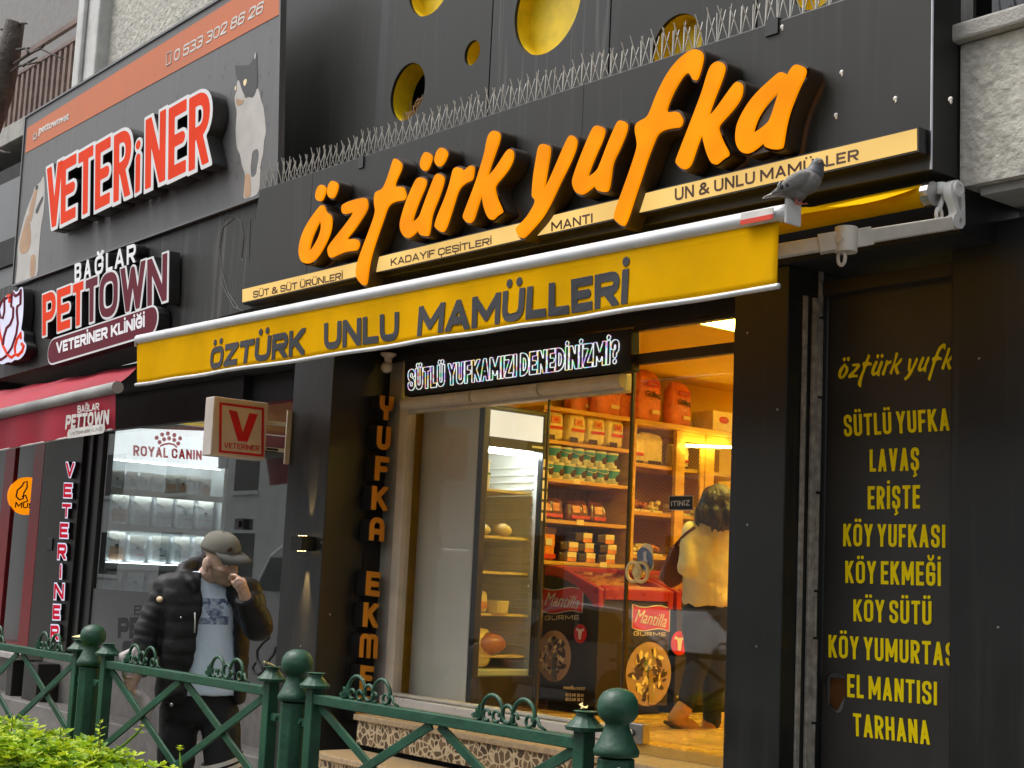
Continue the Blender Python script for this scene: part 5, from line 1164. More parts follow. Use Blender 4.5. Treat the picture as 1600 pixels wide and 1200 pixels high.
for z in fz: bx("wire_shelf", M['cheese'], (-8.48,FY0+.05,z-.018), (FX-.10,FY1-.06,z), parent=fr)
b = B()
for k in range(6): y_ = FY1-.05; b.box((FX+.001,y_-.0,2.40-k*.075),(FX+.004,y_+.045,2.455-k*.075))
b.obj("price_tag", M['paperlabel'], fr)
b = B(); b.box((FX+.001,FY1-.16,2.525),(FX+.003,FY1-.06,2.54)); b.obj("maker_plate", M['alu'], fr)
def round_tub(kind, label, cat, c, r, h, m, lid=None, group=None):
    t = thing(kind, label, cat, c, group); b = B(); b.lathe(c, [(.001,0),(r*.9,0),(r,h*.9),(r,h),(.001,h)], 18); b.obj("tub_body", m, t, bevel=.003)
    if lid: b = B(); b.lathe(V(c)+V((0,0,h)), [(.001,.001),(r*1.05,.001),(r*1.05,.014),(.001,.016)], 18); b.obj("lid", lid, t)
    return t
round_tub("yogurt_tub", "white and green tub on the top shelf of the upright fridge", "tub", V((-7.98,.26,fz[0]+.001)), .055, .09, M['bucketw'], M['leaf2'])
round_tub("yogurt_tub", "pale yellow tub stacked on another tub on the top fridge shelf", "tub", V((-7.98,.26,fz[0]+.108)), .05, .075, M['cheese'], M['bucketw'])
def cheese(label, c, r, m, k=.6):
    t = thing("cheese", label, "cheese", c); b = B(); b.ell(V(c)+V((0,0,r[2])), r, None, 20, 12); o = b.obj("wrapped_cheese", m, t, smooth=True); wrinkle(o, .008, 14); return t
cheese("pale lump of cheese at left on the second fridge shelf", V((-7.97,.27,fz[1])), (.06,.06,.04), M['cheese'])
cheese("rounded pale cheese at right on the second fridge shelf", V((-7.97,.45,fz[1])), (.06,.07,.045), M['cheese'])
place_bag("cheese_bag", "yellow plastic bag of food on the fourth fridge shelf", "bag", V((-7.98,.27,fz[3]+.002)), .13, .15, .10, M['cheese'], [("print_patch", M['noodle'], -.3,.3,.2,.5)])
round_tub("cheese_box", "round pale cheese box on the fourth fridge shelf", "box", V((-7.98,.44,fz[3]+.001)), .085, .085, M['cheese'])
cheese("large amber braided cheese on the lowest fridge shelf", V((-7.99,.40,fz[4])), (.10,.12,.075), M['honey'])
cheese("small amber cheese at left end of the lowest fridge shelf", V((-7.97,.225,fz[4])), (.05,.05,.05), M['honey'])
place_bag("grocery_bag", "pale wrapped parcel at the bottom of the upright fridge", "bag", V((-8.02,.30,1.005)), .22, .27, .14, M['cheese'])
# pine shelving
XS = -8.15
sh = thing("wooden_shelf", "open pine shelf stacked with flour bags buckets and breads against the bakery wall", "shelf", (XS,1.4,FL))
zs = [2.64,2.36,2.06,1.76]
for z in zs: bx("shelf_board", M['wood'], (-8.6,.962,z-.028), (XS,1.823,z), parent=sh, bevel=.003)
bx("shelf_top", M['wood'], (-8.6,.93,2.855), (XS+.01,1.85,2.885), parent=sh, bevel=.003)
for y in (.93,1.825): bx("side_panel", M['wood'], (-8.6,y,FL), (XS+.004,y+.027,2.853), parent=sh, bevel=.003)
bx("back_panel", M['woodpanel'], (-8.64,.93,FL), (-8.605,1.85,2.853), parent=sh)
for z, y in zip(zs[1:], (1.25,1.30,1.55)): bx("price_card", M['paperlabel'], (XS+.001,y,z-.026), (XS+.004,y+.07,z+.012), parent=sh)
def px_y(x, y, X=XS): return P(x, y, X=X).y
for k, x in enumerate((873,908,939,969)):
    place_bag("flour_bag", f"cream flour bag, {ORD[k]} from the left on the top pine shelf", "bag", V((XS-.10,px_y(x,680),2.642)), .19, .245, .13, M['flour'], [("emblem", M['noodle'], -.22,.22,.52,.74),("emblem_disc", M['labelred'], -.12,.12,.56,.68),("red_strip", M['labelred'], -.34,.34,.34,.43),("brown_print", M['chocprint'], -.44,-.02,.0,.16)], random.uniform(-.1,.1), 0, "cream flour bags on the pine shelf", .22)
# buckets
def bucket(label, c):
    t = thing("food_bucket", label, "bucket", c, "turquoise and white buckets on the pine shelf"); r, h = .058, .112
    b = B(); b.m = 0; b.lathe(c, [(.001,0),(r*.88,0),(r*.93,h*.4)], 20); b.m = 1; b.lathe(c, [(r*.93,h*.4),(r,h),(.001,h)], 20); b.obj("tub_body", [M['bucketw'],M['bucketb']], t)
    b = B(); b.lathe(V(c)+V((0,0,h-.004)), [(r*1.06,-.006),(r*1.08,.010),(.001,.011)], 20); b.obj("lid", M['bucketw'], t)
    b = B(); yy = V(c)+V((r*1.02,0,h*.42)); b.ell(yy+V((-.004,.012,0)), (.006,.024,.026), None, 10, 8); b.ell(yy+V((-.006,.03,.022)), (.006,.012,.012), None, 8, 6); b.obj("brown_print", M['chocprint'], t)
    b = B(); yy = V(c)+V((r*.96,0,.02)); b.ell(yy+V((-.006,-.016,.004)), (.006,.020,.018), None, 10, 8); b.obj("white_print", M['offwhite'], t)
    if random.random() < .5: b = B(); b.tube([V(c)+V((r*1.04*math.cos(a*.35), r*1.1*math.sin(a*.35), h*.96-.035*math.cos(a*.35))) for a in [q*.9-4.05 for q in range(10)]], .0035, 5); b.obj("handle", M['bucketw'], t)
for row, xs_ in ((0,[862,879,897,914,931,949,967]),(1,[873,891,909,927,945,964])):
    for k, x in enumerate(xs_):
        bucket(f"turquoise bucket, {ORD[k]} from the left in the {['lower','upper'][row]} pine shelf row", V((XS-.08,px_y(x,745),2.361+row*.122)))
for k, (x, w_, h_) in enumerate(((864,.15,.15),(882,.15,.17),(909,.19,.155),(925,.15,.17),(944,.18,.165))):
    place_bag("sweet_bag", f"shiny brown sweet bag, {ORD[k]} from the left on the third pine shelf", "bag", V((XS-.09-.03*(k%2),px_y(x,808),2.062)), w_, h_, .09, M['cellob'], [("red_print", M['labelred'], -.3,.34,.06,.22),("food_window", M['noodle'], -.25,.15,.35,.7)], random.uniform(-.2,.2), random.uniform(-.25,-.05), "brown sweet bags on the pine shelf", .3)
place_bag("noodle_pack", "orange upright noodle pack at the left end of the lowest pine shelf", "pack", V((XS-.07,px_y(861,868),1.762)), .16, .24, .07, M['noodle'], [("dark_top", M['chocprint'], -.4,.4,.80,.97),("white_swirl", M['offwhite'], -.2,.2,.45,.66),("red_base", M['labelred'], -.42,.42,.06,.2)])
for row, xs_ in ((0,[888,918,949]),(1,[890,915,951]),(2,[912,947])):
    for k, x in enumerate(xs_):
        c = V((XS-.10,px_y(x,872)+.03,1.763+row*.0735)); t = thing("boxed_loaf", f"dark banded loaf, {ORD[k]} from the left in the {['bottom','middle','top'][row]} stack layer", "loaf", c, "banded loaves on the pine shelf")
        b = B(); b.box(c+V((-.08,-.09,0)), c+V((.07,.085,.066))); b.obj("loaf", M['loaf'], t, bevel=.014)
        b = B(); b.box(c+V((-.085,-.015,.03)), c+V((.074,.075,.070))); b.obj("paper_band", M['paperlabel'], t, bevel=.004); b = B(); b.box(c+V((-.085,-.015,.0)), c+V((.0735,.075,.029))); b.obj("orange_band", M['noodle'], t, bevel=.003)
# big salmon bags along the top
def gullac(label, y, z, w_, h_, x=XS-.16, rz=0):
    t = place_bag("wafer_bag", label, "bag", V((x,y,z)), w_, h_, .14, M['gullac'], [("brand_oval", M['labelred'], -.24,.24,.66,.78),("oval_text", M['offwhite'], -.15,.15,.70,.735),("cream_patch", M['flour'], -.02,.30,.16,.24)], rz, 0, "salmon coloured wafer bags on top of the shelves", .42)
    a = [V((.085,-w_*.33,h_*.44)), V((.085,w_*.25,h_*.44)), V((.085,-w_*.33,h_*.58)), V((.085,w_*.25,h_*.58))]
    me = glyph_mesh("Güllaç", .02, .01); place(me, bounds(me), a, 0, .003, .01); o = link("lettering", me, M['pureink']); o.parent = t
for k, (x, y, w_, h_) in enumerate(((940,640,.26,.34),(966,650,.30,.38),(1012,655,.30,.42),(1030,660,.31,.42),(1079,670,.28,.37))):
    yy = px_y(x, y); gullac(["salmon wafer bag standing behind at the left of the top shelf","salmon wafer bag under the end of the message board","salmon wafer bag half hidden at the door seam","tall salmon wafer bag in the middle of the cabinet top","salmon wafer bag at the right beside the small carton"][k], yy, 2.888, w_, h_, XS-.16-(.1 if k in (0,2) else 0), random.uniform(-.15,.1))
t = thing("carton_box", "small buff carton beside the salmon bags on the cabinet", "box", V((XS-.12,2.88,2.888))); bx("carton", M['flour'], (XS-.25,2.76,2.888), (XS-.02,3.02,3.05), parent=t, bevel=.004); b = B(); b.ell(V((XS-.019,2.89,2.98)), (.003,.06,.03), None, 12, 8); b.obj("printed_oval", M['labelred'], t)
# glazed cabinet
cb = thing("glass_cabinet", "pale wooden cabinet with glass doors and woven back full of pastries", "cabinet", (XS,2.5,FL))
Yc = [1.853]+[P(x,800,X=XS).y for x in (1056.5,1103)]+[3.3]
bx("cabinet_top", M['wood'], (-8.6,1.853,2.84), (XS+.02,3.32,2.884), parent=cb, bevel=.004); bx("back_panel", M['weave'], (-8.64,1.853,FL), (-8.605,3.32,2.84), parent=cb)
cz = [P(1020,y,X=XS).z for y in (725,800,868)]
for z in cz+[2.84]:
    if z < 2.8: bx("shelf_board", M['wood'], (-8.6,1.855,z-.03), (XS-.03,3.30,z), parent=cb, bevel=.003)
for k, y in enumerate(Yc):
    bx("door_post", M['wood'], (XS-.028,y-.028+(.03 if k == 0 else 0),1.55), (XS+.01,y+.03,2.838), parent=cb, bevel=.004)
for k in range(1,3):
    y0, y1 = Yc[k]+.032, Yc[k+1]-.03; b = B(); b.box((XS-.02,y0,2.76),(XS,y1,2.838)); b.box((XS-.02,y0,1.55),(XS,y1,1.62)); b.box((XS-.02,y0,1.62),(XS,y0+.05,2.76)); b.box((XS-.02,y1-.05,1.62),(XS,y1,2.76)); d_ = b.obj("door", M['wood'], cb, bevel=.003)
    bx("door_glass", M['fridgeglass'], (XS-.012,y0+.05,1.62), (XS-.008,y1-.05,2.76), parent=d_)
for k, (x, w_, h_) in enumerate(((1009,.2,.24),(1036,.24,.26),(1080,.2,.2))):
    place_bag("flour_bag", ["cream flour bag with red strip at the left inside the cabinet","bulging clear bag of noodles in the middle bay of the cabinet","clear noodle bag behind the cabinet glass"][k], "bag", V((XS-.16,px_y(x,720),cz[0]+.002)), w_, h_, .13, M['flour'], [("red_strip", M['labelred'], -.32,.32,.26,.36),("brown_print", M['chocprint'], -.2,.3,.0,.1)] if k != 1 else [("brown_print", M['chocprint'], -.3,.3,.0,.13)])
for j, z in enumerate(cz[1:]):
    for k, x in enumerate((1001,1018,1037,1068,1085,1094)):
        y_ = px_y(x, 790+70*j); c = V((XS-.14,y_,z)); t = thing("pastry_tray", f"pastry tray, {ORD[k]} from the left on the {['middle','lower'][j]} cabinet shelf", "tray", c, "pastry trays in the cabinet")
        b = B(); b.box(c+V((-.08,-.055,0)), c+V((.08,.055,.018))); b.obj("tray", M['paperlabel'], t, bevel=.004); b = B()
        for q_ in range(7): b.ell(c+V((random.uniform(-.06,.07), random.uniform(-.04,.04), .035+random.uniform(0,.045))), (.026,.024,.022), None, 8, 6)
        b.obj("pastry", random.choice([M['cheese'],M['flour'],M['loaf'] if j else M['cheese'],M['honey']]), t, smooth=True)
tl_ = thing("strip_light", "thin bright strip light at the right side of the cabinet", "light", P(1118,696,X=XS+.05)); a, c = P(1073,696,X=XS+.06), P(1146,699,X=XS+.06); b = B(); b.bar(a, c, .02, .02); b.obj("tube", M['lamp_warm'], tl_)
# freezers
def prof(dx=0): 
    return [(851,882),(866,884),(884,890),(902,900),(920,910),(936,919)]
def freezer(label, y0, y1, parts_):
    fz_ = thing("chest_freezer", label, "freezer", (-7.8,(y0+y1)/2,FL))
    pr = [P(x, y, Y=.9) for x, y in prof()]; pr = [V((p.x, 0, p.z)) for p in pr]; x0, x1 = pr[0].x-.02, pr[-1].x
    # body
    low = [V((x0,y0+.02,FL+.06)), V((x1-.015,y0+.02,FL+.06)), V((x1-.015,y0+.02,pr[-1].z-.08))]+[V((p.x-.015,y0+.02,p.z-.07)) for p in reversed(pr[:-1])]+[V((x0,y0+.02,pr[0].z-.07))]
    b = B(); b.prism(low, (0,y1-y0-.04,0)); b.obj("body", M['fridgeblack'], fz_, bevel=.012)
    b = B(); b.box((x0+.05,y0+.06,FL),(x1-.06,y1-.06,FL+.06)); b.obj("plinth", M['soot'], fz_)
    # red rim: two end arches, front and back rails
    b = B()
    for ya, yb in ((y0,y0+.055),(y1-.055,y1)):
        up = [V((p.x,ya,p.z)) for p in pr]; dn = [V((p.x,ya,p.z-.075)) for p in pr]
        nose = [V((x1+.0,ya,pr[-1].z-.13)), V((x1-.05,ya,pr[-1].z-.13)), V((x1-.10,ya,pr[-1].z-.075))]
        b.prism(up+nose+list(reversed(dn[:-2])), (0,yb-ya,0))
    b.prism([V((x1-.05,y0+.055,pr[-1].z+.028)),V((x1+.002,y0+.055,pr[-1].z)),V((x1+.002,y0+.055,pr[-1].z-.075)),V((x1-.05,y0+.055,pr[-1].z-.075))], (0,y1-y0-.11,0))
    b.box((x0,y0+.055,pr[0].z-.08),(x0+.07,y1-.055,pr[0].z))
    b.obj("red_rim", M['red'], fz_, bevel=.01)
    b = B(); gl = [V((p.x,y0+.055,p.z-.03)) for p in pr]
    b.loft([[p+V((0,0,.006)) for p in gl]+[p for p in reversed(gl)], [p+V((0,y1-y0-.11,.006)) for p in gl]+[p+V((0,y1-y0-.11,0)) for p in reversed(gl)]]); b.obj("glass_lid", M['fridgeglass'], fz_)
    b = B(); b.prism([V((p.x,y0+.06,p.z-.068)) for p in pr]+[V((x1-.03,y0+.06,pr[-1].z-.078)),V((x0+.02,y0+.06,pr[0].z-.078))], (0,y1-y0-.12,0)); b.obj("frozen_goods", M['noodle'], fz_)
    return fz_, x0, x1
f1, fx0, fx1 = freezer("black chest freezer with red rim, nearest the shop window", .9, 1.63, None)
f2, _, _ = freezer("second black chest freezer with red rim behind the woman", 1.66, 2.45, None)
FE, FF = .916, fx1-.012
def flag(q, parent, nrm):
    b = B(); N = 12; up = []; dn = []
    for k in range(N+1):
        s = k/N; wv = .10*math.sin(2*PI*s)*-.8; dn.append((q[0]*(1-s)+q[1]*s)+(q[2]-q[0])*wv); up.append((q[2]*(1-s)+q[3]*s)+(q[2]-q[0])*wv)
    b.prism([p+nrm*.001 for p in dn+list(reversed(up))], nrm*.002); o = b.obj("flag_print", M['flagred'], parent)
    e = B(); e.tube([p+nrm*.003 for p in dn+list(reversed(up))], .004, 5, True); e.obj("flag_border", M['offwhite'], o)
    cc = lambda s, t: (q[0]*(1-s)+q[1]*s)*(1-t)+(q[2]*(1-s)+q[3]*s)*t
    txt("lettering", "Mantilla", [cc(.06,.26),cc(.9,.16),cc(.10,.82),cc(.94,.72)], M['offwhite'], o, (.004,.006), 0, .35)
def plate(c, u, v_, r, parent, nrm, seed):
    rr = random.Random(seed); b = B(); b.lathe(c+nrm*.001, [(.001,0),(r,0),(r*1.0,.004),(.001,.004)], 36, nrm, (1,1)); o = b.obj("dish_print", M['cattan'], parent)
    for nm, m, n_, sz in (("meat_print",M['loaf'],26,.16),("dough_print",M['flour'],26,.13),("herb_print",M['leaf2'],8,.12)):
        b = B()
        for k in range(n_):
            a, d = rr.uniform(0,2*PI), r*.74*math.sqrt(rr.random()); p = c+u*d*math.cos(a)+v_*d*math.sin(a)+nrm*(.006+.0002*k); s_ = sz*r*rr.uniform(.5,1); an = rr.uniform(0,PI)
            e1 = u*math.cos(an)+v_*math.sin(an); e2 = v_*math.cos(an)-u*math.sin(an); b.add([p+e1*s_*math.cos(i*PI/4)*1.3+e2*s_*.6*math.sin(i*PI/4)*rr.uniform(.8,1.2) for i in range(8)], [tuple(range(8))])
        b.obj(nm, m, o, recalc=False)
    s_ = B(); s_.prism([c-u*.01+v_*r*.1+nrm*.012, c+u*.03+v_*r*.1+nrm*.012, c+u*.05-v_*r*.9+nrm*.012, c+u*.0-v_*r*.95+nrm*.012], nrm*.003); s_.ell(c+v_*r*.2+nrm*.012, (.02,.02,.02), None, 8, 6); s_.obj("spoon_print", M['steel'], o)
nE, nF = V((0,-1,0)), V((1,0,0))
qE = lambda *c: [P(x, y, Y=FE) for x, y in c]; qF = lambda *c: [P(x, y, X=FF) for x, y in c]
flag(qE((848,955),(910,958),(848,918),(912,922)), f1, nE); flag(qF((987,981),(1045,987),(988,944),(1046,951)), f1, nF)
blk("lettering", "GURME", qE((852,969),(905,968),(852,962),(905,961)), M['paperlabel'], f1, (.001,.003), .16, .5); blk("lettering", "GURME", qF((990,993),(1040,994),(990,986.5),(1040,988.5)), M['paperlabel'], f1, (.001,.003), .16, .5)
cE = P(866,1025,Y=FE); plate(cE, V((1,0,0)), V((0,0,1)), (P(866,985,Y=FE)-cE).length, f1, nE, 1)
cF = P(1013,1053,X=FF); plate(cF, V((0,1,0)), V((0,0,1)), (P(1013,1003,X=FF)-cF).length, f1, nF, 2)
def badge(c, u, r, parent, nrm):
    b = B(); b.lathe(c, [(.001,0),(r,0),(r,.004),(.001,.004)], 24, nrm); o = b.obj("badge_print", M['flagred'], parent); b = B()
    v_ = V((0,0,1)); P_ = lambda a, d: c+u*a*r+v_*d*r+nrm*.0045
    b.prism([P_(-.18,-.6),P_(.18,-.6),P_(.22,-.1),P_(.3,.25),P_(.65,.35),P_(.5,.6),P_(.2,.45),P_(-.2,.45),P_(-.5,.6),P_(-.65,.35),P_(-.3,.25),P_(-.22,-.1)], nrm*.002); b.obj("cow_mark", M['offwhite'], o)
badge(P(907,990,Y=FE), V((1,0,0)), .065, f1, nE); badge(P(1061,1005,X=FF), V((0,1,0)), .085, f2, nF)
for t, a in (("mantilla.com.tr",(881,1077,915,1071)),("0212 641 38 34",(884,1088,912,1083)),("0212 641 38 35",(884,1095,912,1090))): txt("lettering", t, qE((a[0],a[1]),(a[2],a[1]+1),(a[0],a[3]),(a[2],a[3]+1)), M['paperlabel'], f1, (.001,.003), .01)
txt("lettering", "mantilla", qF((1057,1091),(1073,1092),(1057,1085),(1073,1086)), M['paperlabel'], f2, (.001,.003), .01)
# things on the door
ps = thing("push_sign", "small black sign reading ITINIZ hanging on the glass door", "sign", P(1064,786,Y=-.012)); q = qY((1046,797),(1083,797),(1046,775),(1083,775),-.012)
b = B(); b.prism([q[0],q[1],q[3],q[2]], (0,.004,0)); b.obj("plate", M['pureink'], ps); blk("lettering", "ITINIZ", qY((1049,791),(1078,790),(1049,783),(1078,781),-.012), M['offwhite'], ps, (.001,.002), .2, .2)
b = B(); e4 = [q[0],q[1],q[3],q[2]]; b.tube([p+V((0,-.001,0)) for p in e4], .003, 4, True); b.obj("border", M['offwhite'], ps)
os_ = thing("door_sticker", "pale oval blue sticker above the round door handle", "sticker", P(1010,871,Y=-.012))
shape("sticker", [[(1001,851),(1020,849),(1021,875),(1022,888),(1014,895),(1003,895),(996,887),(1000,872)]], -.008, (.001,.003), M['paperlabel'], os_, 2)
c = P(1008,873,Y=-.0115); b = B(); b.lathe(c, [(.001,0),(.055,0),(.055,-.002),(.001,-.002)], 24, (0,1,0), (1,1.35)); b.obj("blue_oval", M['teal'] if 0 else mat('sticker_blue', lin(110,124,150), .5), os_); shape("white_mark", [[(1005,862),(1012,861),(1010,870),(1014,879),(1009,886),(1004,880),(1007,872)]], -.0115, (.003,.005), M['offwhite'], os_, 2)
wb = thing("wire_basket", "orange wire basket stand on the shop floor by the right pillar", "basket", (-6.2,1.9,FL))
b = B()
for k in range(7): b.tube([(-6.45+k*.12,1.6,FL),(-6.45+k*.12,1.6,1.02)], .006, 5)
for z in (FL+.12,FL+.24,1.02): b.tube([(-6.45,1.6,z),(-5.73,1.6,z)], .007, 5)
b.obj("wire_frame", M['black'], wb); bx("orange_bin", M['noodle'], (-6.45,1.62,FL+.02), (-5.73,2.2,.98), parent=wb, bevel=.01)
# ------------------------------------------------------------------ green fence
PR = [(.075,0),(.075,.10),(.060,.12),(.060,1.055),(.071,1.062),(.073,1.078),(.066,1.092),(.058,1.105),(.045,1.135),(.038,1.155),(.040,1.163),(.053,1.172),(.064,1.19),(.0665,1.21),(.062,1.235),(.048,1.256),(.025,1.268),(.001,1.271)]
def fence_post(label, x):
    t = thing("fence_post", label, "fence post", (x,-2.75,0)); b = B(); b.lathe((x,-2.75,0), PR[:4], 8); b.obj("shaft", M['green'], t, bevel=.006)
    b = B(); b.lathe((x,-2.75,0), [(.001,1.05)]+PR[4:], 24); b.obj("ball_finial", M['green'], t, smooth=True); return t
p3 = fence_post("nearest green iron post with a large ball top and flaking white paint", -3.43)
fence_post("green iron post with a ball top in front of the black pillar", -5.345)
fence_post("green iron post with a ball top left of the man", -7.355)
b = B()
for k in range(22):
    a = -1.45+k*.045; r_ = .0578+.0012*abs(math.sin(a*4)); c = V((-3.43+r_*math.cos(a),-2.75+r_*math.sin(a),.88)); h_ = .105+random.uniform(-.03,.05); b.box(c-V((.0035,.0035,0)), c+V((.0035,.0035,h_)))
b.obj("flaked_paint", M['white'], p3)
def scroll(t, cx, z):
    b = B(); w_ = lambda x, zz: V((cx+x, 0, z+zz))
    arc = lambda x, zz, r, a0, a1, n=12: [w_(x+r*math.cos(a0+(a1-a0)*k/n), zz+r*math.sin(a0+(a1-a0)*k/n)) for k in range(n+1)]
    b.tube(arc(-.085,.035,.058,-.5,PI+.5), .0075, 6); b.tube(arc(.085,.035,.058,-.5,PI+.5), .0075, 6); b.tube(arc(0,.035,.030,0,2*PI), .0075, 6)
    for s in (-1,1):
        b.tube(arc(s*.05-.012,.022,.018,0,1.7*PI), .006, 6); b.tube(arc(s*.115,.022,.018,0,1.7*PI), .006, 6)
    b.tube([w_(.14,.03),w_(.155,.035),w_(.168,.012),w_(.20,.004)], [.007,.008,.006,.004], 6)
    o = b.obj("scroll", M['green'], t, smooth=True); b = B()
    for a, l_ in ((2.6,.05),(2.0,.045),(3.2,.06),(3.7,.035)):
        p = w_(-.145,.018); q = p+V((math.cos(a)*l_,random.uniform(-.015,.015),math.sin(a)*l_)); b.loft([[p+V((0,-.004,-.008)),p+V((0,.004,-.008)),p+V((0,.004,.012)),p+V((0,-.004,.012))],[(p+q)/2+V((0,-.012,-.010)),(p+q)/2+V((0,.012,-.010)),(p+q)/2+V((0,.012,.010)),(p+q)/2+V((0,-.012,.010))],[q+V((0,-.001,0)),q+V((0,.001,0)),q+V((0,.001,.002)),q+V((0,-.001,.002))]])
    b.obj("iron_leaf", M['green'], o)
PW = 1.62; ZR = 1.09; ZB = .30
pan = thing("fence", "green fence panel of crossed bars in front of the man", "fence panel", (0,0,0), "fence panels along the pavement")
for x in (0, PW):
    b = B(); b.box((x-.026,-.026,.04),(x+.026,.026,1.125)); s_ = b.obj("stanchion", M['green'], pan, bevel=.004)
    b = B(); b.lathe((x,0,1.125), [(.001,0),(.062,.0),(.064,.012),(.05,.022),(.030,.045),(.028,.055),(.040,.06),(.001,.062)], 14); b.obj("flared_cap", M['green'], s_)
    b = B(); sx = -1 if x == 0 else 1
    for z in (.98,.45): b.box((x+sx*.026,-.012,z-.016),(x+sx*.13,.012,z+.016)); b.lathe((x+sx*.075,-.012,z), [(.001,0),(.011,0),(.011,.008),(.001,.008)], 8, (0,-1,0))
    b.obj("lug", M['green'], s_, bevel=.002)
for nm, z in (("top_rail",ZR),("bottom_rail",ZB)): b = B(); b.box((.026,-.022,z-.028),(PW-.026,.022,z+.012)); b.obj(nm, M['green'], pan, bevel=.004)
h = PW/4; zt_ = ZR-.03
for x0, d in ((.03,1),(.03+2*h,1),(2*h-.0,-1),(PW-.03,-1)):
    L = min((zt_-ZB)/.5, (PW-.03-x0) if d > 0 else x0-.03); a = V((x0,.006*d,zt_)); c = V((x0+d*L,.006*d,zt_-.5*L)); b = B(); b.bar(a, c, .012, .036); b.obj("brace", M['green'], pan, bevel=.003)
for f_ in (.24,.76): scroll(pan, PW*f_, ZR+.012)
pan.location = (-7.16,-2.75,0)
q_ = copy_tree(pan); q_.location = (-5.20,-2.75,0); q_["label"] = "green fence panel of crossed bars in front of the bakery steps"
q_ = copy_tree(pan); q_.location = (-9.13,-2.75,0); q_["label"] = "green fence panel of crossed bars at far left"
dl = thing("dry_leaves", "dry curled pale leaves lying on the fence caps beside the middle post", "leaf", (-5.5,-2.75,1.18))
b = B()
for x in (-5.54,-3.58,-7.53):
    for k in range(2):
        c = V((x+random.uniform(-.03,.03),-2.75+random.uniform(-.03,.03),1.192+k*.004)); a = random.uniform(0,6); u = V((math.cos(a),math.sin(a),.1)); s2 = V((-u.y,u.x,.15))
        b.loft([[c-u*.03+V((0,0,.004)),c-u*.03,c-u*.029],[c+s2*.014+V((0,0,.006)),c-s2*.014,c+V((0,0,-.003))],[c+u*.03+V((0,0,.010)),c+u*.03,c+u*.029]])
b.obj("curled_leaf", M['flour'], dl); dl["kind"] = "stuff"; 

# ------------------------------------------------------------------ hedge
def leaf(b, c, d, n_, s):
    t = d.cross(n_).normalized(); n2 = t.cross(d).normalized()
    b.add([c, c+d*s*.45+t*s*.30+n2*s*.08, c+d*s*.75+t*s*.14, c+d*s, c+d*s*.75-t*s*.14, c+d*s*.45-t*s*.30+n2*s*.08, c+d*s*.4-n2*s*.05], [(0,6,1),(1,6,3,2),(6,5,4,3),(0,5,6)])
def bush(label, x0, x1, y0, y1, top, n, extra=()):
    t = thing("bush", label, "bush", ((x0+x1)/2,(y0+y1)/2,0)); b = B(); st = B()
    for k in range(n):
        x = random.uniform(x0,x1); y = random.uniform(y0,y1); zt = top(x)+.05*noise.noise(V((x*6,y*6,1)))+.03*noise.noise(V((x*17,y*17,4))); z = zt-abs(random.gauss(0,.09)) if random.random() < .75 else random.uniform(.1,zt)
        c = V((x,y,z)); a = random.uniform(0,2*PI); d = V((math.cos(a),math.sin(a),random.uniform(-.2,.8))).normalized(); nn = V((random.uniform(-.5,.5),random.uniform(-.6,.3),1)).normalized()
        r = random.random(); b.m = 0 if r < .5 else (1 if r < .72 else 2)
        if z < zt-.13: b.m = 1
        for q in range(3): aa = a+q*2.1; leaf(b, c, V((math.cos(aa),math.sin(aa),random.uniform(.1,.7))).normalized(), nn, random.uniform(.034,.062))
        if k % 14 == 0: st.tube([V((x+random.uniform(-.06,.06),y,.03)), V((x,y,z*.5)), c], [.006,.005,.0025], 5)
    for (sx, sy, sz) in extra:
        p0 = V((sx-.02,sy,sz-.3)); p1 = V((sx,sy,sz)); st.tube([p0, (p0+p1)/2+V((.01,0,0)), p1], [.004,.0035,.002], 5)
        for k in range(14):
            z = sz-.17*(k/14); a = k*2.4; b.m = 2 if k < 6 else 0; leaf(b, V((sx-.01*(k/14),sy,z)), V((math.cos(a),math.sin(a),.45)).normalized(), V((0,-.3,1)).normalized(), .03+.022*(k/14))
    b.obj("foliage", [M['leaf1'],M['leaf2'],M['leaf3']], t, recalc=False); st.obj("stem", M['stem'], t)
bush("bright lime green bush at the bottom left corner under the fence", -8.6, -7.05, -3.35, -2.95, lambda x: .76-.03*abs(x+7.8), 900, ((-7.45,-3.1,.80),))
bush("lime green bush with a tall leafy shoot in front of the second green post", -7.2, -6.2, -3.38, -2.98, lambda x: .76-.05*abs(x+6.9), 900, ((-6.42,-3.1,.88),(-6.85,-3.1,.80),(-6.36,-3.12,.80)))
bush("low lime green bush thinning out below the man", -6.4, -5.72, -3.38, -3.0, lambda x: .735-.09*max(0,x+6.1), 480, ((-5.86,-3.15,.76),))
def weed(label, pts, fl):
    t = thing("wild_mustard", label, "weed", pts[0]); b = B(); b.tube(pts, [.006]*(len(pts)-1)+[.003], 6); b.obj("stalk", M['leaf2'], t, smooth=True)
    for c in fl:
        b = B()
        for k in range(5): a = k*1.25; leaf(b, V(c), V((math.cos(a),math.sin(a),.5)).normalized(), V((0,0,1)), .017)
        b.obj("flower", M['leaf3'], t, recalc=False)
YW = -3.1
weed("slanting weed stalk with buds rising from the bush beside the man", [P(165,1183,Y=YW)+V((0,0,-.3)),P(165,1183,Y=YW),P(195,1163,Y=YW),P(212,1148,Y=YW),P(222,1136,Y=YW)], [P(222,1135,Y=YW),P(213,1141,Y=YW),P(222,1146,Y=YW)])
weed("upright weed with a yellow green flower head below the man's knees", [P(283,1215,Y=YW)+V((0,0,-.3)),P(283,1200,Y=YW),P(281,1175,Y=YW)], [P(281,1167,Y=YW),P(279,1170,Y=YW),P(283,1171,Y=YW),P(281,1173,Y=YW)])

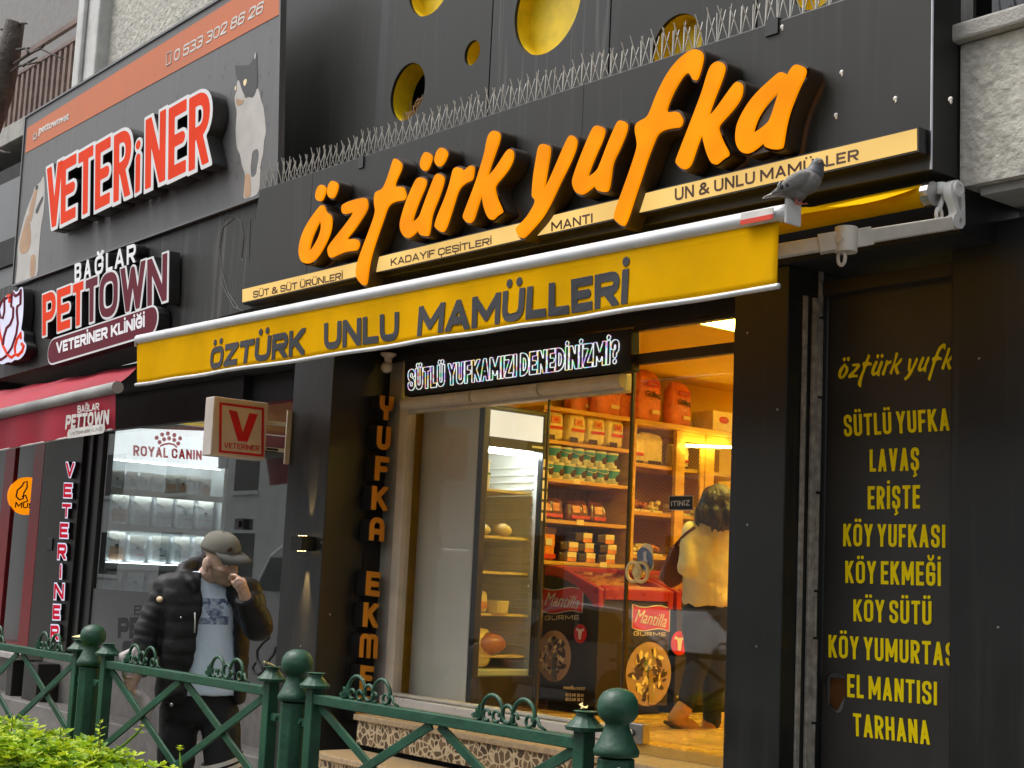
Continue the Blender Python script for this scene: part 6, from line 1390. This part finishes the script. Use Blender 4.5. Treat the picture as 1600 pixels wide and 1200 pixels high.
# ------------------------------------------------------------------ bare tree at the top left
tr_ = thing("bare_tree", "pruned bare tree trunk with thin broken twigs at top left", "tree", (-13.0,-2.3,0))
b = B(); pts = [V((-13.2,-2.3,0)), V((-12.75,-2.2,2.6)), P(-28,230,Y=-2), P(2,140,Y=-2), P(14,85,Y=-2), P(24,34,Y=-2)]; b.tube(pts, [.17,.14,.105,.10,.088,.076], 14); o = b.obj("trunk", M['bark'], tr_, smooth=True); wrinkle(o, .012, 9)
b = B()
for L in ([(22,100),(45,84),(64,76),(80,84),(99,92)],[(18,112),(30,103),(44,100),(62,97)],[(26,78),(36,76),(46,75)],[(30,37),(36,36),(42,37)],[(14,45),(4,46),(-6,44)],[(64,76),(70,68)],[(-5,55),(5,62),(12,72)],[(-6,232),(6,238),(16,239)],[(45,84),(40,74)],[(36,103),(50,94),(58,90)]): b.tube([P(x, y, Y=-2+.02*random.random()) for x, y in L], [.013*(1-.7*k/len(L)) for k in range(len(L))], 6)
b.obj("twig", M['bark'], tr_, smooth=True)

# ------------------------------------------------------------------ pigeon
TC_ = -FWD
pg = thing("pigeon", "grey pigeon perched at the right end of the awning bar facing right", "bird", P(1245,319,Y=-1.68))
dP = (P(1245,300,Y=-1.68)-CAM).dot(FWD); pp_ = lambda x, y, d=0: P(x, y, dep=dP-d)
def ring_at(c, u, v_, a, bb, n=16): return [c+u*a*math.cos(2*PI*k/n)+v_*bb*math.sin(2*PI*k/n) for k in range(n)]
b = B(); secs = [((1208,304),.010,.022),((1222,299.5),.022,.032),((1234,294.5),.038,.044),((1247,289),.050,.052),((1260,284),.053,.053),((1269,277),.045,.046),((1275,268),.031,.032),((1277,260),.025,.025)]
ax_ = [pp_(*s[0]) for s in secs]; rg = []
for i, s in enumerate(secs):
    t = (ax_[min(i+1,len(secs)-1)]-ax_[max(i-1,0)]).normalized(); u = (UPV-t*UPV.dot(t)).normalized(); rg.append(ring_at(ax_[i], u, t.cross(u), s[1], s[2]))
b.loft(rg); b.ell(pp_(1278,256), (.0245,.0245,.0235)); b.ell(pp_(1246,303), (.038,.036,.03)); b.ell(pp_(1243,308), (.016,.02,.018))
bd_ = b.obj("body", M['pig'], pg); fuse(bd_, .0045, 6); wrinkle(bd_, .0012, 60)
b = B(); b.ell(pp_(1277,257,.002), (.0262,.026,.0225)); b.tube([pp_(1277,258),pp_(1275,266),pp_(1271,273)], [.027,.0335,.042], 14); hd = b.obj("dark_head", M['pigdark'], pg); fuse(hd, .0045, 5)
b = B(); b.tube([pp_(1284,255.5,.005),pp_(1288,257.5,.006),pp_(1290.5,260.5,.006)], [.006,.004,.0015], 8); b.obj("beak", M['pigbar'], pg, smooth=True)
b = B(); b.ell(pp_(1281,253,.0255), (.0030,.0030,.0030), None, 8, 6); b.obj("eye", M['noodle'], pg, smooth=True)
# folded wing on the near side, tail
b = B(); W_ = [((1266,272),.010,.004),((1258,276),.024,.012),((1247,281),.031,.016),((1236,286),.028,.015),((1224,293),.018,.011),((1214,298),.010,.007),((1206,302),.004,.004)]
ax_ = [pp_(x, y, .040+.010*math.sin(i/6*PI)) for i, ((x, y), _, _) in enumerate(W_)]; rg = []
for i, s in enumerate(W_):
    t = (ax_[min(i+1,6)]-ax_[max(i-1,0)]).normalized(); u = (UPV-t*UPV.dot(t)).normalized(); rg.append(ring_at(ax_[i], u, t.cross(u), s[1], s[2]))
b.loft(rg); wg = b.obj("wing", M['pig'], pg, smooth=True)
for A_, C_, r in (((1229,282),(1233,296),.0058),((1221,287),(1224,297),.0055),((1219,284),(1216,296),.004)):
    b = B(); mid = ((A_[0]+C_[0])/2-1.5,(A_[1]+C_[1])/2); b.tube([pp_(*A_,.046),pp_(*mid,.062),pp_(*C_,.052)], [r*.7,r,r*.6], 8); b.obj("wing_bar", M['pigbar'] if r > .005 else M['pigpale'], wg, smooth=True)
b = B(); b.loft([ring_at(pp_(1222,299,.004), UPV, TC_, .014, .03), ring_at(pp_(1208,304,.004), UPV, TC_, .010, .032), ring_at(pp_(1193.5,308.5,.004), UPV, TC_, .003, .034)]); b.obj("tail", M['pigpale'], pg, smooth=True)
b = B()
for x, d in ((1243,.02),(1250,-.02)):
    k_ = pp_(x, 311, d); f_ = pp_(x+3, 319, d); b.tube([k_, (k_+f_)/2+RIGHT*.002, f_], [.006,.0035,.0035], 7)
    for e_ in (RIGHT*.022+TC_*.006, RIGHT*.02-TC_*.012, RIGHT*.018+TC_*.018, -RIGHT*.014): b.tube([f_, f_+e_*.6+V((0,0,.002)), f_+e_], [.0032,.003,.0015], 6)
b.obj("foot", M['pink'], pg, smooth=True)

# ------------------------------------------------------------------ man on the pavement
dM = 7.6
mp = lambda x, y, d=0: P(x, y, dep=dM-d)
PX = dM/FPX
man = thing("person", "man in grey cap and black padded jacket with a hand at his mouth", "person", P(320,1395,dep=dM))
bf = (TC_*.93+RIGHT*.36); bf = V((bf.x,bf.y,0)).normalized(); UP = V((0,0,1)); bs = bf.cross(UP).normalized()
if bs.dot(RIGHT) < 0: bs = -bs
def chain(b, pts, rs, n=14):
    for i in range(len(pts)-1):
        a, c = pts[i], pts[i+1]; t = (c-a).normalized(); u = t.orthogonal().normalized(); v_ = t.cross(u); b.loft([ring_at(a, u, v_, rs[i], rs[i], n), ring_at(c, u, v_, rs[i+1], rs[i+1], n)])
    for p, r in zip(pts, rs): b.ell(p, (r,r,r), None, n, 10)
def torso(b, secs, a0=0, a1=2*PI, n=28, shell=False, e=.8):
    rings = []
    for (x, y, d, hw, hd) in secs:
        c = mp(x, y, d); A0_, A1_ = (a0(y), a1(y)) if callable(a0) else (a0, a1); r = []
        m_ = n if shell else n-1
        for k in range(n):
            t = A0_+(A1_-A0_)*k/(n-1 if shell else n); cs, sn = math.cos(t), math.sin(t); r.append(c+bs*hw*math.copysign(abs(cs)**e, cs)+bf*hd*math.copysign(abs(sn)**e, sn))
        rings.append(r)
    if not shell: return b.loft(rings)
    vs = [p for r in rings for p in r]; b.add(vs, [(k*n+i, k*n+i+1, (k+1)*n+i+1, (k+1)*n+i) for k in range(len(rings)-1) for i in range(n-1)])
# head frame
hf = (RIGHT*.80+TC_*.52-UPV*.20).normalized(); hu = (UPV-hf*UPV.dot(hf)).normalized(); hs = hu.cross(hf).normalized(); HC = mp(345,868,.06)
HR = Matrix((hf,hs,hu)).transposed(); hp = lambda f, s, u: HC+hf*f+hs*s+hu*u
b = B()
b.ell(HC, (.098,.077,.098), HR, 24, 16); b.ell(hp(.030,0,-.055), (.070,.064,.085), HR, 24, 16); b.ell(hp(.045,0,-.112), (.048,.046,.034), HR, 18, 12); b.ell(hp(.076,0,-.124), (.020,.022,.018), HR, 14, 10)
b.tube([hp(.090,0,-.008),hp(.107,0,-.038),hp(.119,0,-.062)], [.010,.012,.015], 10); b.ell(hp(.104,0,-.068), (.014,.021,.010), HR)
b.ell(hp(.082,0,.004), (.024,.056,.013), HR); 
for s in (1,-1):
    b.ell(hp(.058,s*.042,-.052), (.028,.020,.020), HR); b.ell(hp(-.014,s*.084,-.040), (.025,.011,.036), HR); b.ell(hp(-.004,s*.082,-.068), (.012,.009,.014), HR)
b.ell(hp(.094,0,-.090), (.011,.026,.007), HR); b.ell(hp(.092,0,-.100), (.011,.024,.007), HR)
chain(b, [hp(-.03,0,-.08), mp(322,905,-.03), mp(318,925,-.05)], [.058,.060,.075])
torso(b, [(316,905,-.05,.09,.06),(317,918,-.05,.17,.085),(321,950,-.05,.165,.10),(321,1000,-.05,.15,.095),(317,1050,-.05,.15,.095),(311,1095,-.05,.155,.10)])
RS, RE, RW = mp(268,919,-.05), mp(236,985,-.02), mp(212,1056,.10); LS, LE, LW = mp(381,925,-.02), mp(403,984,.10), mp(382,929,.20)
chain(b, [RS,RE,RW], [.055,.045,.030]); chain(b, [LS,LE,LW], [.055,.045,.030])
chain(b, [mp(284,1110,-.05),mp(270,1245,.04),mp(262,1370,-.03)], [.085,.060,.042]); chain(b, [mp(343,1110,-.05),mp(350,1235,.10),mp(352,1372,.03)], [.085,.060,.042])
for a in (mp(262,1385,-.03), mp(352,1387,.03)): c = V((a.x,a.y,.04)); b.ell(c+bf*.06, (.05,.05,.035))
# left hand at the mouth
b.ell(mp(377,915,.235), (.026,.030,.042), None); chain(b, [LW, mp(379,919,.225)], [.030,.028])
def finger(pts, r=.0095): chain(b, [mp(*p) for p in pts], [r*(1-.10*i) for i in range(len(pts))], 8)
finger([(375,904,.255),(368,899,.262),(363,898,.25),(360.5,900,.235)]); finger([(378,907,.262),(371,905,.275),(367,908,.27),(367,912,.255)]); finger([(380,911,.262),(373,911,.276),(370,914,.27),(370.5,917,.255)]); finger([(381,916,.255),(375,917,.268),(373,920,.262)], .0085)
finger([(374,921,.235),(367,916,.25),(362.5,909,.25)], .0105)
# right hand with the bag
b.ell(mp(206,1070,.115), (.030,.026,.042), None); chain(b, [RW, mp(209,1064,.105)], [.030,.028])
for k, (x, y) in enumerate(((203,1058),(200,1065),(200,1072),(203,1079))): finger([(x+3,y+1,.13),(x-4,y,.145),(x-5,y+4,.13),(x-1,y+6,.115)], .0095-.0006*k)
finger([(211,1074,.12),(211,1083,.135),(214,1090,.13)], .0105)
body = b.obj("body", [M['skinman'],M['stubble']], man); fuse(body, .0052, 3, .5); off = worldloc(man)
for p_ in body.data.polygons:
    c = p_.center+off-HC; f_, s2_, u_ = c.dot(hf), c.dot(hs), c.dot(hu)
    if -.165 < u_ < -.070+.02*abs(s2_)/.07+.004*noise.noise(c*90) and f_ > .0 and c.length < .2 and not (f_ > .093 and u_ > -.105): p_.material_index = 1
# eyes, brows, hair
for s in (1,-1):
    b = B(); b.ell(hp(.083,s*.030,-.022), (.010,.014,.009), HR, 12, 8); e_ = b.obj("eye", M['offwhite'], man, smooth=True); b = B(); b.ell(hp(.0915,s*.030,-.024), (.003,.006,.006), HR, 10, 8); b.obj("iris", M['hairdark'], e_, smooth=True)
    b = B(); b.tube([hp(.092,s*.014,-.002),hp(.090,s*.034,.004),hp(.076,s*.054,-.003)], [.004,.006,.003], 6); b.obj("eyebrow", M['hairdark'], man, smooth=True)
b = B(); b.ell(hp(-.034,0,-.016), (.070,.0765,.058), HR, 24, 14); hair = b.obj("hair", M['hairdark'], man); wrinkle(hair, .003, 60)
# stubble-dark jaw is in the skin tone; cap
b = B(); rings = []
for k in range(9):
    t = k/8; r_ = math.cos(t*PI/2)**.72 if t < 1 else .02; rings.append([hp(-.006+.112*max(r_,.03)*math.cos(a), .091*max(r_,.03)*math.sin(a), .026+.096*math.sin(t*PI/2)) for a in [2*PI*i/28 for i in range(28)]])
b.loft(rings); cp = b.obj("cap", M['cap'], man, smooth=True)
b = B(); tp_, bt_ = [], []
for i in range(15):
    a = -1.15+2.3*i/14; x_, y_ = -.006+.110*math.cos(a), .094*math.sin(a); out_ = .098*math.cos(a*.98)**.6 if abs(a) < 1.5 else 0
    tp_.append((x_-.004, y_*.97, .034)); bt_.append((x_+out_*1.05, y_*.98, .028-.030*(y_/.09)**2-.012))
n_ = 15; vs = [hp(*p) for p in tp_]+[hp((p[0]+q[0])/2, (p[1]+q[1])/2*1.02, (p[2]+q[2])/2+.006) for p, q in zip(tp_, bt_)]+[hp(*p) for p in bt_]
b.add(vs, [(r*n_+i, r*n_+i+1, (r+1)*n_+i+1, (r+1)*n_+i) for r in range(2) for i in range(n_-1)]); b.obj("brim", M['capdark'], cp, smooth=True, solid=.006, recalc=True)
b = B(); c_ = hp(.092,-.040,.062); b.ell(c_, (.007,.020,.012), HR, 10, 8); b.obj("cap_patch", M['hairdark'], cp)
b = B(); b.ell(hp(-.006,0,.122), (.008,.008,.005), HR, 10, 6); b.obj("cap_button", M['capdark'], cp)
# T-shirt
b = B(); torso(b, [(318,893,-.035,.075,.070),(318,902,-.04,.115,.085),(319,918,-.045,.178,.11),(322,950,-.045,.180,.135),(322,1000,-.045,.172,.138),(320,1045,-.04,.178,.142),(318,1078,-.04,.186,.145),(318,1084,-.04,.186,.145)], n=36)
tee = b.obj("tshirt", [M['tee'],M['teeprint']], man); fuse(tee, .011, 6); wrinkle(tee, .0055, 7, .35); wrinkle(tee, .003, 16, .5)
off = worldloc(man); z_hi, z_lo = mp(330,936,.1).z, mp(330,976,.1).z
for p_ in tee.data.polygons:
    c = p_.center+off; sx = (c-mp(331,955,.1)).dot(bs)
    nz_ = noise.noise(V((c.x*16,c.y*16,c.z*22)))+.5*noise.noise(V((c.x*40,c.y*40,c.z*50)))
    if z_lo < c.z < z_hi and p_.normal.dot(bf) > .2 and -.10+.02*nz_ < sx < .10 and nz_ > -.28+ (0 if c.z > z_lo+.03 else -.6): p_.material_index = 1
# jacket
def ao(y): return math.radians(99+max(0,(y-930))*.105)
def ac(y): return math.radians(62-max(0,(y-930))*.085)+2*PI
b = B()
torso(b, [(319,897,-.045,.125,.095),(319,908,-.045,.185,.125),(322,925,-.045,.205,.142),(322,950,-.045,.208,.155),(321,985,-.04,.205,.160),(320,1020,-.04,.210,.163),(317,1060,-.04,.214,.166),(314,1098,-.04,.214,.168)], ao, ac, 44, True, .85)
jk = b.obj("jacket", M['jacket'], man); sd_ = jk.modifiers.new("pad", 'SOLIDIFY'); sd_.thickness = .034; sd_.offset = 0; freeze(jk)
b = B(); off = worldloc(man); b.v = [v_.co+off for v_ in jk.data.vertices]; b.f = [list(p_.vertices) for p_ in jk.data.polygons]; b.mi = [0]*len(b.f); bpy.data.objects.remove(jk)
def sleeve(a, c, e_, r0, r1, r2, puffs=5):
    pts, rs = [], []
    for i in range(2*puffs+1):
        t = i/(2*puffs); p = a+(c-a)*t; pts.append(p); rs.append((r0+(r1-r0)*t)*(1+(.035 if i % 2 else -.03)))
    for i in range(1, 2*puffs+1):
        t = i/(2*puffs); p = c+(e_-c)*t; pts.append(p); rs.append((r1+(r2-r1)*t)*(1+(.035 if i % 2 else -.03)))
    b.tube(pts, rs, 18); b.ell(c, (r1,r1,r1), None, 16, 12)
sleeve(RS+V((0,0,.0)), mp(234,985,-.01), mp(212.5,1054,.09), .090, .080, .055); sleeve(LS, mp(402,980,.09), mp(383,932,.185), .090, .078, .053)
b.ell(RS, (.10,.10,.085)); b.ell(LS, (.098,.098,.085))
b.tube([mp(283,899,.05),mp(288,890,-.02),mp(302,882,-.10),mp(325,878,-.14),mp(350,888,-.12),mp(362,902,-.04),mp(364,918,.06)], [.030,.040,.046,.046,.044,.038,.024], 14)
b.tube([mp(286,897,.06),mp(299,910,.105),mp(307,925,.125)], [.034,.030,.018], 12); b.ell(mp(318,895,-.16), (.14,.08,.085))
jk = b.obj("jacket", M['jacket'], man); fuse(jk, .0095, 4); wrinkle(jk, .010, 5, 1.6)
off = worldloc(man); cs_ = []
for v_ in jk.data.vertices:
    zz = v_.co.z+off.z+.018*noise.noise(v_.co*5); cs_.extend(v_.co+v_.normal*(.0042*abs(math.sin(PI*zz/.082))**.6-.003+.0035*noise.noise(v_.co*13)))
jk.data.vertices.foreach_set('co', cs_); jk.data.update()
b = B(); b.ell(mp(249.5,936.5,.085), (.026,.012,.016)); b.obj("sleeve_badge", M['badge'], jk, smooth=True)
b = B(); b.tube([mp(304.5,957,.150),mp(304.8,972,.153),mp(304,989,.152)], .004, 6); b.obj("zip_edge", M['offwhite'], jk, smooth=True)
b = B(); b.ell(mp(283,965,.165), (.006,.006,.006), None, 8, 6); b.ell(mp(268,1101,.15), (.012,.008,.010), None, 8, 6); b.obj("press_stud", M['steel'], jk, smooth=True)
# trousers
b = B(); torso(b, [(313,1062,-.045,.172,.125),(311,1095,-.045,.186,.135),(310,1120,-.045,.182,.13),(310,1129,-.045,.15,.11)])
chain(b, [mp(281,1112,-.045),mp(269,1245,.035),mp(262,1378,-.03)], [.108,.088,.078], 18); chain(b, [mp(343,1112,-.045),mp(350,1235,.09),mp(352,1380,.03)], [.106,.088,.078], 18)
trs = b.obj("trousers", M['trouser'], man); fuse(trs, .012, 5); wrinkle(trs, .009, 8, .7); wrinkle(trs, .004, 20)
for k, (yy, m_) in enumerate(((1192,M['offwhite']),(1203,M['offwhite']))):
    b = B(); c0 = mp(347,yy,.045); pts = [c0+bs*.106*math.cos(a)+bf*.108*math.sin(a)+V((0,0,.035*math.cos(a))) for a in [2*PI*i/24 for i in range(24)]]
    r2 = [[p, p+V((0,0,.022))] for p in pts]; vs = [p for r in r2 for p in r]; b.add(vs, [(2*i, 2*((i+1) % 24), 2*((i+1) % 24)+1, 2*i+1) for i in range(24)]); b.obj("trouser_stripe", m_, trs, solid=.003)
for a in (mp(262,1385,-.03), mp(352,1387,.03)):
    c = V((a.x,a.y,.0)); b = B(); b.ell(c+bf*.06+V((0,0,.045)), (.055,.055,.05)); b.ell(c+bf*.13+V((0,0,.035)), (.045,.045,.036)); b.box(c+V((-.04,-.04,0)), c+V((.04,.04,.05))); sh_ = b.obj("shoe", M['rubber'], man); fuse(sh_, .012, 4)
cb_ = thing("crumpled_bag", "crumpled white plastic bag held in the man's lowered hand", "bag", mp(215,1080,.12))
b = B(); b.loft([ring_at(mp(212,1008,.10), RIGHT, TC_, .012, .01, 14), ring_at(mp(202,1018,.105), RIGHT, TC_, .050, .02, 14), ring_at(mp(198,1036,.11), RIGHT, TC_, .048, .026, 14), ring_at(mp(200,1056,.115), RIGHT, TC_, .026, .022, 14), ring_at(mp(207,1075,.115), RIGHT, TC_, .02, .02, 14), ring_at(mp(222,1092,.11), RIGHT, TC_, .05, .03, 14), ring_at(mp(230,1108,.105), RIGHT, TC_, .045, .032, 14), ring_at(mp(226,1128,.10), RIGHT, TC_, .03, .02, 14), ring_at(mp(214,1136,.10), RIGHT, TC_, .008, .006, 14)])
bg = b.obj("plastic_bag", M['bag'], cb_); sb_ = bg.modifiers.new("s", 'SUBSURF'); sb_.levels = sb_.render_levels = 2; freeze(bg); wrinkle(bg, .014, 15); wrinkle(bg, .007, 34); bg.data.polygons.foreach_set("use_smooth", [True]*len(bg.data.polygons))

# ------------------------------------------------------------------ woman in the shop
dW = (P(1100,950,Y=1.0)-CAM).dot(FWD); wp = lambda x, y, d=0: P(x, y, dep=dW-d)
wom = thing("person", "dark haired woman in cream jacket and tan boots seen from behind in the shop", "person", P(1100,1150,dep=dW))
b = B(); chain(b, [wp(1127,793), wp(1124,815,-.01), wp(1118,835,0)], [.085,.055,.07]); b.ell(wp(1143,792,-.06), (.06,.06,.08))
wt = lambda b_, secs: b_.loft([ring_at(wp(x, y, d), V((RIGHT.x,RIGHT.y,0)).normalized(), V((TC_.x,TC_.y,0)).normalized(), hw, hd, 24) for x, y, d, hw, hd in secs])
wt(b, [(1114,820,0,.10,.08),(1110,850,0,.15,.10),(1108,900,0,.14,.10),(1106,945,0,.15,.11)])
chain(b, [wp(1090,950),wp(1088,1030,.03),wp(1076,1092,.04)], [.085,.06,.045]); chain(b, [wp(1120,950),wp(1116,1040,-.05),wp(1112,1100,-.10)], [.085,.06,.045]); chain(b, [wp(1082,835,.02),wp(1078,890,.06),wp(1118,905,-.05),wp(1150,892,-.16)], [.05,.045,.04,.03])
b.ell(wp(1153,890,-.18), (.035,.03,.03))
for k in range(4): chain(b, [wp(1155,886+k*3,-.19),wp(1162,884+k*3.5,-.21),wp(1166,887+k*3.5,-.215)], [.0095,.009,.008], 8)
chain(b, [wp(1152,884,-.17),wp(1158,878,-.19)], [.011,.009], 8)
wb_ = b.obj("body", M['skin'], wom); fuse(wb_, .01, 4)
b = B(); b.ell(wp(1121,782,.01), (.112,.115,.105)); b.ell(wp(1113,802,.03), (.085,.09,.11)); b.ell(wp(1102,803,.0), (.052,.075,.085)); b.ell(wp(1121,818,.02), (.085,.085,.075)); b.ell(wp(1135,824,.02), (.035,.05,.055)); b.ell(wp(1094,812,.0), (.03,.04,.03))
for k in range(60):
    a = random.uniform(0,2*PI); r_ = random.uniform(.085,.125); h0 = random.uniform(.02,.10); c0 = wp(1120,790,.0)
    p0 = c0+V((r_*.6*math.cos(a),r_*.6*math.sin(a),h0)); p1 = c0+V((r_*1.05*math.cos(a),r_*1.05*math.sin(a),-.04)); p2 = c0+V((r_*1.1*math.cos(a+.15),r_*1.1*math.sin(a+.15),-.12-random.uniform(.0,.06))); b.tube([p0,p1,p2],[.022,.020,.007],8)
hr = b.obj("hair", M['hairbrown'], wom); fuse(hr, .008, 5); wrinkle(hr, .010, 16, .4); wrinkle(hr, .002, 40, .2)
b = B(); wt(b, [(1112,813,0,.075,.07),(1111,822,0,.125,.095),(1108,845,0,.165,.12),(1105,885,0,.165,.13),(1104,920,0,.160,.135),(1105,938,0,.168,.142),(1108,948,0,.165,.14)])
chain(b, [wp(1084,832,.01),wp(1075,885,.07),wp(1095,902,.04)], [.072,.066,.06], 16); chain(b, [wp(1075,885,.07),wp(1118,905,-.05),wp(1146,893,-.15)], [.066,.058,.05], 16); chain(b, [wp(1136,832,-.02),wp(1142,880,-.06)], [.07,.06], 16)
ct = b.obj("jacket", M['coat'], wom); fuse(ct, .013, 4); wrinkle(ct, .013, 7, .6); wrinkle(ct, .006, 16, .7)
b = B(); wt(b, [(1106,935,0,.15,.12),(1106,965,0,.165,.13)]); chain(b, [wp(1090,962),wp(1090,1035,.03),wp(1074,1098,.04)], [.105,.078,.060], 16); chain(b, [wp(1120,962),wp(1117,1045,-.05),wp(1112,1126,-.12)], [.105,.080,.062], 16)
jn = b.obj("jeans", M['jean'], wom); fuse(jn, .014, 4); wrinkle(jn, .008, 9)
def boot(heel, toe, ank):
    b = B(); chain(b, [ank, heel], [.058,.050]); chain(b, [heel, (heel+toe)/2+V((0,0,.010)), toe], [.050,.050,.038]); o = b.obj("boot", M['boot'], wom); fuse(o, .009, 4)
    s_ = B(); dn = (toe-heel).normalized(); up_ = (V((0,0,1))-dn*dn.z).normalized(); s_.bar(heel-dn*.045-up_*.047, toe+dn*.036-up_*.039, .085, .022, up_); s_.obj("sole", M['loaf'], o, bevel=.006)
boot(wp(1055,1123,.05), wp(1099,1152,-.02), wp(1068,1107,.05)); boot(wp(1106,1141,-.10), wp(1132,1148,-.18), wp(1112,1120,-.12))
sb2 = thing("shoulder_bag", "brown leather bag hanging at the woman's left side", "bag", wp(1050,890,-.02)); b = B(); b.prism([wp(x, y, .0) for x, y in ((1030,905),(1051,853),(1064,851),(1069,880),(1066,912),(1048,921))], -TC_*.09); b.obj("bag_body", M['leather'], sb2, bevel=.02)
b = B(); b.tube([wp(1052,856,-.04),wp(1070,836,.05),wp(1086,823,.07)], .012, 8); b.obj("strap", M['leather'], sb2, smooth=True)
